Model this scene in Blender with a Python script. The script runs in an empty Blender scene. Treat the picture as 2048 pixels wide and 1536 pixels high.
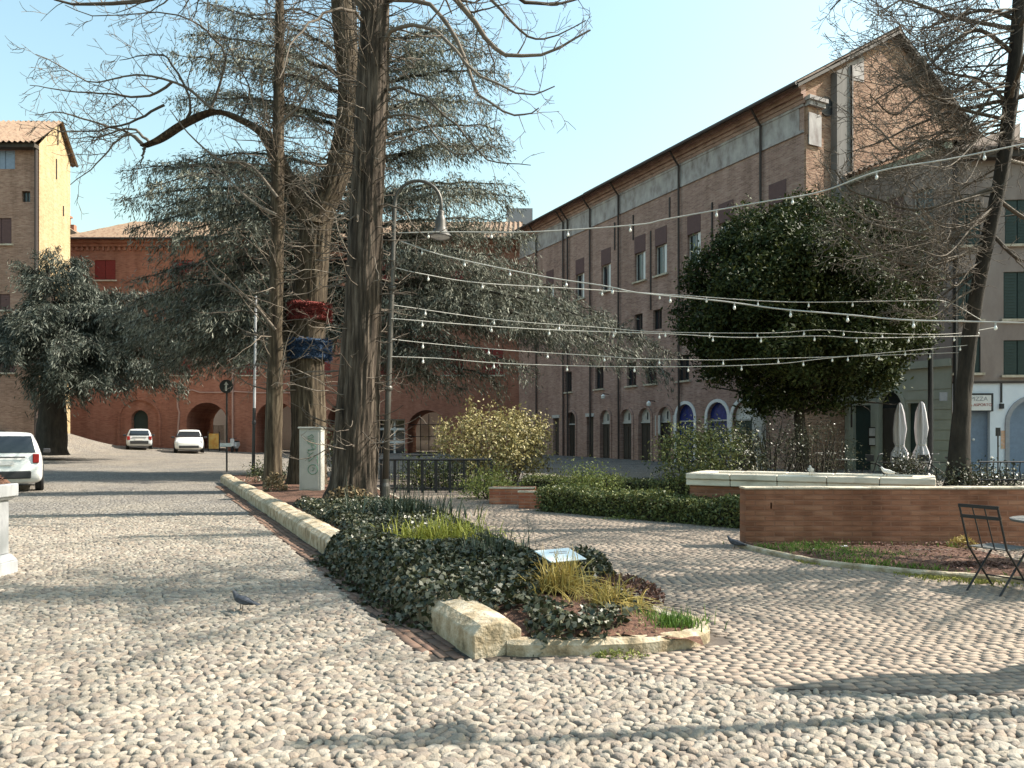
import bpy, math, random
import numpy as np
from mathutils import Vector, Matrix, noise as mnoise

# ------------------------------------------------------------------ camera, sky, sun, exposure
S = bpy.context.scene
COL = S.collection
F, CX, HZ, EYE = 1500.0, 1024.0, 872.0, 1.6
cam = bpy.data.cameras.new("camera"); camo = bpy.data.objects.new("camera", cam)
COL.objects.link(camo); S.camera = camo
cam.sensor_width = 36.0; cam.lens = 36.0 * F / 2048.0
cam.shift_y = (HZ - 768.0) / 2048.0
cam.clip_start = 0.05; cam.clip_end = 2000
camo.location = (0, 0, EYE); camo.rotation_euler = (math.radians(90), 0, 0)

SUN_EL = math.radians(43); SUN_AZ = math.radians(8)          # azimuth measured from +X towards +Y
sd = Vector((math.cos(SUN_EL) * math.cos(SUN_AZ), math.cos(SUN_EL) * math.sin(SUN_AZ), math.sin(SUN_EL)))
W = bpy.data.worlds.new("World"); S.world = W; W.use_nodes = True
wn = W.node_tree.nodes; wl = W.node_tree.links
bg = wn["Background"]; bg.inputs["Strength"].default_value = 0.115
sky = wn.new("ShaderNodeTexSky"); sky.sky_type = 'NISHITA'; sky.sun_disc = False
sky.sun_elevation = SUN_EL; sky.sun_rotation = math.radians(90) - SUN_AZ
sky.altitude = 0; sky.air_density = 2.0; sky.dust_density = 2.4; sky.ozone_density = 0.0
tint = wn.new("ShaderNodeMix"); tint.data_type = 'RGBA'; tint.blend_type = 'MULTIPLY'; tint.inputs[0].default_value = 1.0
tint.inputs[7].default_value = (0.90, 1.04, 1.05, 1)
wl.new(sky.outputs[0], tint.inputs[6]); wl.new(tint.outputs[2], bg.inputs[0])
sun = bpy.data.lights.new("sun", 'SUN'); suno = bpy.data.objects.new("sun", sun); COL.objects.link(suno)
sun.energy = 5.0; sun.angle = math.radians(0.5); sun.color = (1.0, 0.93, 0.82)
suno.rotation_euler = (-sd).to_track_quat('-Z', 'Y').to_euler(); suno.location = (40, 10, 60)
S.view_settings.view_transform = 'Standard'; S.view_settings.look = 'None'
S.view_settings.gamma = 1.0; S.view_settings.exposure = 1.12

rng = np.random.default_rng(7)
R = random.Random(11)
V = Vector
Z = V((0, 0, 1))

def sm(a, b, x):
    t = np.clip((x - a) / (b - a), 0, 1); return t * t * (3 - 2 * t)

def hgt(X, Y):
    """height of the square: flat near the viewer, rising to the far left"""
    X = np.asarray(X, float); Y = np.asarray(Y, float)
    z = sm(26, 58, Y) * 0.25
    z = z + np.maximum(-19 - X, 0) * 0.052 * sm(26, 52, Y)
    z = z + np.maximum(-27.3 - X, 0) * 0.30 * sm(34, 46, Y) * (1 - sm(51, 57, Y))
    return np.minimum(z, 2.55)

def gp(x, y, z=0.0):
    Y = F * (EYE - z) / (y - HZ); return V(((x - CX) / F * Y, Y, z))
def pt(x, y, Y):
    return V(((x - CX) / F * Y, Y, EYE - (y - HZ) / F * Y))

# ------------------------------------------------------------------ materials
def nt(name):
    m = bpy.data.materials.new(name); m.use_nodes = True
    n = m.node_tree.nodes; l = m.node_tree.links
    return m, n, l, n["Principled BSDF"]
def ramp(n, cols, pos=None):
    r = n.new("ShaderNodeValToRGB"); e = r.color_ramp.elements
    while len(e) < len(cols): e.new(0.5)
    for i, c in enumerate(cols):
        e[i].position = pos[i] if pos else i / (len(cols) - 1)
        e[i].color = (*c, 1)
    return r
def mat(name, cols, scale=3.0, stretch=(1, 1, 1), rough=0.8, bump=0.0, bscale=None, metal=0.0, detail=6, island=0.0, spec=0.3,
        pos=None, trans=0.0, alpha=None):
    """mottled surface: noise between colours, optional random offset for each loose piece"""
    m, n, l, b = nt(name)
    tc = n.new("ShaderNodeTexCoord"); mp = n.new("ShaderNodeMapping"); mp.inputs["Scale"].default_value = stretch
    l.new(tc.outputs["Object"], mp.inputs[0])
    ns = n.new("ShaderNodeTexNoise"); ns.inputs["Scale"].default_value = scale; ns.inputs["Detail"].default_value = detail
    ns.inputs["Roughness"].default_value = 0.65
    l.new(mp.outputs[0], ns.inputs["Vector"])
    fac = ns.outputs["Fac"]
    if island > 0:
        g = n.new("ShaderNodeNewGeometry"); mx = n.new("ShaderNodeMix"); mx.inputs[0].default_value = island
        l.new(fac, mx.inputs[2]); l.new(g.outputs["Random Per Island"], mx.inputs[3]); fac = mx.outputs[0]
        r = ramp(n, cols, pos)
    else:
        k = len(cols)
        r = ramp(n, cols, pos or [0.3 + 0.4 * i / max(k - 1, 1) for i in range(k)])
    l.new(fac, r.inputs[0]); l.new(r.outputs[0], b.inputs["Base Color"])
    b.inputs["Roughness"].default_value = rough; b.inputs["Metallic"].default_value = metal
    b.inputs["Specular IOR Level"].default_value = spec
    if bump > 0:
        bn = n.new("ShaderNodeBump"); bn.inputs["Strength"].default_value = bump; bn.inputs["Distance"].default_value = 0.03
        if bscale:
            n2 = n.new("ShaderNodeTexNoise"); n2.inputs["Scale"].default_value = bscale; n2.inputs["Detail"].default_value = 5
            l.new(mp.outputs[0], n2.inputs["Vector"]); l.new(n2.outputs["Fac"], bn.inputs["Height"])
        else:
            l.new(ns.outputs["Fac"], bn.inputs["Height"])
        l.new(bn.outputs[0], b.inputs["Normal"])
    if trans > 0:
        tb = n.new("ShaderNodeBsdfTranslucent"); ms = n.new("ShaderNodeMixShader"); ms.inputs[0].default_value = trans
        l.new(r.outputs[0], tb.inputs[0]); l.new(b.outputs[0], ms.inputs[1]); l.new(tb.outputs[0], ms.inputs[2])
        l.new(ms.outputs[0], n["Material Output"].inputs[0])
    return m

def brick_mat(name, cols, mortar, ang=0.0, scale=1.0, bump=0.5, rough=0.9, stain=0.5):
    """old weathered brick: rows of bricks, colour drifting in large patches; wall runs along ang in plan"""
    m, n, l, b = nt(name)
    tc = n.new("ShaderNodeTexCoord"); mp = n.new("ShaderNodeMapping"); mp.vector_type = 'POINT'
    mp.inputs["Rotation"].default_value = (0, 0, -ang); l.new(tc.outputs["Object"], mp.inputs[0])
    sp = n.new("ShaderNodeSeparateXYZ"); l.new(mp.outputs[0], sp.inputs[0])
    cb = n.new("ShaderNodeCombineXYZ"); l.new(sp.outputs[0], cb.inputs[0]); l.new(sp.outputs[2], cb.inputs[1])
    br = n.new("ShaderNodeTexBrick"); br.inputs["Scale"].default_value = scale
    br.inputs["Brick Width"].default_value = 0.28; br.inputs["Row Height"].default_value = 0.075
    br.inputs["Mortar Size"].default_value = 0.012; br.inputs["Mortar Smooth"].default_value = 0.3
    br.inputs["Color1"].default_value = (0, 0, 0, 1); br.inputs["Color2"].default_value = (1, 1, 1, 1)
    br.inputs["Mortar"].default_value = (0.5, 0.5, 0.5, 1)
    l.new(cb.outputs[0], br.inputs["Vector"])
    n1 = n.new("ShaderNodeTexNoise"); n1.inputs["Scale"].default_value = 0.55; n1.inputs["Detail"].default_value = 8; n1.inputs["Roughness"].default_value = 0.7
    mp2 = n.new("ShaderNodeMapping"); mp2.inputs["Scale"].default_value = (1, 1, 2.2); l.new(tc.outputs["Object"], mp2.inputs[0])
    l.new(mp2.outputs[0], n1.inputs["Vector"])
    n3 = n.new("ShaderNodeTexNoise"); n3.inputs["Scale"].default_value = 5; n3.inputs["Detail"].default_value = 6
    mp3 = n.new("ShaderNodeMapping"); mp3.inputs["Scale"].default_value = (0.7, 0.7, 3.0); l.new(tc.outputs["Object"], mp3.inputs[0])
    l.new(mp3.outputs[0], n3.inputs["Vector"])
    mx = n.new("ShaderNodeMix"); mx.inputs[0].default_value = 0.5
    l.new(n1.outputs["Fac"], mx.inputs[2]); l.new(n3.outputs["Fac"], mx.inputs[3])
    mxb = n.new("ShaderNodeMix"); mxb.inputs[0].default_value = 0.16
    l.new(mx.outputs[0], mxb.inputs[2]); l.new(br.outputs["Color"], mxb.inputs[3])
    r = ramp(n, cols, [0.38 + 0.26 * i / (len(cols) - 1) for i in range(len(cols))]); l.new(mxb.outputs[0], r.inputs[0])
    mm = n.new("ShaderNodeMix"); mm.data_type = 'RGBA'; l.new(r.outputs[0], mm.inputs[6]); mm.inputs[7].default_value = (*mortar, 1)
    fm = n.new("ShaderNodeMath"); fm.operation = 'MULTIPLY'; fm.inputs[1].default_value = 0.6
    l.new(br.outputs["Fac"], fm.inputs[0]); l.new(fm.outputs[0], mm.inputs[0])
    # vertical weather stains
    n4 = n.new("ShaderNodeTexNoise"); n4.inputs["Scale"].default_value = 1.2; n4.inputs["Detail"].default_value = 6
    mp4 = n.new("ShaderNodeMapping"); mp4.inputs["Scale"].default_value = (1.5, 1.5, 0.12); l.new(tc.outputs["Object"], mp4.inputs[0])
    l.new(mp4.outputs[0], n4.inputs["Vector"])
    r4 = ramp(n, [(0.55, 0.53, 0.5), (1, 1, 1)], [0.36, 0.58]); l.new(n4.outputs["Fac"], r4.inputs[0])
    ml = n.new("ShaderNodeMix"); ml.data_type = 'RGBA'; ml.blend_type = 'MULTIPLY'; ml.inputs[0].default_value = stain
    l.new(mm.outputs[2], ml.inputs[6]); l.new(r4.outputs[0], ml.inputs[7])
    l.new(ml.outputs[2], b.inputs["Base Color"]); b.inputs["Roughness"].default_value = rough
    b.inputs["Specular IOR Level"].default_value = 0.15
    bn = n.new("ShaderNodeBump"); bn.inputs["Strength"].default_value = bump; bn.inputs["Distance"].default_value = 0.03
    ad = n.new("ShaderNodeMath"); ad.operation = 'SUBTRACT'; l.new(n3.outputs["Fac"], ad.inputs[0]); l.new(br.outputs["Fac"], ad.inputs[1])
    l.new(ad.outputs[0], bn.inputs["Height"]); l.new(bn.outputs[0], b.inputs["Normal"])
    return m

def flat(name, c, rough=0.6, metal=0.0, spec=0.4, var=0.12):
    c2 = tuple(max(0, x * (1 - var)) for x in c); c3 = tuple(min(1, x * (1 + var)) for x in c)
    return mat(name, [c2, c3], scale=6, rough=rough, metal=metal, spec=spec, bump=0.05)

def glass_mat(name, c=(0.02, 0.025, 0.03)):
    m, n, l, b = nt(name)
    b.inputs["Base Color"].default_value = (*c, 1); b.inputs["Roughness"].default_value = 0.08
    b.inputs["Specular IOR Level"].default_value = 0.6
    tc = n.new("ShaderNodeTexCoord"); ns = n.new("ShaderNodeTexNoise"); ns.inputs["Scale"].default_value = 1.7
    l.new(tc.outputs["Object"], ns.inputs["Vector"])
    bn = n.new("ShaderNodeBump"); bn.inputs["Strength"].default_value = 0.08; l.new(ns.outputs["Fac"], bn.inputs["Height"])
    l.new(bn.outputs[0], b.inputs["Normal"])
    return m

def ground_mat():
    m, n, l, b = nt("cobbled_ground")
    tc = n.new("ShaderNodeTexCoord")
    def vor(scale, feat):
        v = n.new("ShaderNodeTexVoronoi"); v.inputs["Scale"].default_value = scale; v.feature = feat
        l.new(tc.outputs["Object"], v.inputs["Vector"]); return v
    v1 = vor(10.0, 'F1'); v2 = vor(10.0, 'DISTANCE_TO_EDGE')
    sx = n.new("ShaderNodeSeparateColor"); l.new(v1.outputs["Color"], sx.inputs[0])
    r1 = ramp(n, [(0.23, 0.205, 0.18), (0.30, 0.27, 0.23), (0.35, 0.32, 0.28), (0.27, 0.25, 0.225)]); l.new(sx.outputs[0], r1.inputs[0])
    r2 = ramp(n, [(0.11, 0.09, 0.08), (1, 1, 1)], [0.0, 0.12]); l.new(v2.outputs["Distance"], r2.inputs[0])
    mu = n.new("ShaderNodeMix"); mu.data_type = 'RGBA'; mu.blend_type = 'MULTIPLY'; mu.inputs[0].default_value = 0.8
    l.new(r1.outputs[0], mu.inputs[6]); l.new(r2.outputs[0], mu.inputs[7])
    ns = n.new("ShaderNodeTexNoise"); ns.inputs["Scale"].default_value = 0.5; ns.inputs["Detail"].default_value = 7
    l.new(tc.outputs["Object"], ns.inputs["Vector"])
    r3 = ramp(n, [(0.72, 0.72, 0.74), (1.0, 0.97, 0.92)], [0.35, 0.65]); l.new(ns.outputs["Fac"], r3.inputs[0])
    m2 = n.new("ShaderNodeMix"); m2.data_type = 'RGBA'; m2.blend_type = 'MULTIPLY'; m2.inputs[0].default_value = 0.8
    l.new(mu.outputs[2], m2.inputs[6]); l.new(r3.outputs[0], m2.inputs[7])
    # sandy bedding where the loose river cobbles are laid
    sp = n.new("ShaderNodeSeparateXYZ"); l.new(tc.outputs["Object"], sp.inputs[0])
    mr = n.new("ShaderNodeMapRange"); mr.inputs[1].default_value = 13.0; mr.inputs[2].default_value = 15.5; mr.inputs[3].default_value = 1; mr.inputs[4].default_value = 0
    l.new(sp.outputs[1], mr.inputs[0])
    m3 = n.new("ShaderNodeMix"); m3.data_type = 'RGBA'; l.new(mr.outputs[0], m3.inputs[0]); l.new(m2.outputs[2], m3.inputs[6])
    m3.inputs[7].default_value = (0.075, 0.062, 0.05, 1)
    l.new(m3.outputs[2], b.inputs["Base Color"]); b.inputs["Roughness"].default_value = 0.75; b.inputs["Specular IOR Level"].default_value = 0.2
    bn = n.new("ShaderNodeBump"); bn.inputs["Strength"].default_value = 0.9; bn.inputs["Distance"].default_value = 0.03
    rb = ramp(n, [(0, 0, 0), (0.8, 0.8, 0.8), (1, 1, 1)], [0, 0.2, 0.45]); l.new(v2.outputs["Distance"], rb.inputs[0])
    l.new(rb.outputs[0], bn.inputs["Height"]); l.new(bn.outputs[0], b.inputs["Normal"])
    return m

def paint_mat(name, c):
    m, n, l, b = nt(name)
    b.inputs["Base Color"].default_value = (*c, 1); b.inputs["Roughness"].default_value = 0.3
    b.inputs["Coat Weight"].default_value = 0.5; b.inputs["Coat Roughness"].default_value = 0.08
    tc = n.new("ShaderNodeTexCoord"); ns = n.new("ShaderNodeTexNoise"); ns.inputs["Scale"].default_value = 2.0
    l.new(tc.outputs["Object"], ns.inputs["Vector"])
    mr = n.new("ShaderNodeMapRange"); mr.inputs[3].default_value = 0.25; mr.inputs[4].default_value = 0.45
    l.new(ns.outputs["Fac"], mr.inputs[0]); l.new(mr.outputs[0], b.inputs["Roughness"])
    return m

AA = math.atan2(0.8886, -0.4586)        # direction the street and the long building run
M = {}
M['ground'] = ground_mat()
M['pebble'] = mat('river_cobble', [(0.11, 0.096, 0.083), (0.22, 0.187, 0.15), (0.275, 0.234, 0.185), (0.325, 0.288, 0.238), (0.18, 0.153, 0.13), (0.26, 0.206, 0.16), (0.24, 0.22, 0.19)],
                  scale=16, island=0.72, rough=0.72, bump=0.35, bscale=70, spec=0.25)
M['paver'] = mat('paving_brick', [(0.17, 0.137, 0.112), (0.265, 0.212, 0.172), (0.315, 0.26, 0.21), (0.215, 0.185, 0.162)], scale=30, island=0.5, rough=0.95, bump=0.3, bscale=120, spec=0.08)
M['joint'] = mat('joint_sand', [(0.075, 0.06, 0.05), (0.14, 0.115, 0.095)], scale=12, rough=1, bump=0.3)
M['strip'] = brick_mat('strip_brick', [(0.18, 0.11, 0.085), (0.27, 0.17, 0.12)], (0.12, 0.09, 0.07), AA)
M['soil'] = mat('red_soil', [(0.045, 0.026, 0.018), (0.12, 0.062, 0.042), (0.20, 0.11, 0.07)], scale=22, rough=1, bump=1.0)
M['brickA'] = brick_mat('old_brick', [(0.27, 0.165, 0.135), (0.39, 0.245, 0.20), (0.48, 0.33, 0.27)], (0.42, 0.32, 0.28), AA, stain=0.45)
M['brickG'] = brick_mat('gable_brick', [(0.22, 0.12, 0.08), (0.38, 0.225, 0.155), (0.48, 0.32, 0.225)], (0.42, 0.32, 0.25), AA + math.pi / 2, bump=1.0, stain=0.4)
M['brickR'] = brick_mat('red_brick', [(0.25, 0.10, 0.068), (0.335, 0.142, 0.095), (0.39, 0.185, 0.125)], (0.32, 0.17, 0.12), 0, bump=0.3, stain=0.45)
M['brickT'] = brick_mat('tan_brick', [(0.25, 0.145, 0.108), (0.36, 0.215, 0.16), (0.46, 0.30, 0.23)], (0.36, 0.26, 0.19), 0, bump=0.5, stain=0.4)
M['brickY'] = brick_mat('sunlit_brick', [(0.33, 0.235, 0.125), (0.44, 0.325, 0.185), (0.50, 0.39, 0.24)], (0.40, 0.31, 0.2), AA, bump=0.4, stain=0.3)  # the sun's yellow on the tower gable is put into this brick colour
M['wallbrick'] = brick_mat('garden_wall_brick', [(0.19, 0.085, 0.053), (0.29, 0.13, 0.078), (0.36, 0.18, 0.112)], (0.27, 0.145, 0.098), 0, bump=0.6, stain=0.6)
M['plaster_grey'] = mat('grey_plaster', [(0.22, 0.18, 0.17), (0.38, 0.345, 0.335), (0.50, 0.465, 0.445)], scale=2.2, stretch=(1, 1, 0.5), rough=0.95, bump=0.1)
M['plaster_flue'] = mat('shaded_plaster', [(0.16, 0.15, 0.14), (0.24, 0.22, 0.21)], scale=1.5, stretch=(2, 2, 0.3), rough=0.95, bump=0.1)  # plaster tone darkened to carry the shade on the flue
M['plaster_cream'] = mat('cream_plaster', [(0.30, 0.31, 0.25), (0.40, 0.40, 0.33)], scale=1.2, stretch=(1, 1, 0.6), rough=0.95, bump=0.1)
M['plaster_pink'] = mat('pink_plaster', [(0.22, 0.17, 0.15), (0.32, 0.26, 0.23)], scale=1.3, stretch=(1, 1, 0.5), rough=0.95, bump=0.15)
M['plaster_white'] = mat('white_plaster', [(0.62, 0.66, 0.72), (0.74, 0.77, 0.82)], scale=1.0, rough=0.9, bump=0.05)
M['stone'] = mat('pale_stone', [(0.34, 0.28, 0.20), (0.50, 0.43, 0.33), (0.60, 0.54, 0.44)], scale=5, rough=0.85, bump=0.4, bscale=25)
M['stone_lichen'] = mat('lichen_stone', [(0.12, 0.10, 0.065), (0.32, 0.25, 0.16), (0.44, 0.37, 0.27), (0.52, 0.45, 0.35)], scale=6, rough=0.9, bump=0.6, bscale=30)
M['marble'] = mat('white_marble', [(0.40, 0.34, 0.26), (0.60, 0.53, 0.43), (0.70, 0.635, 0.53)], scale=2.0, stretch=(1, 1, 2.5), rough=0.55, bump=0.1)
M['greymarble'] = mat('weathered_marble', [(0.22, 0.22, 0.23), (0.36, 0.36, 0.37), (0.44, 0.44, 0.45)], scale=2.5, stretch=(2, 2, 0.6), rough=0.6, bump=0.15)
M['tile'] = mat('roof_tile', [(0.11, 0.068, 0.05), (0.20, 0.132, 0.092), (0.25, 0.178, 0.125), (0.165, 0.128, 0.10)], scale=3.5, stretch=(1, 1, 1), rough=0.9, bump=0.4, bscale=14)
M['tile_dark'] = mat('mossy_tile', [(0.09, 0.065, 0.05), (0.17, 0.12, 0.09), (0.22, 0.17, 0.13)], scale=3.5, rough=0.95, bump=0.4, bscale=14)
M['wood_dark'] = mat('dark_wood', [(0.035, 0.028, 0.022), (0.07, 0.055, 0.045)], scale=4, stretch=(1, 1, 0.2), rough=0.7)
M['green_dark'] = flat('dark_green_shutter', (0.025, 0.045, 0.04), 0.6)
M['shut_purple'] = flat('brown_purple_shutter', (0.125, 0.07, 0.066), 0.8)
M['shut_red'] = flat('red_shutter', (0.20, 0.025, 0.02), 0.6)
M['shut_blue'] = flat('grey_blue_shutter', (0.26, 0.32, 0.42), 0.6)
M['roller'] = flat('slate_blue_roller', (0.16, 0.21, 0.29), 0.5)
M['white_paint'] = flat('white_paint', (0.72, 0.71, 0.69), 0.6, var=0.06)
M['offwhite'] = flat('dirty_white', (0.48, 0.46, 0.43), 0.75, var=0.2)
M['blue_panel'] = mat('blue_panel', [(0.012, 0.022, 0.12), (0.03, 0.055, 0.28)], scale=7, rough=0.4)
M['glass'] = glass_mat('window_glass')
M['iron'] = flat('dark_iron', (0.028, 0.028, 0.03), 0.5, 0.3)
M['lamp_iron'] = flat('lamp_iron', (0.10, 0.092, 0.082), 0.5, 0.4)
M['pipe'] = flat('copper_pipe', (0.045, 0.032, 0.028), 0.6)
M['pale_pipe'] = flat('pale_pipe', (0.42, 0.26, 0.21), 0.7)
M['bark'] = mat('furrowed_bark', [(0.012, 0.009, 0.007), (0.06, 0.045, 0.033), (0.17, 0.135, 0.105)], scale=9, stretch=(1.3, 1.3, 0.12), rough=0.95, bump=1.0)
M['bark_moss'] = mat('brown_bark', [(0.014, 0.010, 0.007), (0.06, 0.044, 0.028), (0.14, 0.11, 0.075)], scale=9, stretch=(1.3, 1.3, 0.14), rough=0.95, bump=0.9)
M['twig'] = mat('twig_bark', [(0.035, 0.026, 0.02), (0.09, 0.068, 0.05), (0.17, 0.135, 0.10)], scale=1.5, rough=0.9, island=0.6)
M['twig_pale'] = mat('pale_twig', [(0.05, 0.04, 0.032), (0.13, 0.105, 0.082), (0.26, 0.22, 0.18)], scale=1.5, rough=0.9, island=0.6)
M['bark_dark'] = mat('dark_bark', [(0.02, 0.017, 0.014), (0.055, 0.045, 0.035)], scale=6, stretch=(1, 1, 0.3), rough=0.95, bump=0.8)
M['cedar'] = mat('cedar_needles', [(0.032, 0.036, 0.026), (0.085, 0.09, 0.066), (0.20, 0.205, 0.16), (0.42, 0.42, 0.35)], scale=0.5, island=0.62, rough=0.65, trans=0.15)
M['fir'] = mat('fir_needles', [(0.016, 0.021, 0.015), (0.038, 0.047, 0.034), (0.09, 0.10, 0.078), (0.36, 0.37, 0.32)], scale=0.5, island=0.62, rough=0.65, trans=0.1)
M['magnolia'] = mat('glossy_leaf', [(0.010, 0.018, 0.008), (0.022, 0.036, 0.012), (0.055, 0.068, 0.018), (0.14, 0.14, 0.04)], scale=0.5, island=0.5, rough=0.62, spec=0.2, trans=0.12)
M['ivy'] = mat('ivy_leaf', [(0.012, 0.017, 0.008), (0.030, 0.037, 0.015), (0.065, 0.068, 0.034), (0.27, 0.245, 0.18)], scale=2, island=0.72, rough=0.40, spec=0.42, trans=0.08)  # palest leaf tone imitates glints on the leaves
M['hedge'] = mat('hedge_leaf', [(0.022, 0.034, 0.012), (0.06, 0.08, 0.025), (0.15, 0.165, 0.05), (0.31, 0.30, 0.12)], scale=1.5, island=0.7, rough=0.45, trans=0.15)
M['limehedge'] = mat('lime_leaf', [(0.06, 0.085, 0.02), (0.14, 0.17, 0.04), (0.27, 0.29, 0.08), (0.38, 0.38, 0.16)], scale=1.5, island=0.7, rough=0.5, trans=0.2)
M['yellowshrub'] = mat('yellow_leaf', [(0.07, 0.058, 0.022), (0.19, 0.16, 0.06), (0.35, 0.30, 0.125), (0.52, 0.46, 0.28)], scale=1.5, island=0.75, rough=0.55, trans=0.2)
M['drygrass'] = mat('straw_blade', [(0.22, 0.15, 0.04), (0.42, 0.31, 0.08), (0.56, 0.46, 0.17)], scale=2, island=0.8, rough=0.6, trans=0.2)
M['limegrass'] = mat('lime_blade', [(0.14, 0.15, 0.02), (0.34, 0.34, 0.05), (0.50, 0.47, 0.12)], scale=2, island=0.8, rough=0.6, trans=0.25)
M['grass'] = mat('grass_blade', [(0.035, 0.075, 0.012), (0.09, 0.17, 0.025), (0.19, 0.28, 0.06)], scale=2, island=0.8, rough=0.6, trans=0.25)
M['spike'] = mat('spiky_leaf', [(0.018, 0.026, 0.015), (0.045, 0.06, 0.035), (0.16, 0.18, 0.12)], scale=2, island=0.8, rough=0.4, trans=0.1)
M['deadleaf'] = mat('dead_leaf', [(0.05, 0.028, 0.02), (0.12, 0.06, 0.045), (0.22, 0.12, 0.09)], scale=2, island=0.8, rough=0.8, trans=0.05)
M['moss'] = mat('moss', [(0.16, 0.16, 0.03), (0.34, 0.33, 0.10)], scale=20, rough=1, bump=0.5, island=0.6)
M['car_white'] = paint_mat('white_car_paint', (0.74, 0.74, 0.72))
M['car_silver'] = paint_mat('silver_car_paint', (0.50, 0.51, 0.51))
M['rubber'] = flat('tyre_rubber', (0.02, 0.02, 0.021), 0.85)
M['rim'] = flat('alloy', (0.35, 0.35, 0.36), 0.35, 0.7)
M['tail'] = flat('red_lens', (0.25, 0.015, 0.015), 0.2)
M['lens'] = flat('clear_lens', (0.55, 0.57, 0.6), 0.15)
M['plastic'] = flat('black_plastic', (0.025, 0.025, 0.027), 0.6)
M['cabinet'] = mat('cabinet_grey', [(0.34, 0.335, 0.30), (0.46, 0.455, 0.42)], scale=2.5, stretch=(1, 1, 0.5), rough=0.6, bump=0.05)
M['graffiti'] = flat('green_spray', (0.10, 0.22, 0.15), 0.7)
M['knit_red'] = mat('red_knit', [(0.045, 0.012, 0.011), (0.16, 0.030, 0.026), (0.27, 0.085, 0.07)], scale=30, rough=1, bump=1.0)
M['knit_blue'] = mat('blue_knit', [(0.012, 0.02, 0.04), (0.026, 0.05, 0.10), (0.075, 0.12, 0.18)], scale=30, rough=1, bump=1.0)
M['cable'] = flat('pale_cable', (0.46, 0.44, 0.40), 0.6)
M['bulb'] = flat('frosted_bulb', (0.80, 0.79, 0.74), 0.25, spec=0.6, var=0.05)
M['pigeon'] = mat('pigeon_feathers', [(0.02, 0.022, 0.028), (0.05, 0.055, 0.065), (0.10, 0.10, 0.12)], scale=14, rough=0.6)
M['gull'] = mat('pale_feathers', [(0.5, 0.5, 0.5), (0.78, 0.77, 0.74)], scale=10, rough=0.8)
M['beak'] = flat('beak', (0.12, 0.09, 0.06), 0.5)
M['cloth'] = mat('umbrella_cloth', [(0.46, 0.43, 0.45), (0.66, 0.63, 0.64)], scale=5, stretch=(1, 1, 0.2), rough=0.95, bump=0.3)
M['signwhite'] = flat('sign_white', (0.68, 0.66, 0.64), 0.5, var=0.05)
M['signgrey'] = flat('sign_grey', (0.28, 0.28, 0.30), 0.6)
M['signred'] = flat('sign_red', (0.30, 0.04, 0.03), 0.6)
M['plate'] = mat('info_plate', [(0.62, 0.68, 0.70), (0.74, 0.79, 0.80)], scale=4, rough=0.25, spec=0.6)
M['yellow'] = mat('yellow_print', [(0.40, 0.14, 0.03), (0.50, 0.30, 0.07), (0.52, 0.40, 0.16)], scale=3, rough=0.5)
M['terracotta'] = brick_mat('planter_brick', [(0.30, 0.10, 0.06), (0.42, 0.16, 0.09), (0.50, 0.24, 0.15)], (0.35, 0.22, 0.16), 0, bump=0.6)
M['table_grey'] = flat('table_grey', (0.17, 0.165, 0.155), 0.8, spec=.15)
M['rock'] = mat('white_rock', [(0.45, 0.45, 0.44), (0.72, 0.71, 0.69)], scale=8, rough=0.8, bump=0.4)
M['dryleaf'] = mat('pale_dead_leaf', [(0.08, 0.055, 0.03), (0.22, 0.16, 0.09), (0.36, 0.28, 0.17)], scale=3, island=0.7, rough=0.85, trans=0.1)
M['stump'] = mat('pale_bark_slab', [(0.26, 0.18, 0.09), (0.46, 0.35, 0.20), (0.56, 0.46, 0.30)], scale=9, rough=0.9, bump=0.8)
M['poster'] = mat('poster_print', [(0.55, 0.5, 0.45), (0.65, 0.35, 0.22), (0.35, 0.4, 0.3)], scale=9, rough=0.6)

# ------------------------------------------------------------------ object helpers
def tag(o, label=None, cat=None, group=None, kind=None):
    if label: o["label"] = label
    if cat: o["category"] = cat
    if group: o["group"] = group
    if kind: o["kind"] = kind
    return o
def empty(name, loc, label, cat, group=None, rz=0.0):
    o = bpy.data.objects.new(name, None); COL.objects.link(o)
    o.location = loc; o.rotation_euler = (0, 0, rz); o.empty_display_size = 0.2
    return tag(o, label, cat, group)
def copy_tree(o, parent=None):
    c = o.copy(); COL.objects.link(c)
    if parent: c.parent = parent
    for ch in [x for x in bpy.data.objects if x.parent == o]: copy_tree(ch, c)
    return c
def relabel(o, label, group=None):
    o["label"] = label
    if group: o["group"] = group

def put(o, parent):
    if parent is not None:
        o.parent = parent
        if parent.type == 'EMPTY': o.matrix_parent_inverse = parent.matrix_basis.inverted()
def mesh_np(name, verts, faces, mats, parent=None, smooth=False, midx=None):
    """verts (n,3), faces (m,k) array of equal sized faces or list of lists; linked as one object (world coords if parent is an Empty)"""
    me = bpy.data.meshes.new(name)
    verts = np.asarray(verts, np.float32)
    if isinstance(faces, np.ndarray):
        k = faces.shape[1]; m = len(faces)
        me.vertices.add(len(verts)); me.vertices.foreach_set("co", verts.ravel())
        me.loops.add(m * k); me.loops.foreach_set("vertex_index", faces.astype(np.int32).ravel())
        me.polygons.add(m); me.polygons.foreach_set("loop_start", np.arange(0, m * k, k, dtype=np.int32))
        me.update(calc_edges=True)
    else:
        me.from_pydata([tuple(map(float, v)) for v in verts], [], faces)
    if not isinstance(mats, (list, tuple)): mats = [mats]
    for mm in mats: me.materials.append(mm)
    if midx is not None: me.polygons.foreach_set("material_index", np.asarray(midx, np.int32))
    if smooth: me.polygons.foreach_set("use_smooth", np.ones(len(me.polygons), bool))
    me.update()
    o = bpy.data.objects.new(name, me); COL.objects.link(o)
    put(o, parent)
    return o

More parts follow.
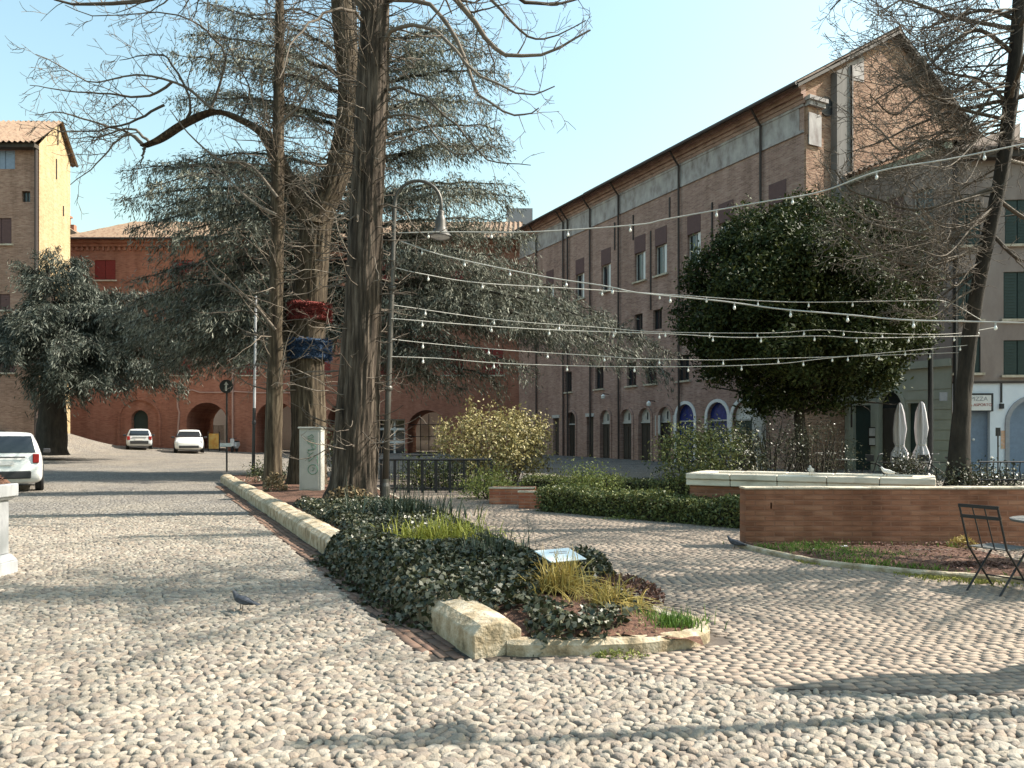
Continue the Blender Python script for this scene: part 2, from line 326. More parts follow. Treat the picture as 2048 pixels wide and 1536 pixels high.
class MB:
    def __init__(s): s.v = []; s.f = []
    def add(s, vs, fs):
        b = len(s.v); s.v += [tuple(v) for v in vs]; s.f += [[i + b for i in f] for f in fs]
    def quad(s, a, b, c, d): s.add([a, b, c, d], [[0, 1, 2, 3]])
    def box(s, c, size, ax=None, taper=1.0):
        """c centre; size full sizes; ax = (x axis, y axis, z axis)"""
        x, y, z = [V(a) for a in (ax or ((1, 0, 0), (0, 1, 0), (0, 0, 1)))]
        c = V(c); h = [k / 2 for k in size]; vs = []
        for k in (-1, 1):
            t = taper if k > 0 else 1.0
            for i, j in ((-1, -1), (1, -1), (1, 1), (-1, 1)):
                vs.append(c + x * (i * h[0] * t) + y * (j * h[1] * t) + z * (k * h[2]))
        s.add(vs, [[3, 2, 1, 0], [4, 5, 6, 7], [0, 1, 5, 4], [1, 2, 6, 5], [2, 3, 7, 6], [3, 0, 4, 7]]); return s
    def bbox(s, x0, x1, y0, y1, z0, z1):
        return s.box(((x0 + x1) / 2, (y0 + y1) / 2, (z0 + z1) / 2), (abs(x1 - x0), abs(y1 - y0), abs(z1 - z0)))
    def tube(s, pts, r, n=8, cap=True):
        pts = [V(p) for p in pts]; k = len(pts)
        rs = list(r) if hasattr(r, '__len__') else [r] * k
        mean = (pts[-1] - pts[0]); mean = mean.normalized() if mean.length > 1e-6 else V((0, 0, 1))
        ref = min((V((1, 0, 0)), V((0, 1, 0)), V((0, 0, 1))), key=lambda a: abs(a.dot(mean)))
        vs = []; prev = None
        for i, p in enumerate(pts):
            t = (pts[min(i + 1, k - 1)] - pts[max(i - 1, 0)])
            t = t.normalized() if t.length > 1e-9 else mean
            if prev is None: a = t.cross(ref)
            else: a = prev - t * prev.dot(t)
            if a.length < 1e-6: a = t.orthogonal()
            a.normalize(); prev = a; b = t.cross(a)
            for j in range(n):
                th = 2 * math.pi * j / n
                vs.append(p + (a * math.cos(th) + b * math.sin(th)) * rs[i])
        fs = [[i * n + j, i * n + (j + 1) % n, (i + 1) * n + (j + 1) % n, (i + 1) * n + j] for i in range(k - 1) for j in range(n)]
        if cap: fs += [list(range(n - 1, -1, -1)), list(range((k - 1) * n, k * n))]
        s.add(vs, fs); return s
    def lathe(s, prof, c=(0, 0, 0), n=20, ax=None):
        x, y, z = [V(a) for a in (ax or ((1, 0, 0), (0, 1, 0), (0, 0, 1)))]; c = V(c); vs = []
        for r, h in prof:
            for j in range(n):
                th = 2 * math.pi * j / n; vs.append(c + x * (r * math.cos(th)) + y * (r * math.sin(th)) + z * h)
        k = len(prof)
        fs = [[i * n + j, i * n + (j + 1) % n, (i + 1) * n + (j + 1) % n, (i + 1) * n + j] for i in range(k - 1) for j in range(n)]
        fs += [list(range(n - 1, -1, -1)), list(range((k - 1) * n, k * n))]
        s.add(vs, fs); return s
    def prism(s, poly, d):
        """poly list of 3-D points, extruded by vector d"""
        poly = [V(p) for p in poly]; d = V(d); n = len(poly)
        s.add(poly + [p + d for p in poly], [list(range(n - 1, -1, -1)), list(range(n, 2 * n))] + [[i, (i + 1) % n, n + (i + 1) % n, n + i] for i in range(n)])
        return s
    def build(s, name, m, parent=None, smooth=False, bevel=0.0, loc=None):
        o = mesh_np(name, np.array(s.v, np.float32), s.f, m, parent, smooth)
        if bevel > 0:
            md = o.modifiers.new("bevel", 'BEVEL'); md.width = bevel; md.segments = 2; md.limit_method = 'ANGLE'; md.angle_limit = math.radians(40)
        return o

def leaves(name, C, D, N, L, Wd, m, parent=None, cup=0.15):
    """many small leaf faces: centre, axis, normal, length, width"""
    C = np.asarray(C, float); D = np.asarray(D, float); N = np.asarray(N, float)
    D = D / (np.linalg.norm(D, axis=1, keepdims=True) + 1e-9)
    Sd = np.cross(D, N); Sd /= (np.linalg.norm(Sd, axis=1, keepdims=True) + 1e-9)
    Nn = np.cross(Sd, D)
    L = np.broadcast_to(np.asarray(L, float), (len(C),))[:, None]; Wd = np.broadcast_to(np.asarray(Wd, float), (len(C),))[:, None]
    b = C - D * L / 2; t = C + D * L / 2 - Nn * cup * L
    a = C - Sd * Wd / 2 + Nn * cup * L * 0.5; c = C + Sd * Wd / 2 + Nn * cup * L * 0.5
    vs = np.stack([b, c, t, a], 1).reshape(-1, 3)
    fs = np.arange(len(C) * 4).reshape(-1, 4)
    return mesh_np(name, vs, fs, m, parent)
def unit(n, rg=rng):
    v = rg.normal(size=(n, 3)); return v / np.linalg.norm(v, axis=1, keepdims=True)

class Branches:
    """collects tapered polylines and turns them into one mesh"""
    def __init__(s): s.v = []; s.f = []; s.n = 0
    def add(s, P, Rr, n=5):
        P = np.asarray(P, float); k = len(P); Rr = np.asarray(Rr, float)
        T = np.gradient(P, axis=0); T /= (np.linalg.norm(T, axis=1, keepdims=True) + 1e-9)
        mean = P[-1] - P[0]; ref = np.eye(3)[np.argmin(np.abs(mean))]
        A = np.cross(T, ref); A /= (np.linalg.norm(A, axis=1, keepdims=True) + 1e-9); B = np.cross(T, A)
        th = np.arange(n) * 2 * np.pi / n
        vs = P[:, None, :] + Rr[:, None, None] * (A[:, None, :] * np.cos(th)[None, :, None] + B[:, None, :] * np.sin(th)[None, :, None])
        s.v.append(vs.reshape(-1, 3))
        i = np.arange(k - 1)[:, None]; j = np.arange(n)[None, :]
        fs = np.stack([i * n + j, i * n + (j + 1) % n, (i + 1) * n + (j + 1) % n, (i + 1) * n + j], -1).reshape(-1, 4) + s.n
        s.f.append(fs); s.n += k * n
    def build(s, name, m, parent=None):
        return mesh_np(name, np.concatenate(s.v), np.concatenate(s.f), m, parent, smooth=True)

def curve_pts(P, k):
    """smooth resampling of a polyline (Catmull-Rom)"""
    P = np.asarray(P, float)
    if len(P) < 3:
        t = np.linspace(0, 1, k)[:, None]; return P[0] * (1 - t) + P[-1] * t
    Q = np.vstack([2 * P[0] - P[1], P, 2 * P[-1] - P[-2]]); out = []
    for u in np.linspace(0, len(P) - 1, k):
        i = min(int(u), len(P) - 2); t = u - i; p0, p1, p2, p3 = Q[i:i + 4]
        out.append(0.5 * ((2 * p1) + (p2 - p0) * t + (2 * p0 - 5 * p1 + 4 * p2 - p3) * t * t + (3 * p1 - p0 - 3 * p2 + p3) * t ** 3))
    return np.array(out)

def wander(p, d, length, k, rg, wig=0.18, trop=0.0, up_end=0.0):
    P = [np.array(p, float)]; d = np.array(d, float); d /= np.linalg.norm(d); st = length / k
    for i in range(k):
        d = d + rg.normal(size=3) * wig; d[2] += trop + up_end * (i / k); d /= np.linalg.norm(d)
        P.append(P[-1] + d * st)
    return np.array(P)

def ramify(B, P, r0, r1, rg, level, dens, length, trop=0.0, up_end=0.0, s0=0.15, spread=0.9, minr=0.004, flat_z=1.0, sides=(7, 5, 4, 3)):
    """children along a branch, recursively finer"""
    seg = np.linalg.norm(np.diff(P, axis=0), axis=1); tot = seg.sum(); cum = np.concatenate([[0], np.cumsum(seg)])
    n = max(1, int(tot * dens * (1 - s0) + rg.random()))
    for q in range(n):
        s = s0 + (1 - s0) * (q + rg.random()) / n; a = s * tot
        i = min(np.searchsorted(cum, a, side='right') - 1, len(seg) - 1); f = (a - cum[i]) / (seg[i] + 1e-9)
        p = P[i] * (1 - f) + P[i + 1] * f; t = (P[i + 1] - P[i]) / (seg[i] + 1e-9)
        v = rg.normal(size=3); v[2] *= flat_z; v -= t * v.dot(t); v /= (np.linalg.norm(v) + 1e-9)
        d = t * rg.uniform(0.5, 1.1) + v * spread
        L = length * rg.uniform(0.5, 1.15) * (1.1 - 0.55 * s)
        rb = max((r0 * (1 - s) + r1 * s) * rg.uniform(0.35, 0.55), minr)
        k = 6 if L > 0.8 else 4
        C = wander(p, d, L, k, rg, 0.16, trop, up_end)
        rr = np.linspace(rb, max(rb * 0.3, minr * 0.7), k + 1)
        B.add(C, rr, sides[min(3, 3 - level + 1)] if level > 0 else 3)
        if level > 0:
            ramify(B, C, rb, rb * 0.3, rg, level - 1, dens * 1.5, length * 0.52, trop, up_end, 0.12, spread, minr, flat_z, sides)

def trunk_mesh(name, P, Rr, m, parent, sides=40, rings=90, ridge=0.06, flare=0.0, seed=0, lobes=6, fq=3.2):
    """bark-ridged trunk: radius roughened by stretched noise, flared into root lobes at the foot"""
    Q = curve_pts(P, rings); rs = np.interp(np.linspace(0, 1, rings), np.linspace(0, 1, len(Rr)), Rr)
    z0 = Q[0][2]; vs = []
    for i in range(rings):
        for j in range(sides):
            th = 2 * math.pi * j / sides; h = Q[i][2] - z0
            q = V((math.cos(th) * fq + seed, math.sin(th) * fq, h * 0.55))
            rid = abs(mnoise.noise(q * 1.6)) * -1.6 + mnoise.noise(V((math.cos(th) * 1.2, math.sin(th) * 1.2 + seed, h * 0.35))) * 1.2 + 0.3
            r = rs[i] * (1 + ridge * rid * 1.6)
            if flare > 0:
                fl = math.exp(-max(h, 0) / 0.28); r += flare * fl * (0.55 + 0.45 * math.sin(th * lobes + seed + h * 2) + 0.35 * mnoise.noise(V((math.cos(th) * 2, math.sin(th) * 2, h * 3 + seed))))
            vs.append((Q[i][0] + math.cos(th) * r, Q[i][1] + math.sin(th) * r, Q[i][2]))
    i = np.arange(rings - 1)[:, None]; j = np.arange(sides)[None, :]
    fs = np.stack([i * sides + j, i * sides + (j + 1) % sides, (i + 1) * sides + (j + 1) % sides, (i + 1) * sides + j], -1).reshape(-1, 4)
    return mesh_np(name, np.array(vs), fs, m, parent, smooth=True)

def text_mesh(name, body, size, m, parent, mtx, depth=0.004):
    c = bpy.data.curves.new(name, 'FONT'); c.body = body; c.size = size; c.extrude = depth; c.align_x = 'CENTER'; c.align_y = 'CENTER'
    o = bpy.data.objects.new(name, c); COL.objects.link(o)
    dg = bpy.context.evaluated_depsgraph_get(); dg.update()
    me = bpy.data.meshes.new_from_object(o.evaluated_get(dg)); bpy.data.objects.remove(o); bpy.data.curves.remove(c)
    me.transform(mtx); me.materials.clear(); me.materials.append(m)
    n = bpy.data.objects.new(name, me); COL.objects.link(n); put(n, parent)
    return n

class Face:
    """a facade plane: u along it, z up, d outward"""
    def __init__(s, O, U, N): s.O = V(O); s.U = V(U).normalized(); s.N = V(N).normalized()
    def P(s, u, z, d=0.0): return V((s.O.x, s.O.y, 0)) + s.U * u + s.N * d + V((0, 0, z))
    def ax(s): return (s.U, s.N, Z)
    def box(s, mb, u0, u1, z0, z1, d0, d1): mb.box(s.P((u0 + u1) / 2, (z0 + z1) / 2, (d0 + d1) / 2), (abs(u1 - u0), abs(d1 - d0), abs(z1 - z0)), s.ax())
    def ray(s, x, y):
        """where a sight line of the photograph meets the plane"""
        d = V(((x - CX) / F, 1, -(y - HZ) / F)); e = V((0, 0, EYE)); o = V((s.O.x, s.O.y, 0))
        t = (o - e).dot(s.N) / d.dot(s.N); q = e + d * t; return (q - o).dot(s.U), q.z

def arc(u0, u1, z1, rise, n=12):
    """points of an arch from (u0, spring) over the crown to (u1, spring)"""
    uc = (u0 + u1) / 2; a = (u1 - u0) / 2; zs = z1 - rise
    return [(uc - a * math.cos(math.pi * i / n), zs + rise * math.sin(math.pi * i / n)) for i in range(n + 1)]

def wall(mb, fc, u0, u1, z0, z1, ops, depth=0.3):
    us = sorted({u0, u1} | {o['u0'] for o in ops} | {o['u1'] for o in ops}); zs = sorted({z0, z1} | {o['z0'] for o in ops} | {o['z1'] for o in ops})
    us = [u for u in us if u0 - 1e-6 <= u <= u1 + 1e-6]; zs = [z for z in zs if z0 - 1e-6 <= z <= z1 + 1e-6]
    for a, b in zip(us, us[1:]):
        for c, d in zip(zs, zs[1:]):
            mu, mz = (a + b) / 2, (c + d) / 2
            if any(o['u0'] < mu < o['u1'] and o['z0'] < mz < o['z1'] for o in ops): continue
            mb.quad(fc.P(a, c), fc.P(b, c), fc.P(b, d), fc.P(a, d))
    for o in ops:
        a, b, c, d = o['u0'], o['u1'], o['z0'], o['z1']; dp = o.get('depth', depth); rise = o.get('rise', 0)
        if rise:
            A = arc(a, b, d, rise)
            zs_ = d - rise; h = len(A) // 2
            L = [fc.P(a, d)] + [fc.P(*p) for p in A[:h + 1]]; mb.add(L, [[0, i + 1, i] for i in range(1, len(L) - 1)])
            Rr = [fc.P(b, d)] + [fc.P(*p) for p in A[h:]]; mb.add(Rr, [[0, i + 1, i] for i in range(1, len(Rr) - 1)])
            ring = [(a, c)] + A + [(b, c)]
        else:
            ring = [(a, c), (a, d), (b, d), (b, c)]
        for p, q in zip(ring, ring[1:]): mb.quad(fc.P(*p), fc.P(*q), fc.P(*q, -dp), fc.P(*p, -dp))
        if not o.get('door'): mb.quad(fc.P(a, c), fc.P(b, c), fc.P(b, c, -dp), fc.P(a, c, -dp))

def tiled(mb, e0, e1, r1, r0, step=0.28, amp=0.05, rows=10):
    """ribbed tile slope from eave e0-e1 up to ridge r0-r1"""
    e0, e1, r0, r1 = V(e0), V(e1), V(r0), V(r1)
    n = max(4, int((e1 - e0).length / step)) * 4; nrm = (e1 - e0).cross(r0 - e0).normalized()
    if nrm.z < 0: nrm = -nrm
    vs = []
    for k in range(rows + 1):
        a = e0.lerp(r0, k / rows); b = e1.lerp(r1, k / rows)
        for i in range(n + 1):
            o = amp * math.sin(i * math.pi / 2) + 0.02 * R.uniform(-1, 1)
            vs.append(a.lerp(b, i / n) + nrm * o)
    fs = [[k * (n + 1) + i, k * (n + 1) + i + 1, (k + 1) * (n + 1) + i + 1, (k + 1) * (n + 1) + i] for k in range(rows) for i in range(n)]
    mb.add(vs, fs)

def window(fc, o, parent, kind='plain', frame=None, sill=None, shut=None, depth=0.2, name='window', label=None):
    """frame (part) > pane, sill, shutter (sub-parts) in one opening"""
    a, b, c, d = o['u0'], o['u1'], o['z0'], o['z1']; frame = frame or M['wood_dark']
    mb = MB(); t = 0.06
    fc.box(mb, a, a + t, c, d, -depth, -depth + 0.05); fc.box(mb, b - t, b, c, d, -depth, -depth + 0.05)
    fc.box(mb, a + t, b - t, d - t, d, -depth, -depth + 0.05); fc.box(mb, a + t, b - t, c, c + t, -depth, -depth + 0.05)
    um = (a + b) / 2; fc.box(mb, um - 0.03, um + 0.03, c + t, d - t, -depth, -depth + 0.045)
    w = mb.build(name, frame, parent)
    if label: w['label'] = label
    g = MB(); g.quad(fc.P(a, c, -depth + 0.015), fc.P(b, c, -depth + 0.015), fc.P(b, d, -depth + 0.015), fc.P(a, d, -depth + 0.015)); g.build('pane', M['glass'], w)
    if sill:
        k = MB(); fc.box(k, a - 0.12, b + 0.12, c - 0.1, c - 0.003, -0.05, 0.13); k.build('sill', sill, w)
    if shut:
        for (x0, x1) in ((a, um - 0.01), (um + 0.01, b)):
            k = MB(); fc.box(k, x0 + 0.01, x1 - 0.01, c + 0.01, d - 0.01, -0.10, -0.06)
            nsl = int((d - c) / 0.12)
            for q in range(nsl): fc.box(k, x0 + 0.06, x1 - 0.06, c + 0.08 + q * 0.12, c + 0.13 + q * 0.12, -0.06, -0.045)
            k.build('shutter', shut, w)
    return w
def op(u, w, z0, z1, **k): return dict(u0=u - w / 2, u1=u + w / 2, z0=z0, z1=z1, **k)
#SPLIT
# ------------------------------------------------------------------ ground
xs = np.concatenate([np.linspace(-160, -50, 12)[:-1], np.linspace(-50, 30, 161), np.linspace(30, 160, 12)[1:]])
ys = np.concatenate([np.linspace(-25, 20, 16)[:-1], np.linspace(20, 62, 85), np.linspace(62, 260, 14)[1:]])
GX, GY = np.meshgrid(xs, ys); GZ = hgt(GX, GY)
nx = len(xs); ii = np.arange(len(ys) - 1)[:, None]; jj = np.arange(nx - 1)[None, :]
gf = np.stack([ii * nx + jj, ii * nx + jj + 1, (ii + 1) * nx + jj + 1, (ii + 1) * nx + jj], -1).reshape(-1, 4)
tag(mesh_np("ground", np.stack([GX, GY, GZ], -1).reshape(-1, 3), gf, M['ground'], smooth=True), kind="structure")

def kerbX(Y): return -0.28 - 0.477 * (Y - 5.36)         # street side foot of the bed edging
def bedX(Y): return 1.57 - 0.34 * (Y - 5.96)            # path side of the bed
def border(X): return 4.93 - 0.30 * np.exp(-((X - 3.0) / 2.2) ** 2) + 0.42 * np.exp(-((X - 0.2) / 0.9) ** 2)   # cobbles meet paving

# paving sheet of the garden path, 4 mm above the ground
pv = []; pf = []
Ys = np.concatenate([[0], np.linspace(6, 34, 29)]); row = 0
mbp = MB()
Xs = np.linspace(0.2, 14, 47)
top = [V((x, 9.0, 0.004)) for x in Xs]; bot = [V((x, float(border(x)), 0.004)) for x in Xs]
for i in range(len(Xs) - 1): mbp.quad(bot[i], bot[i + 1], top[i + 1], top[i])
for a, b in zip(np.linspace(9, 33, 25), np.linspace(9, 33, 25)[1:]):
    mbp.quad(V((bedX(a) - 1.2, a, 0.004)), V((14, a, 0.004)), V((14, b, 0.004)), V((bedX(b) - 1.2, b, 0.004)))
tag(mbp.build("garden_path", M['joint']), kind="structure")

# laid bricks of the path: one shallow block each, slightly uneven
def brick_field(name, inside, x0, x1, y0, y1, lx, ly, ang, m, h=0.006, gap=0.006, zb=0.004):
    ca, sa = math.cos(ang), math.sin(ang); cx, cy = (x0 + x1) / 2, (y0 + y1) / 2
    rad = math.hypot(x1 - x0, y1 - y0) / 2 + 0.5
    nu, nv = int(2 * rad / lx), int(2 * rad / ly)
    U, Vv = np.meshgrid(np.arange(nu) * lx - rad, np.arange(nv) * ly - rad)
    U = U + (np.arange(nv)[:, None] % 2) * lx / 2 + rng.normal(size=(nv, 1)) * 0.02
    U = U.ravel() + rng.normal(size=U.size) * 0.006; Vv = Vv.ravel() + rng.normal(size=Vv.size) * 0.004 + 0.025 * np.sin(U * 1.3)
    X = cx + U * ca - Vv * sa; Y = cy + U * sa + Vv * ca
    k = inside(X, Y) & (X > x0) & (X < x1) & (Y > y0) & (Y < y1); X, Y = X[k], Y[k]; n = len(X)
    hx = (lx - gap) / 2 * rng.uniform(0.92, 1.03, n); hy = (ly - gap) / 2 * rng.uniform(0.93, 1.03, n)
    zz = zb + h + rng.normal(size=n) * 0.0012; tx = rng.normal(size=n) * 0.012; ty = rng.normal(size=n) * 0.012; ra = ang + rng.normal(size=n) * 0.025
    vs = []
    for (s, q, e) in ((-1, -1, 1), (1, -1, 1), (1, 1, 1), (-1, 1, 1), (-1, -1, 0), (1, -1, 0), (1, 1, 0), (-1, 1, 0)):
        o = 0.985 if e else 1.0
        a = s * hx * o; b = q * hy * o
        px = X + a * np.cos(ra) - b * np.sin(ra); py = Y + a * np.sin(ra) + b * np.cos(ra)
        pz = (zz + a * tx + b * ty) if e else np.full(n, zb)
        vs.append(np.stack([px, py, pz], 1))
    vs = np.stack(vs, 1).reshape(-1, 3)
    f0 = np.array([[0, 1, 2, 3], [4, 5, 1, 0], [5, 6, 2, 1], [6, 7, 3, 2], [7, 4, 0, 3]])
    fs = (np.arange(n)[:, None, None] * 8 + f0[None]).reshape(-1, 4)
    return tag(mesh_np(name, vs, fs, m), kind="structure")
def in_path(X, Y): return (np.where(Y > 5.7, X > bedX(Y) + 0.06, X > 0.25)) & (Y > border(X) + 0.05)
brick_field("path_paving", in_path, -6, 9.5, 4.6, 20, 0.112, 0.058, 0.10, M['paver'])
brick_field("kerbside_paving", lambda X, Y: (X < kerbX(Y) - 0.01) & (X > kerbX(Y) - 0.34), -12, 0.5, 5.45, 24, 0.2, 0.085, AA, M['strip'])

# river cobbles laid in the street: rounded stones, each its own size, colour and tilt
def cobbles(name, inside, x0, x1, y0, y1, cell, m):
    nxc, nyc = int((x1 - x0) / cell), int((y1 - y0) / (cell * 0.86))
    X, Y = np.meshgrid(np.arange(nxc) * cell + x0, np.arange(nyc) * cell * 0.86 + y0)
    X = X + (np.arange(nyc)[:, None] % 2) * cell / 2
    X = X.ravel() + rng.uniform(-1, 1, X.size) * cell * 0.26; Y = Y.ravel() + rng.uniform(-1, 1, Y.size) * cell * 0.24
    k = inside(X, Y); X, Y = X[k], Y[k]; n = len(X)
    sz = rng.uniform(.8, 1.25, n); a = cell * sz * rng.uniform(0.50, 1.0, n); b = cell * sz * rng.uniform(0.36, 0.56, n); ra = 0.35 + rng.normal(size=n) * 0.55
    hh = rng.uniform(0.013, 0.026, n); tx = rng.normal(size=n) * 0.2; ty = rng.normal(size=n) * 0.2
    rings = ((1.0, -0.25), (0.97, 0.25), (0.80, 0.66), (0.46, 0.92)); S_ = 9; vs = []
    th = np.arange(S_) * 2 * np.pi / S_
    wob = 1 + 0.17 * rng.normal(size=(n, S_))
    for (rr, zz) in rings:
        A = a[:, None] * rr * np.cos(th) * wob; Bq = b[:, None] * rr * np.sin(th) * wob
        px = X[:, None] + A * np.cos(ra)[:, None] - Bq * np.sin(ra)[:, None]; py = Y[:, None] + A * np.sin(ra)[:, None] + Bq * np.cos(ra)[:, None]
        pz = 0.002 + hh[:, None] * zz + A * tx[:, None] * max(zz, 0) + Bq * ty[:, None] * max(zz, 0)
        vs.append(np.stack([px, py, pz], -1))
    vs.append(np.stack([X, Y, hh * 1.0 + 0.002], -1)[:, None, :])
    vs = np.concatenate(vs, 1); per = vs.shape[1]; vs = vs.reshape(-1, 3)
    f0 = [[r * S_ + j, r * S_ + (j + 1) % S_, (r + 1) * S_ + (j + 1) % S_, (r + 1) * S_ + j] for r in range(3) for j in range(S_)]
    f0 += [[3 * S_ + j, 3 * S_ + (j + 1) % S_, 4 * S_, 4 * S_] for j in range(S_)]
    q = np.array(f0[:27]); t = np.array([[3 * S_ + j, 3 * S_ + (j + 1) % S_, 4 * S_] for j in range(S_)])
    me = bpy.data.meshes.new(name); base = np.arange(n)[:, None, None] * per
    Q = (base + q[None]).reshape(-1); T_ = (base + t[None]).reshape(-1); nq, ntr = n * 27, n * 9
    me.vertices.add(len(vs)); me.vertices.foreach_set("co", vs.astype(np.float32).ravel())
    me.loops.add(len(Q) + len(T_)); me.loops.foreach_set("vertex_index", np.concatenate([Q, T_]).astype(np.int32))
    me.polygons.add(nq + ntr)
    me.polygons.foreach_set("loop_start", np.concatenate([np.arange(nq) * 4, len(Q) + np.arange(ntr) * 3]).astype(np.int32))
    me.polygons.foreach_set("use_smooth", np.ones(nq + ntr, bool)); me.materials.append(m); me.update(calc_edges=True)
    o = bpy.data.objects.new(name, me); COL.objects.link(o); return tag(o, kind="structure")
def in_street(X, Y):
    lft = np.where(Y > 5.5, kerbX(Y) - 0.36, 99.0)
    rgt = np.where(X > 0.1, border(X) - 0.02, np.where(Y > 5.3, 99.0, 99.0))
    return (X < lft) & ((X < 0.25) | (Y < rgt)) & (X > -0.95 * Y - 1.6) & (X < 0.8 * Y + 1.2) & ~((X > -0.62) & (X < 0.25) & (Y > 5.28))
cobbles("street_cobbles", in_street, -12.5, 6.5, 2.9, 15, 0.060, M['pebble'])

# ------------------------------------------------------------------ long brick building on the right
A0 = V((13.2, 33.9, 0)); AU = V((-0.4586, 0.8886, 0)); AN = V((-0.8886, -0.4586, 0)); GU = V((0.8886, 0.4586, 0)); GN = V((0.4586, -0.8886, 0))
fa = Face(A0, AU, AN); LA = 27.6; HA = 17.5
bA = empty("long_brick_building", A0, "long four-storey brick building in shade with grey frieze under its eaves and blue arched doors", "building")
ops = []; wins = []
for x in (1555, 1452, 1388, 1322, 1280, 1212, 1160, 1100):
    o = op(fa.ray(x, 600)[0], 1.05, 10.85, 12.55, depth=0.28); ops.append(o); wins.append((o, 'up'))
for x in (1555, 1452, 1388, 1315, 1277, 1212):
    o = op(fa.ray(x, 600)[0] , 0.8, 7.75, 8.9, depth=0.28); ops.append(o); wins.append((o, 'mid'))
for x in (1433, 1373, 1308, 1268, 1203, 1140):
    o = op(fa.ray(x, 760)[0] + 0.25, 0.95, 4.65, 6.05, depth=0.28); ops.append(o); wins.append((o, 'low'))
doors = []
for x, kind, w in ((1490, 'white', 1.7), (1435, 'blue', 1.5), (1371, 'blue', 1.42), (1330, 'lun', 1.15), (1290, 'lun', 1.15), (1253, 'lun', 1.15), (1211, 'lun', 1.1), (1180, 'rect', 0.8), (1143, 'dark', 1.1), (1112, 'rect', 0.8)):
    u = fa.ray(x, 850)[0]; top = 3.35 if kind in ('blue', 'white') else (3.25 if kind != 'rect' else 2.9)
    o = op(u, w, 0.0, top, depth=0.3, door=True)
    if kind != 'rect': o['rise'] = w / 2
    ops.append(o); doors.append((o, kind))
mb = MB(); wall(mb, fa, 0, LA, -0.5, HA, ops)
# gable end, back and far end
rz = 21.15; gd = 12.4
fg = Face(A0, GU, GN)
mb.build("facade_wall", M['brickA'], bA)
mb = MB(); mb.add([fg.P(0, -0.5), fg.P(gd, -0.5), fg.P(gd, HA), fg.P(gd / 2, rz), fg.P(0, HA)], [[0, 1, 2, 3, 4]]); gw = mb.build("gable_wall", M['brickG'], bA)
mb = MB()
e = A0 + GU * gd; e2 = e + AU * LA; q = A0 + AU * LA
mb.quad(e + Z * -0.5, e2 + Z * -0.5, e2 + Z * HA, e + Z * HA)
mb.add([q + Z * -0.5, e2 + Z * -0.5, e2 + Z * HA, (q + e2) / 2 + Z * rz, q + Z * HA], [[0, 1, 2, 3, 4]]); mb.build("rear_wall", M['brickA'], bA)
# gable relief: corner pilaster, flue darkened for its shade, white patches and round hole
mb = MB(); fg.box(mb, 0.0, 1.15, 8, 15.2, 0.0, 0.12); fg.box(mb, 0.08, 0.95, 15.2, 16.5, 0.0, 0.16); mb.build("corner_pilaster", M['brickG'], bA)
mb = MB(); fg.box(mb, 0.1, 0.9, 14.75, 16.2, 0.161, 0.20); fg.box(mb, 0.02, 1.05, 16.5, 16.72, 0, 0.30); fg.box(mb, -0.05, 1.15, 16.72, 16.9, 0, 0.38); mb.build("pilaster_capital", M['plaster_grey'], bA)
mb = MB(); u0, u1 = 1.75, 2.72
mb.add([fg.P(u0, 3, 0.0), fg.P(u1, 3, 0.0), fg.P(u1, HA + 1.35, 0.0), fg.P(u0, HA + 0.85, 0), fg.P(u0, 3, 0.34), fg.P(u1, 3, 0.34), fg.P(u1, HA + 1.35, .34), fg.P(u0, HA + 0.85, .34)],
       [[4, 5, 6, 7], [0, 4, 7, 3], [1, 2, 6, 5], [3, 7, 6, 2]]); mb.build("flue_strip", M['plaster_flue'], bA)
mb = MB()
mb.add([fg.P(2.75, 18.35, .02), fg.P(4.0, 18.45, .02), fg.P(4.0, HA + 2.2, .02), fg.P(2.75, HA + 1.5, .02)], [[0, 1, 2, 3]])
mb.build("plaster_patch", M['plaster_grey'], bA)
mb = MB(); mb.lathe([(0.45, 0), (0.45, 0.06), (0.40, 0.06)], fg.P(1.38, 16.75, .02), 18, (GU, Z, GN)); mb.build("round_vent", M['plastic'], bA)
mb = MB(); fg.box(mb, 2.66, 2.74, 2, HA + 1.3, 0.345, 0.43); mb.build("downpipe", M['pipe'], bA)
# roof, eaves cornice, frieze
ov = 0.75
ea = A0 + AN * ov - AU * 0.35; eb = A0 + AN * ov + AU * (LA + 0.3); sl = (rz - HA) / (gd / 2)
ra_ = A0 + GU * gd / 2 - AU * 0.35; rb_ = A0 + GU * gd / 2 + AU * (LA + .3); ec = e - AN * ov - AU * .35; ed = e2 - AN * ov + AU * .3
zE = HA - sl * ov + 0.25
mb = MB(); tiled(mb, ea + Z * zE, eb + Z * zE, rb_ + Z * (rz + .25), ra_ + Z * (rz + .25), 0.3, 0.05, 8); tiled(mb, ec + Z * zE, ed + Z * zE, rb_ + Z * (rz + .25), ra_ + Z * (rz + .25), 0.3, 0.05, 4)
rf = mb.build("roof", M['tile_dark'], bA, smooth=False)
mb = MB(); mb.tube([ra_ + Z * (rz + .27), rb_ + Z * (rz + .27)], 0.13, 8); mb.build("ridge_tile", M['tile_dark'], rf)
mb = MB()
mb.quad(ea + Z * (zE - .08), eb + Z * (zE - .08), A0 + AU * (LA + .3) + Z * (HA + .12), A0 - AU * .35 + Z * (HA + .12))
for a_, b_ in ((ea, ra_), (ec, ra_)):
    mb.prism([a_ + Z * (zE - .07), b_ + Z * (rz + .17), b_ + Z * (rz + .02), a_ + Z * (zE - .22)], AU * 0.34)
mb.build("eaves", M['wood_dark'], bA)
mb = MB()
for z0, z1, d in ((16.62, 16.8, .10), (16.8, 16.98, .16), (16.98, 17.2, .30), (17.2, 17.42, .45)): fa.box(mb, -0.1, LA, z0, z1, 0.0, d)
mb.build("cornice", M['brickA'], bA)
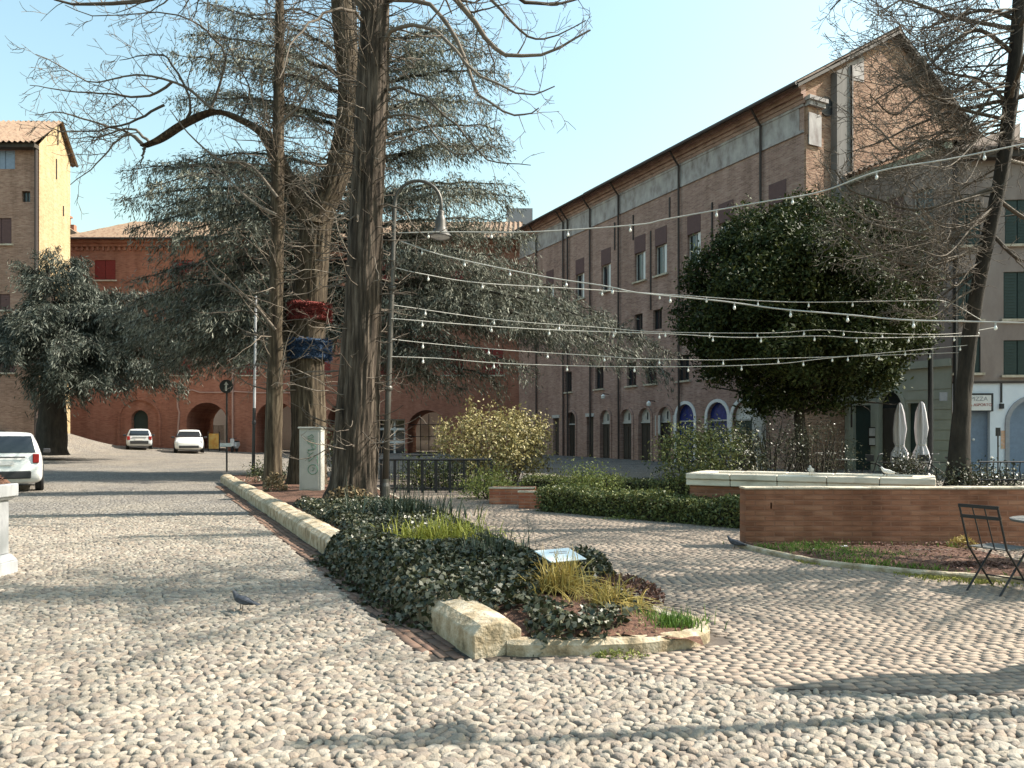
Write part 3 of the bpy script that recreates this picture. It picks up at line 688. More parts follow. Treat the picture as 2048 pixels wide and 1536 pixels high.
mb = MB(); mb.tube([fa.P(-.3, zE - .06, ov + .07), fa.P(LA, zE - .06, ov + .07)], 0.085, 8); mb.build("gutter", M['pipe'], bA)
mb = MB(); fa.box(mb, 0.25, LA - .2, 15.45, 16.5, 0.0, 0.035); fr = mb.build("frieze", M['plaster_grey'], bA)
mb = MB(); fa.box(mb, 0.0, LA, 15.32, 15.45, 0, 0.07); fa.box(mb, 0.0, LA, 16.5, 16.62, 0, 0.07); mb.build("frieze_moulding", M['plaster_grey'], fr)
for x in (1525, 1361, 1240, 1183, 1138, 1129, 1075):
    u = fa.ray(x, 500)[0]
    mb = MB(); mb.tube([fa.P(u, zE - .08, ov), fa.P(u, 16.9, .5), fa.P(u, 16.5, .14), fa.P(u, 0.1, .12)], .06, 7); mb.build("downpipe", M['pipe'], bA)
for o, k in wins:
    if k == 'up':
        w = window(fa, o, bA, frame=M['offwhite'], sill=M['stone'], depth=.2)
        b = MB(); fa.box(b, o['u0'], o['u1'], o['z1'], o['z1'] + 1.0, -0.02, 0.025); b.build('blocked_panel', M['shut_purple'], w)
        b = MB(); fa.box(b, o['u0'] + .02, o['u0'] + .30, o['z0'] + .05, o['z1'] - .02, -.12, -.08); b.build('shutter', M['white_paint'], w)
    else:
        window(fa, o, bA, frame=M['wood_dark'], sill=M['stone'] if k == 'low' else None, depth=.2)
for o, k in doors:
    a, b, d = o['u0'], o['u1'], o['z1']; rise = o.get('rise', 0)
    if k == 'rect':
        m_ = MB(); fa.box(m_, a, b, 0, d, -.28, -.2); dd = m_.build('door', M['wood_dark'], bA)
        m_ = MB(); fa.box(m_, a - .1, b + .1, d - .02, d + .2, .0, .05); m_.build('lintel', M['offwhite'], dd); continue
    A = arc(a, b, d, rise); lm = {'blue': M['blue_panel'], 'white': M['white_paint'], 'lun': M['offwhite'], 'dark': M['wood_dark']}[k]
    dm = {'blue': M['blue_panel'], 'white': M['green_dark'], 'lun': M['wood_dark'], 'dark': M['wood_dark']}[k]
    zsp = 2.45
    m_ = MB(); fa.box(m_, a, b, 0.0, zsp - .08, -.28, -.2); fa.box(m_, a + .1, (a + b) / 2 - .05, .25, zsp - .3, -.2, -.17); fa.box(m_, (a + b) / 2 + .05, b - .1, .25, zsp - .3, -.2, -.17)
    dd = m_.build('door', dm, bA)
    pts = [fa.P(a, zsp, -.2), fa.P(b, zsp, -.2)] + [fa.P(*p, -.2) for p in reversed(A)]
    m_ = MB(); m_.prism(pts, -AN * .06); m_.build('lunette', lm, dd)
    m_ = MB(); fa.box(m_, a, b, zsp - .08, zsp, -.26, -.12); m_.build('transom', M['offwhite'], dd)
    if k in ('lun',):
        m_ = MB(); fa.box(m_, (a + b) / 2 - .06, (a + b) / 2 + .06, zsp + .12, zsp + .55, -.2, -.19); m_.build('number_board', M['plastic'], dd)
    # surround
    sm_ = M['white_paint'] if k in ('blue', 'white') else M['brickA']; t = .17
    B_ = arc(a - t, b + t, d + t, rise + t); m_ = MB()
    for p, q, p2, q2 in zip(A, A[1:], B_, B_[1:]): m_.prism([fa.P(*p, .003), fa.P(*q, .003), fa.P(*q2, .003), fa.P(*p2, .003)], AN * .06)
    fa.box(m_, a - t, a, 0.02, d - rise, .003, .063); fa.box(m_, b, b + t, 0.02, d - rise, .003, .063)
    m_.build('surround', sm_, dd)
for x, y in ((1218, 792), (1310, 806)):
    u, z = fa.ray(x, y); m_ = MB(); m_.tube([fa.P(u, z + .1, 0), fa.P(u, z + .15, .45)], .025, 6); l_ = m_.build('wall_lamp', M['pipe'], bA)
    m_ = MB(); m_.lathe([(.02, .12), (.14, .0), (.12, -.16), (.03, -.2)], fa.P(u, z, .45), 12); m_.build('globe', M['bulb'], l_)
for (x, y0, y1) in ((1340, 395, 435), (1425, 405, 500), (1302, 462, 620), (1267, 430, 480), (1230, 445, 500), (1462, 250, 275)):
    u, z1 = fa.ray(x, y0); z0 = fa.ray(x, y1)[1]; m_ = MB(); fa.box(m_, u - .04, u + .04, z0, z1, 0, .06); m_.build('tie_bar', M['pipe'], bA)
# grey pillar between doors, signs
m_ = MB(); u = fa.ray(1521, 850)[0]; fa.box(m_, u - .35, u + .35, 0, 3.7, 0, .2); m_.build('door_pilaster', M['offwhite'], bA)
for x in (1316, 1348):
    m_ = MB(); u, z = fa.ray(x, 850); fa.box(m_, u - .22, u + .22, z - .6, z + .55, .0, .05); m_.build('wall_poster', M['offwhite'], bA)

# ------------------------------------------------------------------ cream-fronted house in the corner
B0 = V((15.58, 35.13, 0)); BU = V((0.43, -0.903, 0)); BN = V((-0.903, -0.43, 0)); fb = Face(B0, BU, BN); LB = 5.25; HB = 13.6
bB = empty("cream_house", B0, "narrow pinkish house with cream rusticated ground floor and pointed arch door, joining the tall gable", "house")
ops = []; W_ = []
for x, w, z0, z1, k in ((1716, .95, 0, 3.0, 'shut'), (1728, .8, 0, 0, None), (1782, 1.15, 0, 3.55, 'arch'), (1832, .8, 0, 3.0, 'shut')):
    if k is None: continue
    u = fb.ray(x, 860)[0] + (.2 if x < 1720 else 0); o = op(u, w, z0, z1, door=True); o['rise'] = w * .62 if k == 'arch' else 0; ops.append(o); W_.append((o, k))
up = [op(fb.ray(x, 390)[0], .95, 10.3, 12.0) for x in (1725, 1788, 1846)] + [op(fb.ray(x, 390)[0], .95, 6.1, 7.9) for x in (1725, 1788, 1846)]
mb = MB(); wall(mb, fb, 0, LB, 4.6, HB, [o for o in up]); mb.build("upper_wall", M['plaster_pink'], bB)
mb = MB(); wall(mb, fb, 0, LB, -.4, 4.6, ops); gw = mb.build("ground_floor_wall", M['plaster_cream'], bB)
mb = MB()
edges = sorted([(o['u0'] - .16, o['u1'] + .16) for o in ops])
for k in range(9):
    z = .35 + k * .42
    cuts = [(0.05, .05)] + [q for q, o in zip(edges, sorted(ops, key=lambda o: o['u0'])) if z < o['z1'] + .2] + [(LB - .03, LB)]
    for (p, q) in zip(cuts, cuts[1:]):
        if q[0] - p[1] > .15:
            mb = MB(); fb.box(mb, p[1], q[0], z - .17, z + .21, .002, .03); mb.build("stone_course", M['plaster_cream'], gw)
mb = MB(); fb.box(mb, 0, LB, 4.45, 4.75, 0, .14); mb.build("string_course", M['plaster_cream'], bB); mb = MB(); fb.box(mb, 0, LB, HB - .35, HB - .1, .0, .25); mb.build("cornice", M['plaster_cream'], bB)
for o in up: window(fb, o, bB, frame=M['offwhite'], sill=M['stone'], shut=M['shut_purple'] if R.random() < .4 else None)
for o, k in W_:
    mb = MB(); fb.box(mb, o['u0'], o['u1'], 0, o['z1'] - (o['rise'] if o['rise'] else 0), -.28, -.2)
    d_ = mb.build('door', M['green_dark'] if k == 'shut' else M['wood_dark'], bB)
    t = .14; a, b, d = o['u0'], o['u1'], o['z1']
    if o['rise']:
        A = arc(a, b, d, o['rise']); B_ = arc(a - t, b + t, d + t, o['rise'] + t)
        m_ = MB(); m_.prism([fb.P(a, d - o['rise'], -.2), fb.P(b, d - o['rise'], -.2)] + [fb.P(*p, -.2) for p in reversed(A)], -BN * .05); m_.build('fanlight', M['glass'], d_)
        m_ = MB()
        for p, q, p2, q2 in zip(A, A[1:], B_, B_[1:]): m_.prism([fb.P(*p, .003), fb.P(*q, .003), fb.P(*q2, .003), fb.P(*p2, .003)], BN * .09)
        fb.box(m_, a - t, a, 0, d - o['rise'], .003, .093); fb.box(m_, b, b + t, 0, d - o['rise'], .003, .093); m_.build('surround', M['plaster_cream'], d_)
u = fb.ray(1747, 870)[0]
mb = MB(); fb.box(mb, u - .2, u + .2, 1.15, 2.0, .03, .08); nb = mb.build('notice_board', M['wood_dark'], bB)
mb = MB(); fb.box(mb, u - .15, u + .15, 1.2, 1.5, .08, .09); fb.box(mb, u - .15, u + .15, 1.6, 1.95, .08, .09); mb.build('notice', M['offwhite'], nb)
mb = MB(); o1 = fb.P(-.02, HB, .5); o2 = fb.P(LB + .2, HB, .5); tiled(mb, o1, o2, o2 - BN * 5 + Z * 2.0, o1 - BN * 5 + Z * 2.0, .28, .05, 5)
mb.build('roof', M['tile_dark'], bB)
mb = MB(); p0 = fb.P(LB, -.4); p1 = p0 - BN * 4.5; mb.quad(p0, p1, p1 + Z * (HB + 1.9), p0 + Z * HB); mb.build('side_wall', M['plaster_pink'], bB)

# ------------------------------------------------------------------ house with the white shop front
C0 = fb.P(LB + .02, 0, .02); CU = V((1, -0.10, 0)).normalized(); CN = V((-0.10, -1, 0)).normalized(); fc = Face(C0, CU, CN); LC = 12.0; HC = 13.0
bC = empty("shop_house", C0, "grey-pink house with white painted shop front, dark green shutters and roller door", "house")
zt = 3.75
o_roll = dict(u0=fc.ray(1925, 850)[0], u1=fc.ray(1980, 850)[0], z0=.15, z1=fc.ray(1960, 820)[1], door=True)
ua = fc.ray(2018, 850)[0]; o_arch = dict(u0=ua, u1=ua + 2.0, z0=0, z1=3.1, rise=1.0, door=True, depth=.4)
mb = MB(); wall(mb, fc, 0, LC, -.4, zt, [o_roll, o_arch]); mb.build("shopfront_wall", M['plaster_white'], bC)
up = [op(fc.ray(2036, 600)[0], 1.1, 6.3, 8.2), op(fc.ray(2036, 600)[0], 1.1, 4.05, 5.45), op(fc.ray(1935, 600)[0], 1.0, 6.3, 8.2), op(fc.ray(1935, 600)[0], 1.0, 4.15, 5.6), op(fc.ray(1935, 400)[0], 1.0, 9.3, 11.1), op(fc.ray(2036, 400)[0], 1.0, 9.3, 11.1)]
mb = MB(); wall(mb, fc, 0, LC, zt, HC, up); mb.build("upper_wall", M['plaster_pink'], bC)
for o in up: window(fc, o, bC, frame=M['wood_dark'], sill=M['stone'], shut=M['green_dark'])
mb = MB(); fc.box(mb, 0, LC, zt - .03, zt + .05, 0.002, .07); mb.build("ledge", M['pipe'], bC)
mb = MB(); fc.box(mb, o_roll['u0'], o_roll['u1'], o_roll['z0'], o_roll['z1'], -.28, -.2)
for k in range(18): fc.box(mb, o_roll['u0'], o_roll['u1'], o_roll['z0'] + .03 + k * .125, o_roll['z0'] + .13 + k * .125, -.2, -.185)
rl = mb.build("roller_door", M['roller'], bC)
u, z = fc.ray(1951, 879); mb = MB(); mb.lathe([(.05, 0), (.05, .04), (.02, .05)], fc.P(u, z, -.185), 10, (CU, Z, CN)); mb.build("lock", M['signwhite'], rl)
mb = MB(); fc.box(mb, o_arch['u0'], o_arch['u1'], 0, 3.05, -.40, -.33); mb.build("arched_door", M['roller'], bC)
mb = MB(); A = arc(o_arch['u0'], o_arch['u1'], 3.1, 1.0); B_ = arc(o_arch['u0'] - .16, o_arch['u1'] + .16, 3.26, 1.16)
for p, q, p2, q2 in zip(A, A[1:], B_, B_[1:]): mb.prism([fc.P(*p, .003), fc.P(*q, .003), fc.P(*q2, .003), fc.P(*p2, .003)], CN * .05)
fc.box(mb, o_arch['u0'] - .16, o_arch['u0'], 0, 2.1, .003, .053); mb.build("arch_surround", M['signgrey'], bC)
# sign box over the roller door
u0, zz1 = fc.ray(1928, 790); u1, zz0 = fc.ray(1980, 821)
mb = MB(); fc.box(mb, u0 - .05, u1 + .05, zz0 - .04, zz1 + .06, .0, .16); sg = mb.build("shop_sign", M['plastic'], bC)
mb = MB(); fc.box(mb, u0, u1 - .04, zz0, zz1 - .02, .161, .17); mb.build("sign_face", M['signwhite'], sg)
def on(fc_, u, z, d):
    m_ = Matrix.Identity(4); p = fc_.P(u, z, d)
    for i, a in enumerate((fc_.U, Z, fc_.N)):
        m_[0][i], m_[1][i], m_[2][i] = a.x, a.y, a.z
    m_[0][3], m_[1][3], m_[2][3] = p.x, p.y, p.z
    return m_
text_mesh("lettering", "PIZZA", .24, M['signgrey'], sg, on(fc, (u0 + u1) / 2, zz1 - .17, .176))
text_mesh("lettering", "DA ASPORTO", .155, M['signred'], sg, on(fc, (u0 + u1) / 2, zz0 + .22, .176))
# poster, street name, cable box on the white wall
u, z = fc.ray(2010, 880); mb = MB(); fc.box(mb, u - .16, u + .14, z - .35, z + .38, .0, .02); mb.build("wall_poster", M['poster'], bC)
u, z = fc.ray(1886, 793); mb = MB(); fc.box(mb, u - .14, u + .16, z - .17, z + .17, .0, .02); mb.build("street_plate", M['signgrey'], bC)
u, z = fc.ray(2002, 800); mb = MB(); fc.box(mb, u - .03, u + .03, z - .1, zt, .0, .05); fc.box(mb, u - .07, u + .07, z - .35, z - .15, 0, .1); mb.build("cable_box", M['plastic'], bC)
mb = MB(); o1 = fc.P(-.02, HC, .55); o2 = fc.P(LC, HC, .55); tiled(mb, o1, o2, o2 - CN * 5 + Z * 2.2, o1 - CN * 5 + Z * 2.2, .28, .05, 5); mb.build('roof', M['tile_dark'], bC)
mb = MB(); fc.box(mb, 0, LC, HC - .3, HC - .02, 0, .4); mb.build('eaves', M['wood_dark'], bC)
mb = MB(); p0 = fc.P(0, -.4, -.01); mb.quad(p0, p0 - CN * 5, p0 - CN * 5 + Z * (HC + 2.1), p0 + Z * HC); mb.build('side_wall', M['plaster_pink'], bC)
mb = MB(); fc.box(mb, .02, .16, 0, HC - .4, .02, .16); mb.build("downpipe", M['pipe'], bC)

# ------------------------------------------------------------------ red arcaded building across the square
YR = 58.5; X0, X1 = -34.5, 0.9; HR = 16.9
fr_ = Face(V((X0, YR, 0)), V((1, 0, 0)), V((0, -1, 0)))
bR = empty("red_arcade_building", (X0, YR, float(hgt(X0, YR))), "long red brick building with arched gateways and red shutters at the back of the square", "building")
def ur(x): return (x - CX) / F * YR - X0
def zr(y): return EYE - (y - HZ) / F * YR
ops = []; gates = []
for xa, xb, yt in ((373, 455, 805), (512, 590, 803), (655, 735, 803), (815, 893, 820)):
    o = dict(u0=ur(xa), u1=ur(xb), z0=-.3, z1=zr(yt), rise=(ur(xb) - ur(xa)) / 2, door=True, depth=5.0); ops.append(o); gates.append(o)
o_sd = dict(u0=ur(263), u1=ur(296), z0=0.3, z1=zr(820), rise=(ur(296) - ur(263)) / 2, door=True, depth=.5); ops.append(o_sd)
o_sf = dict(u0=ur(748), u1=ur(810), z0=-.1, z1=zr(838), door=True, depth=.8); ops.append(o_sf)
rw = []
for x in (210, 365, 496, 640, 760, 905, 985):
    for (y0, y1) in ((698, 750), (590, 648), (520, 560)):
        o = dict(u0=ur(x - 21), u1=ur(x + 21), z0=zr(y1), z1=zr(y0), depth=.25); ops.append(o); rw.append(o)
mb = MB(); wall(mb, fr_, 0, X1 - X0, -1, HR, ops)
mb.quad(V((X0, YR, -1)), V((X0, YR + 9, -1)), V((X0, YR + 9, HR)), V((X0, YR, HR))); mb.quad(V((X1, YR, -1)), V((X1, YR + 9, -1)), V((X1, YR + 9, HR)), V((X1, YR, HR)))
# rear wall of the passages is open where the gates are
fr2 = Face(V((X0, YR + 5.0, 0)), V((1, 0, 0)), V((0, -1, 0)))
wall(mb, fr2, 0, X1 - X0, -1, HR, [dict(o, depth=.2) for o in gates]); mb.build("facade_wall", M['brickR'], bR)
for o in rw: window(fr_, o, bR, frame=M['wood_dark'], sill=M['stone'], shut=M['shut_red'])
mb = MB(); fr_.box(mb, o_sd['u0'], o_sd['u1'], .3, o_sd['z1'], -.5, -.4); mb.build("arched_door", M['green_dark'], bR)
mb = MB(); A = arc(ur(240), ur(318), zr(800), (ur(318) - ur(240)) / 2, 18); B_ = arc(ur(236), ur(322), zr(796), (ur(322) - ur(236)) / 2, 18)
for p, q, p2, q2 in zip(A, A[1:], B_, B_[1:]): mb.prism([fr_.P(*p, .002), fr_.P(*q, .002), fr_.P(*q2, .002), fr_.P(*p2, .002)], V((0, -.12, 0)))
zs_ = zr(800) - (ur(318) - ur(240)) / 2
fr_.box(mb, ur(236), ur(240), 0, zs_, .002, .122); fr_.box(mb, ur(318), ur(322), 0, zs_, .002, .122); mb.build("blind_arch", M['brickR'], bR)
for o in gates:
    mb = MB(); A = arc(o['u0'], o['u1'], o['z1'], o['rise']); t = .22; B_ = arc(o['u0'] - t, o['u1'] + t, o['z1'] + t, o['rise'] + t)
    for p, q, p2, q2 in zip(A, A[1:], B_, B_[1:]): mb.prism([fr_.P(*p, .002), fr_.P(*q, .002), fr_.P(*q2, .002), fr_.P(*p2, .002)], V((0, -.07, 0)))
    mb.build("gate_arch", M['brickR'], bR)
mb = MB(); fr_.box(mb, 0, X1 - X0, HR - .55, HR - .3, .0, .2); fr_.box(mb, 0, X1 - X0, HR - .3, HR, .0, .38); cr = mb.build("cornice", M['brickR'], bR)
for k in range(85):
    mb = MB(); fr_.box(mb, .1 + k * .415, .27 + k * .415, HR - .85, HR - .552, .0, .14); mb.build("dentil", M['brickR'], cr)
rq = 4.2; zq = HR + 2.6
mb = MB(); tiled(mb, (X0 - .5, YR - .6, HR), (X1, YR - .6, HR), (X1, YR + rq, zq), (X0 + 3.0, YR + rq, zq), .42, .07, 8)
tiled(mb, (X0 - .5, YR + 9, HR), (X0 - .5, YR - .6, HR), (X0 + 3.0, YR + rq, zq), (X0 + 3.0, YR + rq + .1, zq), .42, .07, 8)
mb.quad(V((X0 - .5, YR + 9, HR)), V((X1, YR + 9, HR)), V((X1, YR + rq, zq)), V((X0 + 3, YR + rq, zq))); mb.build("roof", M['tile'], bR)
mb = MB(); mb.tube([fr_.P(-.4, HR - .03, .62), fr_.P(X1 - X0, HR - .03, .62)], .08, 7); mb.build("gutter", M['pipe'], bR)
for x in (466, 602, 756): 
    mb = MB(); u = ur(x); mb.tube([fr_.P(u, HR - .3, .45), fr_.P(u, HR - 1, .1), fr_.P(u, 0, .1)], .07, 7); mb.build("downpipe", M['pale_pipe'], bR)
mb = MB(); mb.tube([fr_.P(ur(x), zr(y), .05) for x, y in ((364, 784), (385, 780), (400, 785), (440, 785), (468, 783), (520, 786), (600, 786))], .05, 6)
mb.tube([fr_.P(ur(x), zr(y), .06) for x, y in ((355, 785), (356, 815), (359, 825), (357, 850), (354, 900))], .07, 6); mb.lathe([(.02, .16), (.16, .1), (.16, -.1), (.02, -.16)], fr_.P(ur(355), zr(786), .1), 10); mb.build("wall_cable", M['pale_pipe'], bR)
# white mullioned shop window in the rectangular opening
mb = MB(); a, b = o_sf['u0'], o_sf['u1']
for z in (zr(838), zr(858), zr(884), zr(912)): fr_.box(mb, a, b, z - .09, z + .09, -.7, -.6)
for u in (a + .06, (a + b) / 2 + .3, b - .06): fr_.box(mb, u - .07, u + .07, 0, zr(838), -.72, -.6)
sh = mb.build("shop_window", M['white_paint'], bR)
mb = MB(); mb.quad(fr_.P(a, -.1, -.74), fr_.P(b, -.1, -.74), fr_.P(b, o_sf['z1'], -.74), fr_.P(a, o_sf['z1'], -.74)); mb.build("pane", M['glass'], sh)
# glazing bars in the right-hand archway
o = gates[3]; mb = MB()
for u in (o['u0'] + .95, o['u0'] + 1.6): mb.tube([fr_.P(u, 0, -.6), fr_.P(u, o['z1'] - .3, -.6)], .035, 6)
for z in (1.55, 2.5): mb.tube([fr_.P(o['u0'], z, -.6), fr_.P(o['u1'], z, -.6)], .03, 6)
mb.build("arch_grille", M['iron'], bR)
# pale house seen through the archways
bW = empty("courtyard_house", (-14, 70, 0), "pale plastered house seen through the archways behind the red building", "house")
fw = Face(V((-30, 69, 0)), V((1, 0, 0)), V((0, -1, 0)))
ops = [op(u, 1.0, 1.2, 2.6) for u in (3, 7.2, 12, 17.5, 22)]
mb = MB(); wall(mb, fw, 0, 28, -.5, 12, ops); mb.build("wall", M['white_paint'], bW)
for o in ops: window(fw, o, bW, frame=M['offwhite'], shut=M['offwhite'])
mb = MB(); tiled(mb, (-30.4, 68.4, 12), (-1.6, 68.4, 12), (-1.6, 73, 14), (-30.4, 73, 14), .4, .06, 4); mb.build("roof", M['tile'], bW)
mb = MB(); mb.bbox(-33.2, -30.4, 66, 70, -.5, 9); mb.build("annex", M['white_paint'], bW)

# ------------------------------------------------------------------ tall tower house at the left
T0 = V((-29.0, 46.0, 0)); T1 = V((-30.75, 52.2, 0)); TL = V((-46, 46.0, 0)); HT = 19.5; HT2 = 20.6; RT = 22.3; TR_ = T0.lerp(T1, .594)
bT = empty("tower_house", (-37, 46, float(hgt(-37, 46))), "tall tan brick house at the left edge with sunlit yellow gable", "house")
ft = Face(TL, V((1, 0, 0)), V((0, -1, 0))); LT = 17.0
def ut(x): return (x - CX) / F * 46 + 46
def zt_(y): return EYE - (y - HZ) / F * 46
ops = []; tw = []
for x, w, y0, y1, k in ((10, 40, 300, 338, 'blue'), (-60, 40, 300, 338, 'blue'), (52, 17, 382, 404, 'small'), (2, 42, 436, 488, 'pur'), (-75, 42, 436, 488, 'pur'), (50, 16, 542, 563, 'small'), (0, 40, 588, 620, 'pur'), (-75, 40, 588, 620, 'pur'), (10, 40, 700, 745, 'pur')):
    o = dict(u0=ut(x - w / 2), u1=ut(x + w / 2), z0=zt_(y1), z1=zt_(y0), depth=.3); ops.append(o); tw.append((o, k))
mb = MB(); wall(mb, ft, 0, LT, -1, HT, ops); mb.build("front_wall", M['brickT'], bT)
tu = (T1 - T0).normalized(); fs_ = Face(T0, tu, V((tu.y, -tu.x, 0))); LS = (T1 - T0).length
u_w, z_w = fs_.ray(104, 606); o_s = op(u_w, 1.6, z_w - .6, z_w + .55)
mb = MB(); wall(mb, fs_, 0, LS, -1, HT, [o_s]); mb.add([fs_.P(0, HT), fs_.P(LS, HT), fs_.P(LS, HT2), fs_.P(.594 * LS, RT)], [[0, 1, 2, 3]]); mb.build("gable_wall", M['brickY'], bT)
window(fs_, o_s, bT, frame=M['wood_dark'], shut=M['shut_purple'])
for o, k in tw: window(ft, o, bT, frame=M['wood_dark'], sill=M['stone'] if k == 'pur' else None, shut={'blue': M['shut_blue'], 'pur': M['shut_purple']}.get(k))
for (x, y0, y1) in ((112, 318, 358), (115, 250, 290), (126, 412, 432)):
    u, z1 = fs_.ray(x, y0); z0 = fs_.ray(x, y1)[1]; mb = MB(); fs_.box(mb, u - .05, u + .05, z0, z1, .0, .06); mb.build('tie_bar', M['pipe'], bT)
mb = MB(); g = TR_ - V((17, 0, 0)); tiled(mb, V((-46.5, 45.3, HT - .1)), T0 + V((.25, -.7, HT - .1)), TR_ + V((.3, 0, RT + .15)), g + V((0, 0, RT + .15)), .34, .07, 8)
tiled(mb, V((-46.5, 53, HT2 - .1)), T1 + V((.3, .5, HT2 - .1)), TR_ + V((.3, 0, RT + .15)), g + V((0, 0, RT + .15)), .34, .07, 4); mb.build("roof", M['tile'], bT)
mb = MB(); ft.box(mb, 0, LT, HT - .35, HT - .12, 0, .5); mb.build("eaves", M['wood_dark'], bT)
mb = MB(); mb.tube([ft.P(LT - .12, HT - .3, .12), ft.P(LT - .12, 0, .12)], .09, 7); mb.build("downpipe", M['pipe'], bT)
mb = MB(); mb.quad(T1 + Z * -1, T1 + V((-16, 0, -1)), T1 + V((-16, 0, HT2)), T1 + Z * HT2); mb.build("rear_wall", M['brickT'], bT)
# small pale house with a chimney in the gap
bS = empty("gap_house", (-36.5, 66, 1.0), "small pale house with red chimney in the gap beside the tower house", "house")
mb = MB(); mb.bbox(-39.5, -36.2, 64, 68, 0, 18.2); mb.build("wall", M['white_paint'], bS)
mb = MB(); mb.prism([V((-39.8, 63.6, 18.2)), V((-35.9, 63.6, 18.2)), V((-37.8, 63.6, 19.4))], V((0, 4.8, 0))); rf = mb.build("roof", M['tile'], bS)
mb = MB(); mb.bbox(-38.75, -38.1, 64.2, 64.8, 18.3, 20.4); mb.bbox(-38.85, -38.0, 64.1, 64.9, 20.4, 20.55); mb.bbox(-37.95, -37.5, 64.2, 64.6, 18.3, 19.7); mb.build("chimney", M['brickR'], rf)
# rooftop behind the end of the long building
bD = empty("distant_house", (3, 80, 0), "distant stone house with tiled roof and grey roof box, showing above the long building", "house")
mb = MB(); mb.bbox(-0.7, 9, 79, 88, 0, 23.6); mb.build("wall", M['brickT'], bD)
mb = MB(); tiled(mb, (-1.2, 78.4, 23.6), (9.5, 78.4, 23.6), (9.5, 84, 25.3), (-1.2, 84, 25.3), .42, .06, 5); rf = mb.build("roof", M['tile'], bD)
mb = MB(); mb.bbox(-0.6, 2.2, 80.0, 82.0, 24.2, 25.9); mb.build("roof_box", M['signgrey'], rf)
#SPLIT2
# ------------------------------------------------------------------ raised bed between street and path
SD = V((-0.4305, 0.9026, 0)); SNr = V((0.9026, 0.4305, 0))
kw = empty("bed_edging", (kerbX(5.36), 5.36, 0), "long low edging of worn rounded stone blocks between cobbled street and planted bed", "edging")
pos = 0.0; k = 0
while pos < 22.6:
    L = (0.95 if k == 0 else R.uniform(0.5, 0.68)); L = min(L, 22.7 - pos)
    c = V((-0.28, 5.36, 0)) + SD * (pos + L / 2) + SNr * 0.20
    c.z = float(hgt(c.x, c.y)); w = .40; h = .27 + R.uniform(-.012, .012)
    mb = MB(); prof = [(-.20, -.1), (.20, -.1), (.20, h - .07), (.13, h - .015), (.0, h + .008), (-.13, h - .015), (-.20, h - .075)]
    ns = 4; pts = []
    for q in range(ns + 1):
        f = q / ns; ins = 0.012 if q in (0, ns) else 0.0
        for (x, z) in prof: pts.append(c + SD * ((f - .5) * (L - .012)) + SNr * (x * (1 - ins * 2) + R.uniform(-.004, .004)) + Z * (z - ins + R.uniform(-.004, .004)))
    n = len(prof); fs = [[q * n + j, q * n + (j + 1) % n, (q + 1) * n + (j + 1) % n, (q + 1) * n + j] for q in range(ns) for j in range(n)] + [list(range(n - 1, -1, -1)), list(range(ns * n, ns * n + n))]
    mb.add(pts, fs); mb.build("kerb_stone", M['stone_lichen'], kw, bevel=.012)
    pos += L; k += 1
# low front and path-side kerb with the rounded corner
fk = empty("bed_front_kerb", (0.7, 5.5, 0), "low mossy stone kerb with rounded corner at the near tip of the planted bed", "kerb")
path = [V((-0.02, 5.53, 0)), V((0.12, 5.50, 0)), V((0.5, 5.50, 0)), V((0.95, 5.56, 0)), V((1.25, 5.66, 0)), V((1.44, 5.80, 0)), V((1.50, 6.02, 0)), V((1.44, 6.3, 0))]
pp = [V(p) for p in curve_pts(path, 26)]
mb = MB(); vs = []
for i, p in enumerate(pp):
    t = (pp[min(i + 1, 25)] - pp[max(i - 1, 0)]).normalized(); nrm = V((t.y, -t.x, 0)); w_ = .07 + .004 * R.uniform(-1, 1)
    for (x, z) in ((w_, -.05), (w_, .085), (w_ - .03, .115), (-w_ + .03, .115), (-w_, .085), (-w_, -.05)): vs.append(p + nrm * x + Z * (z + R.uniform(-.004, .004)))
mb.add(vs, [[i * 6 + j, i * 6 + j + 1, (i + 1) * 6 + j + 1, (i + 1) * 6 + j] for i in range(25) for j in range(5)] + [[0, 1, 2, 3, 4, 5], [155, 154, 153, 152, 151, 150]])
mb.build("front_stone", M['stone_lichen'], fk, smooth=False)
mb = MB(); vs = []
ysr = np.linspace(6.32, 26.5, 34)
for Yv in ysr:
    p = V((bedX(Yv) - .02, Yv, 0))
    for (x, z) in ((.05, -.05), (.05, .05), (-.05, .055), (-.05, -.05)): vs.append(p + V((x + R.uniform(-.005, .005), 0, z)))
mb.add(vs, [[i * 4 + j, i * 4 + j + 1, (i + 1) * 4 + j + 1, (i + 1) * 4 + j] for i in range(33) for j in range(3)]); mb.build("side_stone", M['stone'], fk)
# soil of the bed
def bedz(X, Y, amp=1.0):
    l = kerbX(Y) + .42; r = bedX(Y) - .06; f = np.clip((X - l) / (r - l + 1e-6), 0, 1)
    return 0.05 + 0.13 * (1 - f) + 0.10 * np.sin(np.pi * f)
NV = 90; NU = 14; vs = []
for i in range(NV):
    Yv = 5.55 + (27 - 5.55) * (i / (NV - 1)) ** 1.4
    l = max(kerbX(Yv) + .36, -9.9) if Yv > 5.8 else -.10; r = min(bedX(Yv) - .06, 1.42)
    for j in range(NU):
        f = j / (NU - 1); X = l * (1 - f) + r * f
        vs.append((X, Yv, float(bedz(X, Yv)) * min(1, .5 + (Yv - 5.5)) + .02 * R.uniform(-1, 1)))
fs = [[i * NU + j, i * NU + j + 1, (i + 1) * NU + j + 1, (i + 1) * NU + j] for i in range(NV - 1) for j in range(NU - 1)]
tag(mesh_np("bed_soil", np.array(vs), fs, M['soil'], smooth=True), kind="structure")

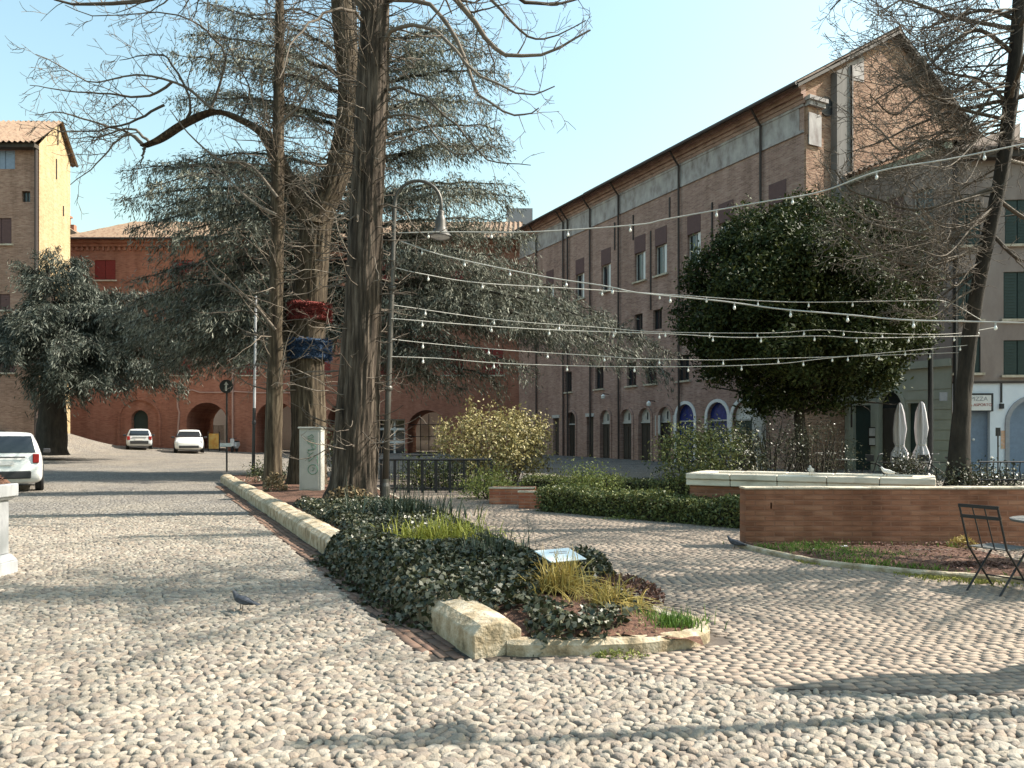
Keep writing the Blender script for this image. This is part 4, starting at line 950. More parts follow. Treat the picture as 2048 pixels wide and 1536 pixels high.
def mound(n, x0, x1, y0, y1, hf, m, name, L, Wd, up=0.55, jit=0.03, rg=rng, keep=None, droop=0.3):
    """leaves over a bumpy surface z=hf(x,y)"""
    X = rg.uniform(x0, x1, n); Y = rg.uniform(y0, y1, n)
    k = keep(X, Y) if keep is not None else np.ones(n, bool); X, Y = X[k], Y[k]; n = len(X)
    h = hf(X, Y); e = .04; gx = (hf(X + e, Y) - h) / e; gy = (hf(X, Y + e) - h) / e
    N = np.stack([-gx, -gy, np.ones(n)], 1); N /= np.linalg.norm(N, axis=1, keepdims=True)
    N = N + rg.normal(size=(n, 3)) * up; N /= np.linalg.norm(N, axis=1, keepdims=True)
    D = rg.normal(size=(n, 3)); D[:, 2] -= droop; D -= N * (D * N).sum(1, keepdims=True)
    C = np.stack([X, Y, h - np.abs(rg.normal(size=n)) * jit], 1)
    return leaves(name, C, D, N, L * rg.uniform(.6, 1.3, n), Wd * rg.uniform(.6, 1.3, n), m)
def bump2(X, Y, s, a, ph=0.0): return a * (np.sin(X * s + 1.3 * np.sin(Y * s * .7 + ph)) * np.sin(Y * s * .9 + ph) + .5 * np.sin(X * s * 2.3 + ph) * np.cos(Y * s * 1.9))

# ivy spilling over the edging
def ivy_h(X, Y):
    l = kerbX(Y); r = bedX(Y) - .1
    spill = sm(5.85, 6.3, Y) * (1 - sm(9.4, 10.4, Y))          # stretch where it hangs over the stones
    left = l + .42 - .62 * spill
    f = np.clip((X - left) / .30, 0, 1); g = np.clip((r - X) / .5, 0, 1)
    top = .25 + .10 * sm(5.8, 7.6, Y) + .07 * (1 - np.clip((X - l) / .9, 0, 1)) * (1 - sm(10, 14, Y)) + bump2(X, Y, 5, .04)
    return np.maximum(top * (f * (2 - f)) * np.sqrt(np.clip(g, 0.02, 1)), 0.03)
def ivy_keep(X, Y):
    l = kerbX(Y); r = bedX(Y); spill = sm(5.85, 6.3, Y) * (1 - sm(9.6, 10.6, Y))
    edge = np.where(Y < 5.8, .06, l + .38) - (.66 + .08 * np.sin(Y * 9)) * spill
    tip = np.where(Y < 6.6, X < 0.70 + (Y - 5.5) * .45 + .09 * np.sin(Y * 21), True)
    return (X > edge) & (X < r - .12 - .15 * np.abs(np.sin(Y * 2.2))) & tip & ~(((X - .55) / .34) ** 2 + ((Y - 6.42) / .34) ** 2 < 1) & ~(((X + .92) / .5) ** 2 + ((Y - 9.4) / .28) ** 2 < 1) & ~((Y < 6.0) & (X < 0.10)) 
o = mound(150000, -6.5, 1.5, 5.42, 15.2, ivy_h, M['ivy'], "ivy", .062, .05, up=.8, jit=.06, keep=ivy_keep)
tag(o, "dark glossy ivy carpet spilling over the stone edging of the bed", "ivy", kind="stuff")

def tuft(name, c, n, L, m, label, cat, spread=.2, width=.012, lean=.8, seed=0, group=None, rad=None):
    """arching grass blades from one crown, each a bent strip"""
    rg = np.random.default_rng(seed); c = np.array(c, float); rad = rad or (spread, spread)
    th = rg.uniform(0, 2 * np.pi, n); out = rg.uniform(.15, 1, n) * lean
    bx = c[0] + rg.normal(size=n) * rad[0] * .5; by = c[1] + rg.normal(size=n) * rad[1] * .5
    Ln = L * rg.uniform(.55, 1.15, n); dx, dy = np.cos(th), np.sin(th); sx, sy = -dy, dx; vs = []
    for t in (0, .35, .7, 1.0):
        r = Ln * out * (t ** 1.6) * .9; z = Ln * (t * (1.15 - out * .35) - out * .62 * t * t); w = width * (1 - t * .85) / 2
        x = bx + dx * r; y = by + dy * r; zz = c[2] + np.maximum(z, -.02)
        vs += [np.stack([x - sx * w, y - sy * w, zz], 1), np.stack([x + sx * w, y + sy * w, zz + .002], 1)]
    vs = np.stack(vs, 1).reshape(-1, 3)
    f = np.array([[0, 1, 3, 2], [2, 3, 5, 4], [4, 5, 7, 6]]); fs = (np.arange(n)[:, None, None] * 8 + f[None]).reshape(-1, 4)
    return tag(mesh_np(name, vs, fs, m), label, cat, group)
tuft("grass_clump", (0.44, 6.62, .24), 300, .42, M['drygrass'], "straw-yellow arching grass clump in front of the sloping info plate", "grass clump", .22, .014, 1.5, 3, rad=(.2, .14))
tuft("grass_clump", (0.80, 6.28, .18), 260, .34, M['drygrass'], "smaller straw-yellow grass clump beside bare soil near the bed tip", "grass clump", .24, .013, 1.6, 4, rad=(.22, .14))
tuft("grass_clump", (-0.92, 9.45, .30), 520, .42, M['limegrass'], "lime-yellow grass clump rising out of the dark ivy", "grass clump", .6, .02, 1.5, 5, rad=(.62, .35))
tuft("grass_clump", (1.22, 5.93, .10), 420, .14, M['grass'], "short bright green grass tuft at the rounded kerb corner", "grass clump", .22, .012, .8, 6, rad=(.28, .16))
tuft("spiky_plant", (-1.75, 12.6, .22), 320, .62, M['spike'], "dark spiky strap-leaved plant in the bed before the lamp post", "plant", .5, .026, .9, 7, rad=(.95, .45))
tuft("spiky_plant", (-0.2, 8.2, .36), 130, .36, M['spike'], "dark thin-bladed plant left of the info plate", "plant", .2, .012, .9, 8, rad=(.4, .3))
def heap(name, c, rad, n, m, label, cat, L, Wd, seed, h=.2):
    rg = np.random.default_rng(seed); p = unit(n, rg) * (rg.uniform(.4, 1, n) ** .5)[:, None]; p[:, 2] = np.abs(p[:, 2])
    C = np.array(c) + p * np.array([rad[0], rad[1], h]); return tag(leaves(name, C, unit(n, rg), unit(n, rg), L * rg.uniform(.5, 1.3, n), Wd, m), label, cat)
heap("withered_plant", (1.0, 6.95, .1), (.42, .5), 1100, M['deadleaf'], "withered brown-purple plant sprawling at the path side of the bed", "plant", .06, .025, 5, .2)
heap("small_bush", (0.74, 7.6, .12), (.32, .5), 1300, M['ivy'], "small dark leafy bush right behind the info plate", "bush", .055, .04, 6, .36)
heap("low_weeds", (.78, 5.40, 0), (.22, .06), 220, M['limehedge'], "few pale green weeds growing against the low front kerb", "weeds", .03, .015, 7, .07)

# info plate on a bent stand
pc = V((0.47, 7.30, .44)); ip = empty("info_sign", (pc.x, pc.y, .1), "tilted pale blue-white info plate on a low stand in the ivy", "sign")
ax_x = V((.87, .5, 0)).normalized(); ax_n = V((.10, -.18, .97)).normalized(); ax_n = (ax_n - ax_x * ax_n.dot(ax_x)).normalized(); ax_y = ax_n.cross(ax_x)
mb = MB(); mb.box(pc, (.40, .32, .012), (ax_x, ax_y, ax_n)); pl = mb.build("plate", M['plate'], ip, bevel=.003)
mb = MB()
for i in range(2):
    mb.box(pc + ax_y * (.07 - i * .045) + ax_x * .02 + ax_n * .008, (.2 - .05 * i, .018, .002), (ax_x, ax_y, ax_n))
mb.build("printed_line", M['signgrey'], pl)
mb = MB()
for s in (-.13, .13): mb.tube([pc + ax_x * s - ax_n * .01, pc + ax_x * s - ax_n * .01 + V((0, .08, -.48))], .014, 8)
mb.build("stand", M['rim'], ip)

# ------------------------------------------------------------------ lamp post
def lamp_post(loc, H, reach, label, tilt=(0, 0), group=None, ss=1.0):
    root = empty("street_lamp", (0, 0, 0), label, "lamp", group)
    mb = MB(); mb.lathe([(.15, 0), (.15, .1), (.11, .16), (.10, .55), (.075, .62), (.07, .7)], n=16); mb.build("base", M['lamp_iron'], root, smooth=False)
    mb = MB(); r = reach / 2; pts = [(0, 0, .6), (0, 0, 2.5), (0, 0, 4.5), (0, 0, H - r)]
    for i in range(1, 13):
        th = math.pi * i / 12; pts.append((r - r * math.cos(th), 0, H - r + r * math.sin(th)))
    pts.append((reach, 0, H - r - .22)); mb.tube(pts, [.068, .062, .056, .046] + [.036] * 12 + [.036], 10); mb.build("pole", M['lamp_iron'], root, smooth=True)
    z = H - r - .22
    mb = MB(); mb.lathe([(r_ * ss, z_ * ss) for r_, z_ in ((.05, .1), (.075, .06), (.06, 0), (.085, -.03), (.11, -.12), (.12, -.24), (.15, -.33), (.24, -.43), (.27, -.46), (.25, -.455), (.1, -.34))], (reach, 0, z), 24)
    sh = mb.build("lamp_shade", M['lamp_iron'], root, smooth=True)
    mb = MB(); mb.lathe([(r_ * ss, z_ * ss) for r_, z_ in ((.22, -.44), (.20, -.47), (.1, -.5), (.02, -.51))], (reach, 0, z), 20); mb.build("diffuser", M['lens'], sh, smooth=True)
    for q in (2.6, 4.7):
        mb = MB(); mb.lathe([(.07, -.05), (.085, -.02), (.085, .02), (.07, .05)], (0, 0, q), 12); mb.build("collar", M['lamp_iron'], root)
    root.location = loc; root.rotation_euler = (tilt[0], tilt[1], 0); return root
lamp_post((-2.68, 15.75, .0), 6.98, .98, "arched dark lamp post with bell shade rising beside the thickest tree trunk", (0, math.radians(1.9)))
l2 = lamp_post((5.9, 4.72, 0), 5.9, 1.1, "arched lamp post just outside the right edge that shades the near cobbles", (0, 0), None, .62); l2.rotation_euler = (0, 0, math.radians(180))

# ------------------------------------------------------------------ trees
def px_path(L, Y): return np.array([pt(x, y, Y + (d[0] if d else 0)) for (x, y, *d) in L])
# front tree: huge furrowed trunk
rgt = np.random.default_rng(21)
t1 = empty("bare_tree", (-3.25, 15.7, 0), "thickest bare tree with deeply furrowed flared trunk beside the lamp post", "tree", "bare winter trees")
P1 = px_path([(702, 1024), (708, 960), (713, 880), (722, 700), (731, 480), (741, 250), (748, 90), (752, -80), (756, -300)], 15.75)
trunk_mesh("trunk", P1, [.47, .44, .43, .40, .365, .33, .30, .27, .22], M['bark'], t1, 110, 220, .085, .50, 3.0, 5, 6.5)
B1 = Branches()
limbs = [([(742, 60), (700, -20), (560, -90), (420, -60), (330, -10), (200, 10), (110, 0)], -.3, .10),
         ([(748, 30), (800, -40), (880, -30), (960, 60), (1010, 110), (1100, 100), (1180, 60)], .2, .09),
         ([(750, -40), (860, -110), (980, -60), (1050, 0), (1120, 10), (1200, -20)], 1.0, .08),
         ([(752, -60), (680, -180), (520, -150), (400, -80), (330, -60), (260, -50)], -1.5, .08),
         ([(745, 110), (790, 60), (850, 50), (900, 90), (960, 150), (1050, 190), (1110, 170)], -.8, .05),
         ([(740, 260), (790, 230), (850, 245), (900, 300), (950, 305), (1000, 270)], -.7, .03),
         ([(738, 330), (690, 300), (640, 320), (600, 360), (560, 350)], -.6, .025),
         ([(748, 60), (700, 20), (640, 30), (590, 80), (560, 160)], -1.2, .04),
         ([(752, -30), (900, -60), (980, 0), (1040, 60), (1090, 80), (1170, 40)], 0, .05), ([(750, 0), (860, 10), (930, 120), (960, 190), (1030, 230), (1080, 220)], -1, .05), ([(745, 180), (820, 180), (900, 240), (980, 320), (1060, 330)], -.9, .035), ([(735, 400), (800, 420), (850, 470), (900, 450)], -.7, .022), ([(735, 420), (690, 440), (640, 430), (600, 450)], -.7, .022)]
for L, dy, r in limbs:
    n = len(L); P = curve_pts(np.array([pt(x, y, 15.75 + dy * i / (n - 1) * 2) for i, (x, y) in enumerate(L)]), 16)
    P += rgt.normal(size=P.shape) * .02; B1.add(P, np.linspace(r, r * .22, 16), 8)
    ramify(B1, P, r, r * .22, rgt, 2 if r > .04 else 1, 2.3 if r > .04 else 2.6, 1.35 if r > .04 else .8, trop=-.02, up_end=.12, minr=.0065)
# limbs towards and away from the viewer, above the frame, that shade the ground
for q in range(20):
    a = q * 2.4; p = P1[7] + np.array([0, 0, q * .15 - .6]); d = np.array([math.cos(a), math.sin(a), .55])
    P = wander(p, d, rgt.uniform(4, 6), 10, rgt, .10, -.02, 0); B1.add(P, np.linspace(.09, .02, 11), 6)
    ramify(B1, P, .09, .02, rgt, 2, 1.0, 1.6, trop=.01, minr=.005)
# short shoots straight off the trunk
for q in range(330):
    f = rgt.uniform(.2, .97); i = f * 8; i0 = int(i); p = P1[i0] * (1 - i + i0) + P1[min(i0 + 1, 8)] * (i - i0); a = rgt.uniform(0, 2 * math.pi)
    d = np.array([math.cos(a), math.sin(a), rgt.uniform(-.1, .5)]); p = p + d * .3
    P = wander(p, d, rgt.uniform(.4, 1.5), 7, rgt, .2, -.05, .22); B1.add(P, np.linspace(.013, .006, 8), 4)
    if rgt.random() < .7: ramify(B1, P, .011, .004, rgt, 0, 3, .4, minr=.0055, up_end=.1)
B1.build("branches", M['twig_pale'], t1)

# second tree: forked, with knitted bands
t2 = empty("bare_tree", (-5.85, 21.8, 0), "forked bare tree behind the grey cabinet wrapped in red and blue knitting", "tree", "bare winter trees")
Y2 = 21.8
P2 = px_path([(612, 990), (618, 860), (616, 720), (622, 560), (634, 440), (662, 380), (690, 290), (700, 180), (688, 60), (678, -60), (672, -220)], Y2)
trunk_mesh("trunk", P2, [.56, .48, .46, .46, .47, .39, .37, .33, .30, .26, .19], M['bark_moss'], t2, 90, 190, .085, .25, 8.0, 5, 6.0)
PL = px_path([(628, 450), (592, 392), (562, 335), (536, 275), (482, 240), (430, 224), (372, 246), (318, 280), (290, 292)], Y2 - .2)
trunk_mesh("limb", PL, [.36, .31, .27, .24, .21, .19, .18, .16, .14], M['bark_moss'], t2, 22, 60, .07, 0, 5.0)
PS = px_path([(598, 748), (580, 690), (562, 620), (555, 560), (552, 500)], Y2 - .1)
trunk_mesh("limb", PS, [.2, .17, .14, .12, .08], M['bark_moss'], t2, 16, 30, .06, 0, 2.0)
B2 = Branches()
tl = [[(430, 224), (380, 180), (345, 165), (290, 150), (232, 154), (180, 164), (120, 132), (72, 108)],
      [(345, 165), (300, 192), (240, 190), (180, 186), (110, 178), (60, 170)], [(330, 210), (290, 230), (240, 252), (180, 262), (120, 262), (90, 250)],
      [(300, 285), (262, 258), (200, 272), (140, 278)], [(290, 292), (265, 270), (230, 284), (190, 330), (140, 370)], [(285, 292), (250, 262), (190, 245), (120, 225), (70, 230)],
      [(420, 222), (440, 170), (450, 110), (420, 70), (390, 45), (330, 25), (190, 32), (130, 10)], [(372, 246), (380, 200), (340, 120), (300, 110), (240, 120)],
      [(290, 292), (285, 312), (282, 335)], [(480, 240), (500, 180), (470, 120), (440, 60)], [(536, 275), (560, 220), (600, 170), (640, 150)],
      [(700, 180), (640, 120), (590, 90), (540, 40)], [(690, 290), (620, 240), (570, 230), (500, 250)], [(688, 60), (600, 20), (500, 30), (430, 10)], [(560, 335), (500, 330), (450, 360), (400, 350)]]
for q, L in enumerate(tl):
    n = len(L); r = .044 if q < 9 else .03; dd = rgt.uniform(-1.0, .8)
    P = curve_pts(np.array([pt(x, y, Y2 - .2 + dd * i / (n - 1)) for i, (x, y) in enumerate(L)]), 16); P += rgt.normal(size=P.shape) * .015
    B2.add(P, np.linspace(r, .011, 16), 6); ramify(B2, P, r, .01, rgt, 2, 2.5, 1.5, trop=.0, up_end=.12, minr=.008, s0=.1)
for q in range(320):
    f = rgt.uniform(.2, .9); i = f * 10; i0 = int(i); p = P2[i0] * (1 - i + i0) + P2[min(i0 + 1, 10)] * (i - i0); a = rgt.uniform(0, 2 * math.pi)
    d = np.array([math.cos(a), math.sin(a), rgt.uniform(0, .5)]); P = wander(p + d * .3, d, rgt.uniform(.5, 2.0), 7, rgt, .18, -.03, .2); B2.add(P, np.linspace(.014, .005, 8), 4)
    ramify(B2, P, .014, .005, rgt, 0, 2.5, .5, minr=.005, up_end=.1)
B2.build("branches", M['twig_pale'], t2)
for (y0, y1, m, nm, hair) in ((608, 642, 'knit_red', 'red', 1), (680, 720, 'knit_blue', 'blue', 0)):
    kb = empty("knitted_band", tuple(pt(618, y1, Y2)), f"shaggy {nm} knitted band wrapped round the forked tree trunk", "yarn band")
    za, zb = pt(0, y1, Y2).z, pt(0, y0, Y2).z; xx = pt(619, 0, Y2).x
    mb = MB(); prof = [(.55 + .06 * math.sin(i * 2.1), za + (zb - za) * i / 8) for i in range(9)]; mb.lathe(prof, (xx, Y2, 0), 30); mb.build("knit_wrap", M['knit_' + nm], kb, smooth=True)
    n = 900; th = rgt.uniform(0, 6.283, n); zz = rgt.uniform(za, zb, n); C = np.stack([xx + .6 * np.cos(th), Y2 + .6 * np.sin(th), zz], 1)
    Nn = np.stack([np.cos(th), np.sin(th), rgt.normal(size=n) * .4], 1); D = np.stack([np.cos(th) * .6, np.sin(th) * .6, rgt.normal(size=n) * .8], 1)
    leaves("tassel", C, D, np.cross(D, Nn) + .01, rgt.uniform(.08, .22, n), .035, M['knit_' + nm], kb)

# third: thin straight trunk
t3 = empty("bare_tree", (-6.75, 21.1, 0), "slim straight bare tree left of the forked one", "tree", "bare winter trees")
P3 = px_path([(545, 988), (547, 900), (549, 760), (552, 600), (555, 400), (557, 200), (559, 40), (560, -40)], 21.1)
trunk_mesh("trunk", P3, [.26, .235, .225, .21, .175, .15, .12, .09], M['bark_moss'], t3, 26, 120, .08, .1, 6.0)
B3 = Branches()
for q in range(220):
    f = rgt.uniform(.25, 1.0); i = f * 7; i0 = min(int(i), 6); p = P3[i0] * (1 - i + i0) + P3[i0 + 1] * (i - i0); a = rgt.uniform(0, 2 * math.pi)
    d = np.array([math.cos(a), math.sin(a), rgt.uniform(-.1, .6)]); P = wander(p + d * .1, d, rgt.uniform(.5, 2.4), 8, rgt, .16, -.03, .18); r = .022 * (1.2 - .5 * f)
    B3.add(P, np.linspace(r, .005, 9), 4); ramify(B3, P, r, .005, rgt, 1, 1.6, .7, minr=.005, up_end=.12)
for L in ([(555, 395), (500, 330), (440, 320), (380, 270), (340, 220)], [(553, 430), (500, 400), (440, 345), (390, 330)], [(551, 660), (500, 600), (440, 560), (410, 525), (380, 545)], [(556, 250), (600, 210), (640, 150), (700, 130)]):
    P = curve_pts(px_path([(x, y) for x, y in L], 20.8), 14); B3.add(P, np.linspace(.045, .012, 14), 6); ramify(B3, P, .04, .012, rgt, 1, 1.8, .9, minr=.005, up_end=.15)
B3.build("branches", M['twig_pale'], t3)

# chestnut at the right edge with upturned twig ends
def chestnut(name_label, P, rads, limbs, seed, group, mt='bark_dark', tm='twig', Y0=19.5, twl=1.3, dens=2.0):
    rg = np.random.default_rng(seed); t = empty("bare_tree", tuple(P[0]), name_label, "tree", group)
    trunk_mesh("trunk", P, rads, M[mt], t, 34, 110, .07, .16, seed * 1.7, 5)
    B = Branches()
    for (L, r, dd) in limbs:
        if isinstance(L, list):
            n = len(L); Q = curve_pts(np.array([pt(x, y, Y0 + dd * i / (n - 1)) for i, (x, y) in enumerate(L)]), 16)
        else: Q = L
        B.add(Q, np.linspace(r, r * .25, len(Q)), 7); ramify(B, Q, r, r * .25, rg, 2, dens, twl, trop=-.035, up_end=.22, minr=.0075)
    B.build("branches", M[tm], t); return t
P4 = px_path([(1920, 985), (1919, 900), (1927, 790), (1943, 650), (1970, 500), (2002, 350), (2022, 200), (2035, 60), (2044, -80), (2050, -260)], 19.5)
rg4 = np.random.default_rng(44)
L4 = [([(2030, 110), (1960, 60), (1900, 90), (1860, 130), (1800, 170), (1750, 200)], .06, -.5), ([(2020, 210), (1960, 160), (1880, 140), (1850, 80), (1900, 20)], .05, 1.0),
      ([(2036, 40), (1970, 20), (1900, 40), (1840, 60)], .06, .6), ([(2018, 240), (1930, 220), (1850, 190), (1790, 230), (1740, 190)], .05, -1.2), ([(2010, 300), (1920, 310), (1850, 280), (1800, 300), (1760, 260), (1720, 230)], .05, .5),
      ([(2000, 370), (1920, 400), (1830, 420), (1760, 400), (1700, 380), (1670, 340)], .055, -.8), ([(1990, 420), (1900, 470), (1800, 460), (1730, 440), (1680, 380), (1650, 330)], .055, .8),
      ([(1980, 480), (1900, 520), (1820, 530), (1740, 500), (1690, 460), (1650, 440)], .055, -1.0), ([(1972, 530), (1890, 560), (1810, 560), (1740, 520)], .04, .4),
      ([(2040, -40), (1940, -60), (1860, -20), (1800, 0), (1760, 30)], .06, -.6), ([(2046, -120), (1900, -160), (1780, -100), (1700, -20), (1660, 20)], .06, .4),
      ([(1995, 400), (2060, 440), (2120, 430), (2180, 380)], .06, .8), ([(2030, 150), (2080, 120), (2150, 130), (2250, 60)], .06, -.5), ([(2010, 320), (2080, 330), (2160, 300)], .06, 1.5), ([(1985, 470), (2040, 520), (2100, 520), (2160, 480)], .05, -1)]
for (y0, x1, y1, dd) in ((20, 1700, 60, 2), (60, 1760, 10, -2), (120, 1700, 250, 2.5), (170, 1790, 110, -2.5), (200, 1690, 300, 1), (250, 1720, 330, -2), (290, 1640, 340, 2), (330, 1760, 420, 2.5), (380, 1660, 400, -2), (430, 1720, 500, 2),
                         (470, 1620, 390, 1), (500, 1680, 470, -1.5), (540, 1760, 600, 1.5), (570, 1800, 590, -1), (350, 1800, 300, 3), (90, 1830, 200, 3), (-20, 1720, -60, 1), (-60, 1800, 60, -2), (220, 1840, 330, -3), (410, 1840, 500, -3), (300, 1860, 240, 0), (140, 1880, 260, 0), (60, 1890, 180, 1), (480, 1870, 440, 0)):
    xb = np.interp(y0, [-260, -80, 60, 200, 350, 500, 650], [2050, 2044, 2035, 2022, 2002, 1972, 1947]); xm = (xb + x1) / 2
    L4.append(([(xb, y0), (xb * .7 + x1 * .3, y0 * .8 + y1 * .2 + 25), (xb * .35 + x1 * .65, (y0 + y1) / 2 + 55), (x1, y1)], .03, dd))
rq4 = np.random.default_rng(404)
for q in range(34):
    y0 = rq4.uniform(-60, 560); x1 = rq4.uniform(1640, 1900); y1 = y0 + rq4.uniform(-150, 110); xb = np.interp(y0, [-260, -80, 60, 200, 350, 500, 650], [2050, 2044, 2035, 2022, 2002, 1970, 1943])
    L4.append(([(xb, y0), (xb * .7 + x1 * .3, y0 * .8 + y1 * .2 + rq4.uniform(0, 35)), (xb * .35 + x1 * .65, (y0 + y1) / 2 + rq4.uniform(20, 70)), (x1, y1)], .024, rq4.uniform(-3, 3)))
for q in range(10):
    a = q / 10 * 2 * math.pi + .3; p = P4[6 + q % 3]; d = np.array([math.cos(a), math.sin(a), .35]); L4.append((wander(p, d, rg4.uniform(3.5, 5.5), 10, rg4, .1, -.02), .06, 0))
chestnut("dark leaning bare tree at the right edge with upturned twigs over the string lights", P4, [.30, .25, .19, .18, .175, .17, .165, .16, .15, .12], L4, 4, "bare winter trees", Y0=19.5, tm="twig_pale", twl=1.2, dens=3.2)
# another of the row just outside the right edge; its crown shades the path and cobbles
P5 = np.array([(13.0, 9.8, 0), (13.0, 9.8, 2.5), (12.9, 9.9, 5), (12.8, 9.9, 8), (12.7, 9.8, 11), (12.6, 9.9, 14), (12.6, 9.9, 18.5)])
L5 = []
for q in range(54):
    a = q * 2.4; f = .38 + .6 * q / 54; i = f * 6; i0 = int(i); p = P5[i0] * (1 - i + i0) + P5[i0 + 1] * (i - i0); d = np.array([math.cos(a), .55 * math.sin(a), .5]); L5.append((wander(p, d, rg4.uniform(2.4, 3.8), 10, rg4, .1, -.02), .075, 0))
chestnut("bare tree of the same row standing just outside the right edge", P5, [.30, .27, .25, .23, .2, .16, .1], L5, 5, "bare winter trees", twl=2.0, dens=2.4)

P6 = P5 + np.array([.9, 4.6, 0]); L6 = [(Q + np.array([.9, 4.6, 0]), r, d_) for (Q, r, d_) in L5[::2]]
chestnut("farther bare tree of the row just outside the right edge, level with the basin", P6, [.30, .27, .25, .23, .2, .16, .1], L6, 6, "bare winter trees", twl=2.0, dens=2.2)

# ------------------------------------------------------------------ conifers
def conifer(label, base, top, boughs, mname, seed, trunk_r, needle, per, bark='bark_dark', subL=1.6, hang=.5, cat="tree", trunkx=None):
    """cedar-like: layered boughs, flat side sprays, short drooping needle tufts"""
    rg = np.random.default_rng(seed); base = np.array(base, float); top = np.array(top, float)
    t = empty("cedar_tree", tuple(base), label, cat)
    TP = curve_pts(np.array([base, base * .66 + top * .34 + [.15, 0, 0], base * .33 + top * .67, top]), 30); trunk_mesh("trunk", TP, [trunk_r, trunk_r * .8, trunk_r * .5, .08], M[bark], t, 24, 60, .08, .2, seed * 1.1)
    B = Branches(); C = []; D = []; Nn = []; Ls = []
    for (z0, tip, droop) in boughs:
        f = (z0 - base[2]) / (top[2] - base[2]); p0 = base * (1 - f) + top * f; tip = np.array(tip, float)
        mid = (p0 + tip) / 2 + np.array([0, 0, droop]); s = np.linspace(0, 1, 14)[:, None]
        Q = (1 - s) ** 2 * p0 + 2 * s * (1 - s) * mid + s ** 2 * tip; Q += rg.normal(size=Q.shape) * .05
        L = np.linalg.norm(tip - p0); B.add(Q, np.linspace(.035 + .009 * L, .012, 14), 6)
        nsub = int(L * 3.8)
        for q in range(nsub):
            u = .14 + .86 * (q + rg.random()) / nsub; i = u * 13; i0 = min(int(i), 12); p = Q[i0] * (1 - i + i0) + Q[i0 + 1] * (i - i0); tg = Q[i0 + 1] - Q[i0]; tg /= np.linalg.norm(tg)
            side = np.cross(tg, [0, 0, 1]); side /= (np.linalg.norm(side) + 1e-9); sg = 1 if q % 2 else -1
            d = tg * rg.uniform(.3, .9) + side * sg * rg.uniform(.5, 1) + np.array([0, 0, rg.uniform(-.25, .2)])
            l = subL * (1.15 - .75 * u) * rg.uniform(.5, 1.15); Pq = wander(p, d, l, 5, rg, .12, -.05 - .05 * hang); B.add(Pq, np.linspace(.02, .006, 6), 3)
            n = int(per * l / subL) + 4; uu = rg.uniform(0.05, 1, n) * 5; ii = np.minimum(uu.astype(int), 4); fr = (uu - ii)[:, None]
            cc = Pq[ii] * (1 - fr) + Pq[ii + 1] * fr; off = rg.normal(size=(n, 3)) * np.array([.15, .15, .12]) * (l / subL + .4)
            hangm = rg.random(n) < hang
            off[:, 2] -= np.where(hangm, rg.uniform(0, 1.15, n) ** 1.5 * hang, 0); cc = cc + off
            dd_ = rg.normal(size=(n, 3)) * .55 + (Pq[-1] - Pq[0]) / (l + 1e-9); dd_[:, 2] = np.where(hangm, -1.3, dd_[:, 2] + .05)
            nn_ = rg.normal(size=(n, 3)) * .6 + np.array([0, 0, 1.0]); nn_[hangm, 2] = 0
            C.append(cc); D.append(dd_); Nn.append(nn_); Ls.append(needle * rg.uniform(.55, 1.35, n))
    B.build("branches", M[bark], t); C = np.concatenate(C); D = np.concatenate(D); Nn = np.concatenate(Nn); Ls = np.concatenate(Ls)
    leaves("foliage", C, D, Nn, Ls, Ls * .17, M[mname], t, .05)
    return t
YC = 31.0; bx_ = -6.4; boughs = []
rgc = np.random.default_rng(5)
def bg_(x, y, dY, z0, droop=.8): boughs.append((z0, tuple(pt(x, y, YC + dY)), droop))
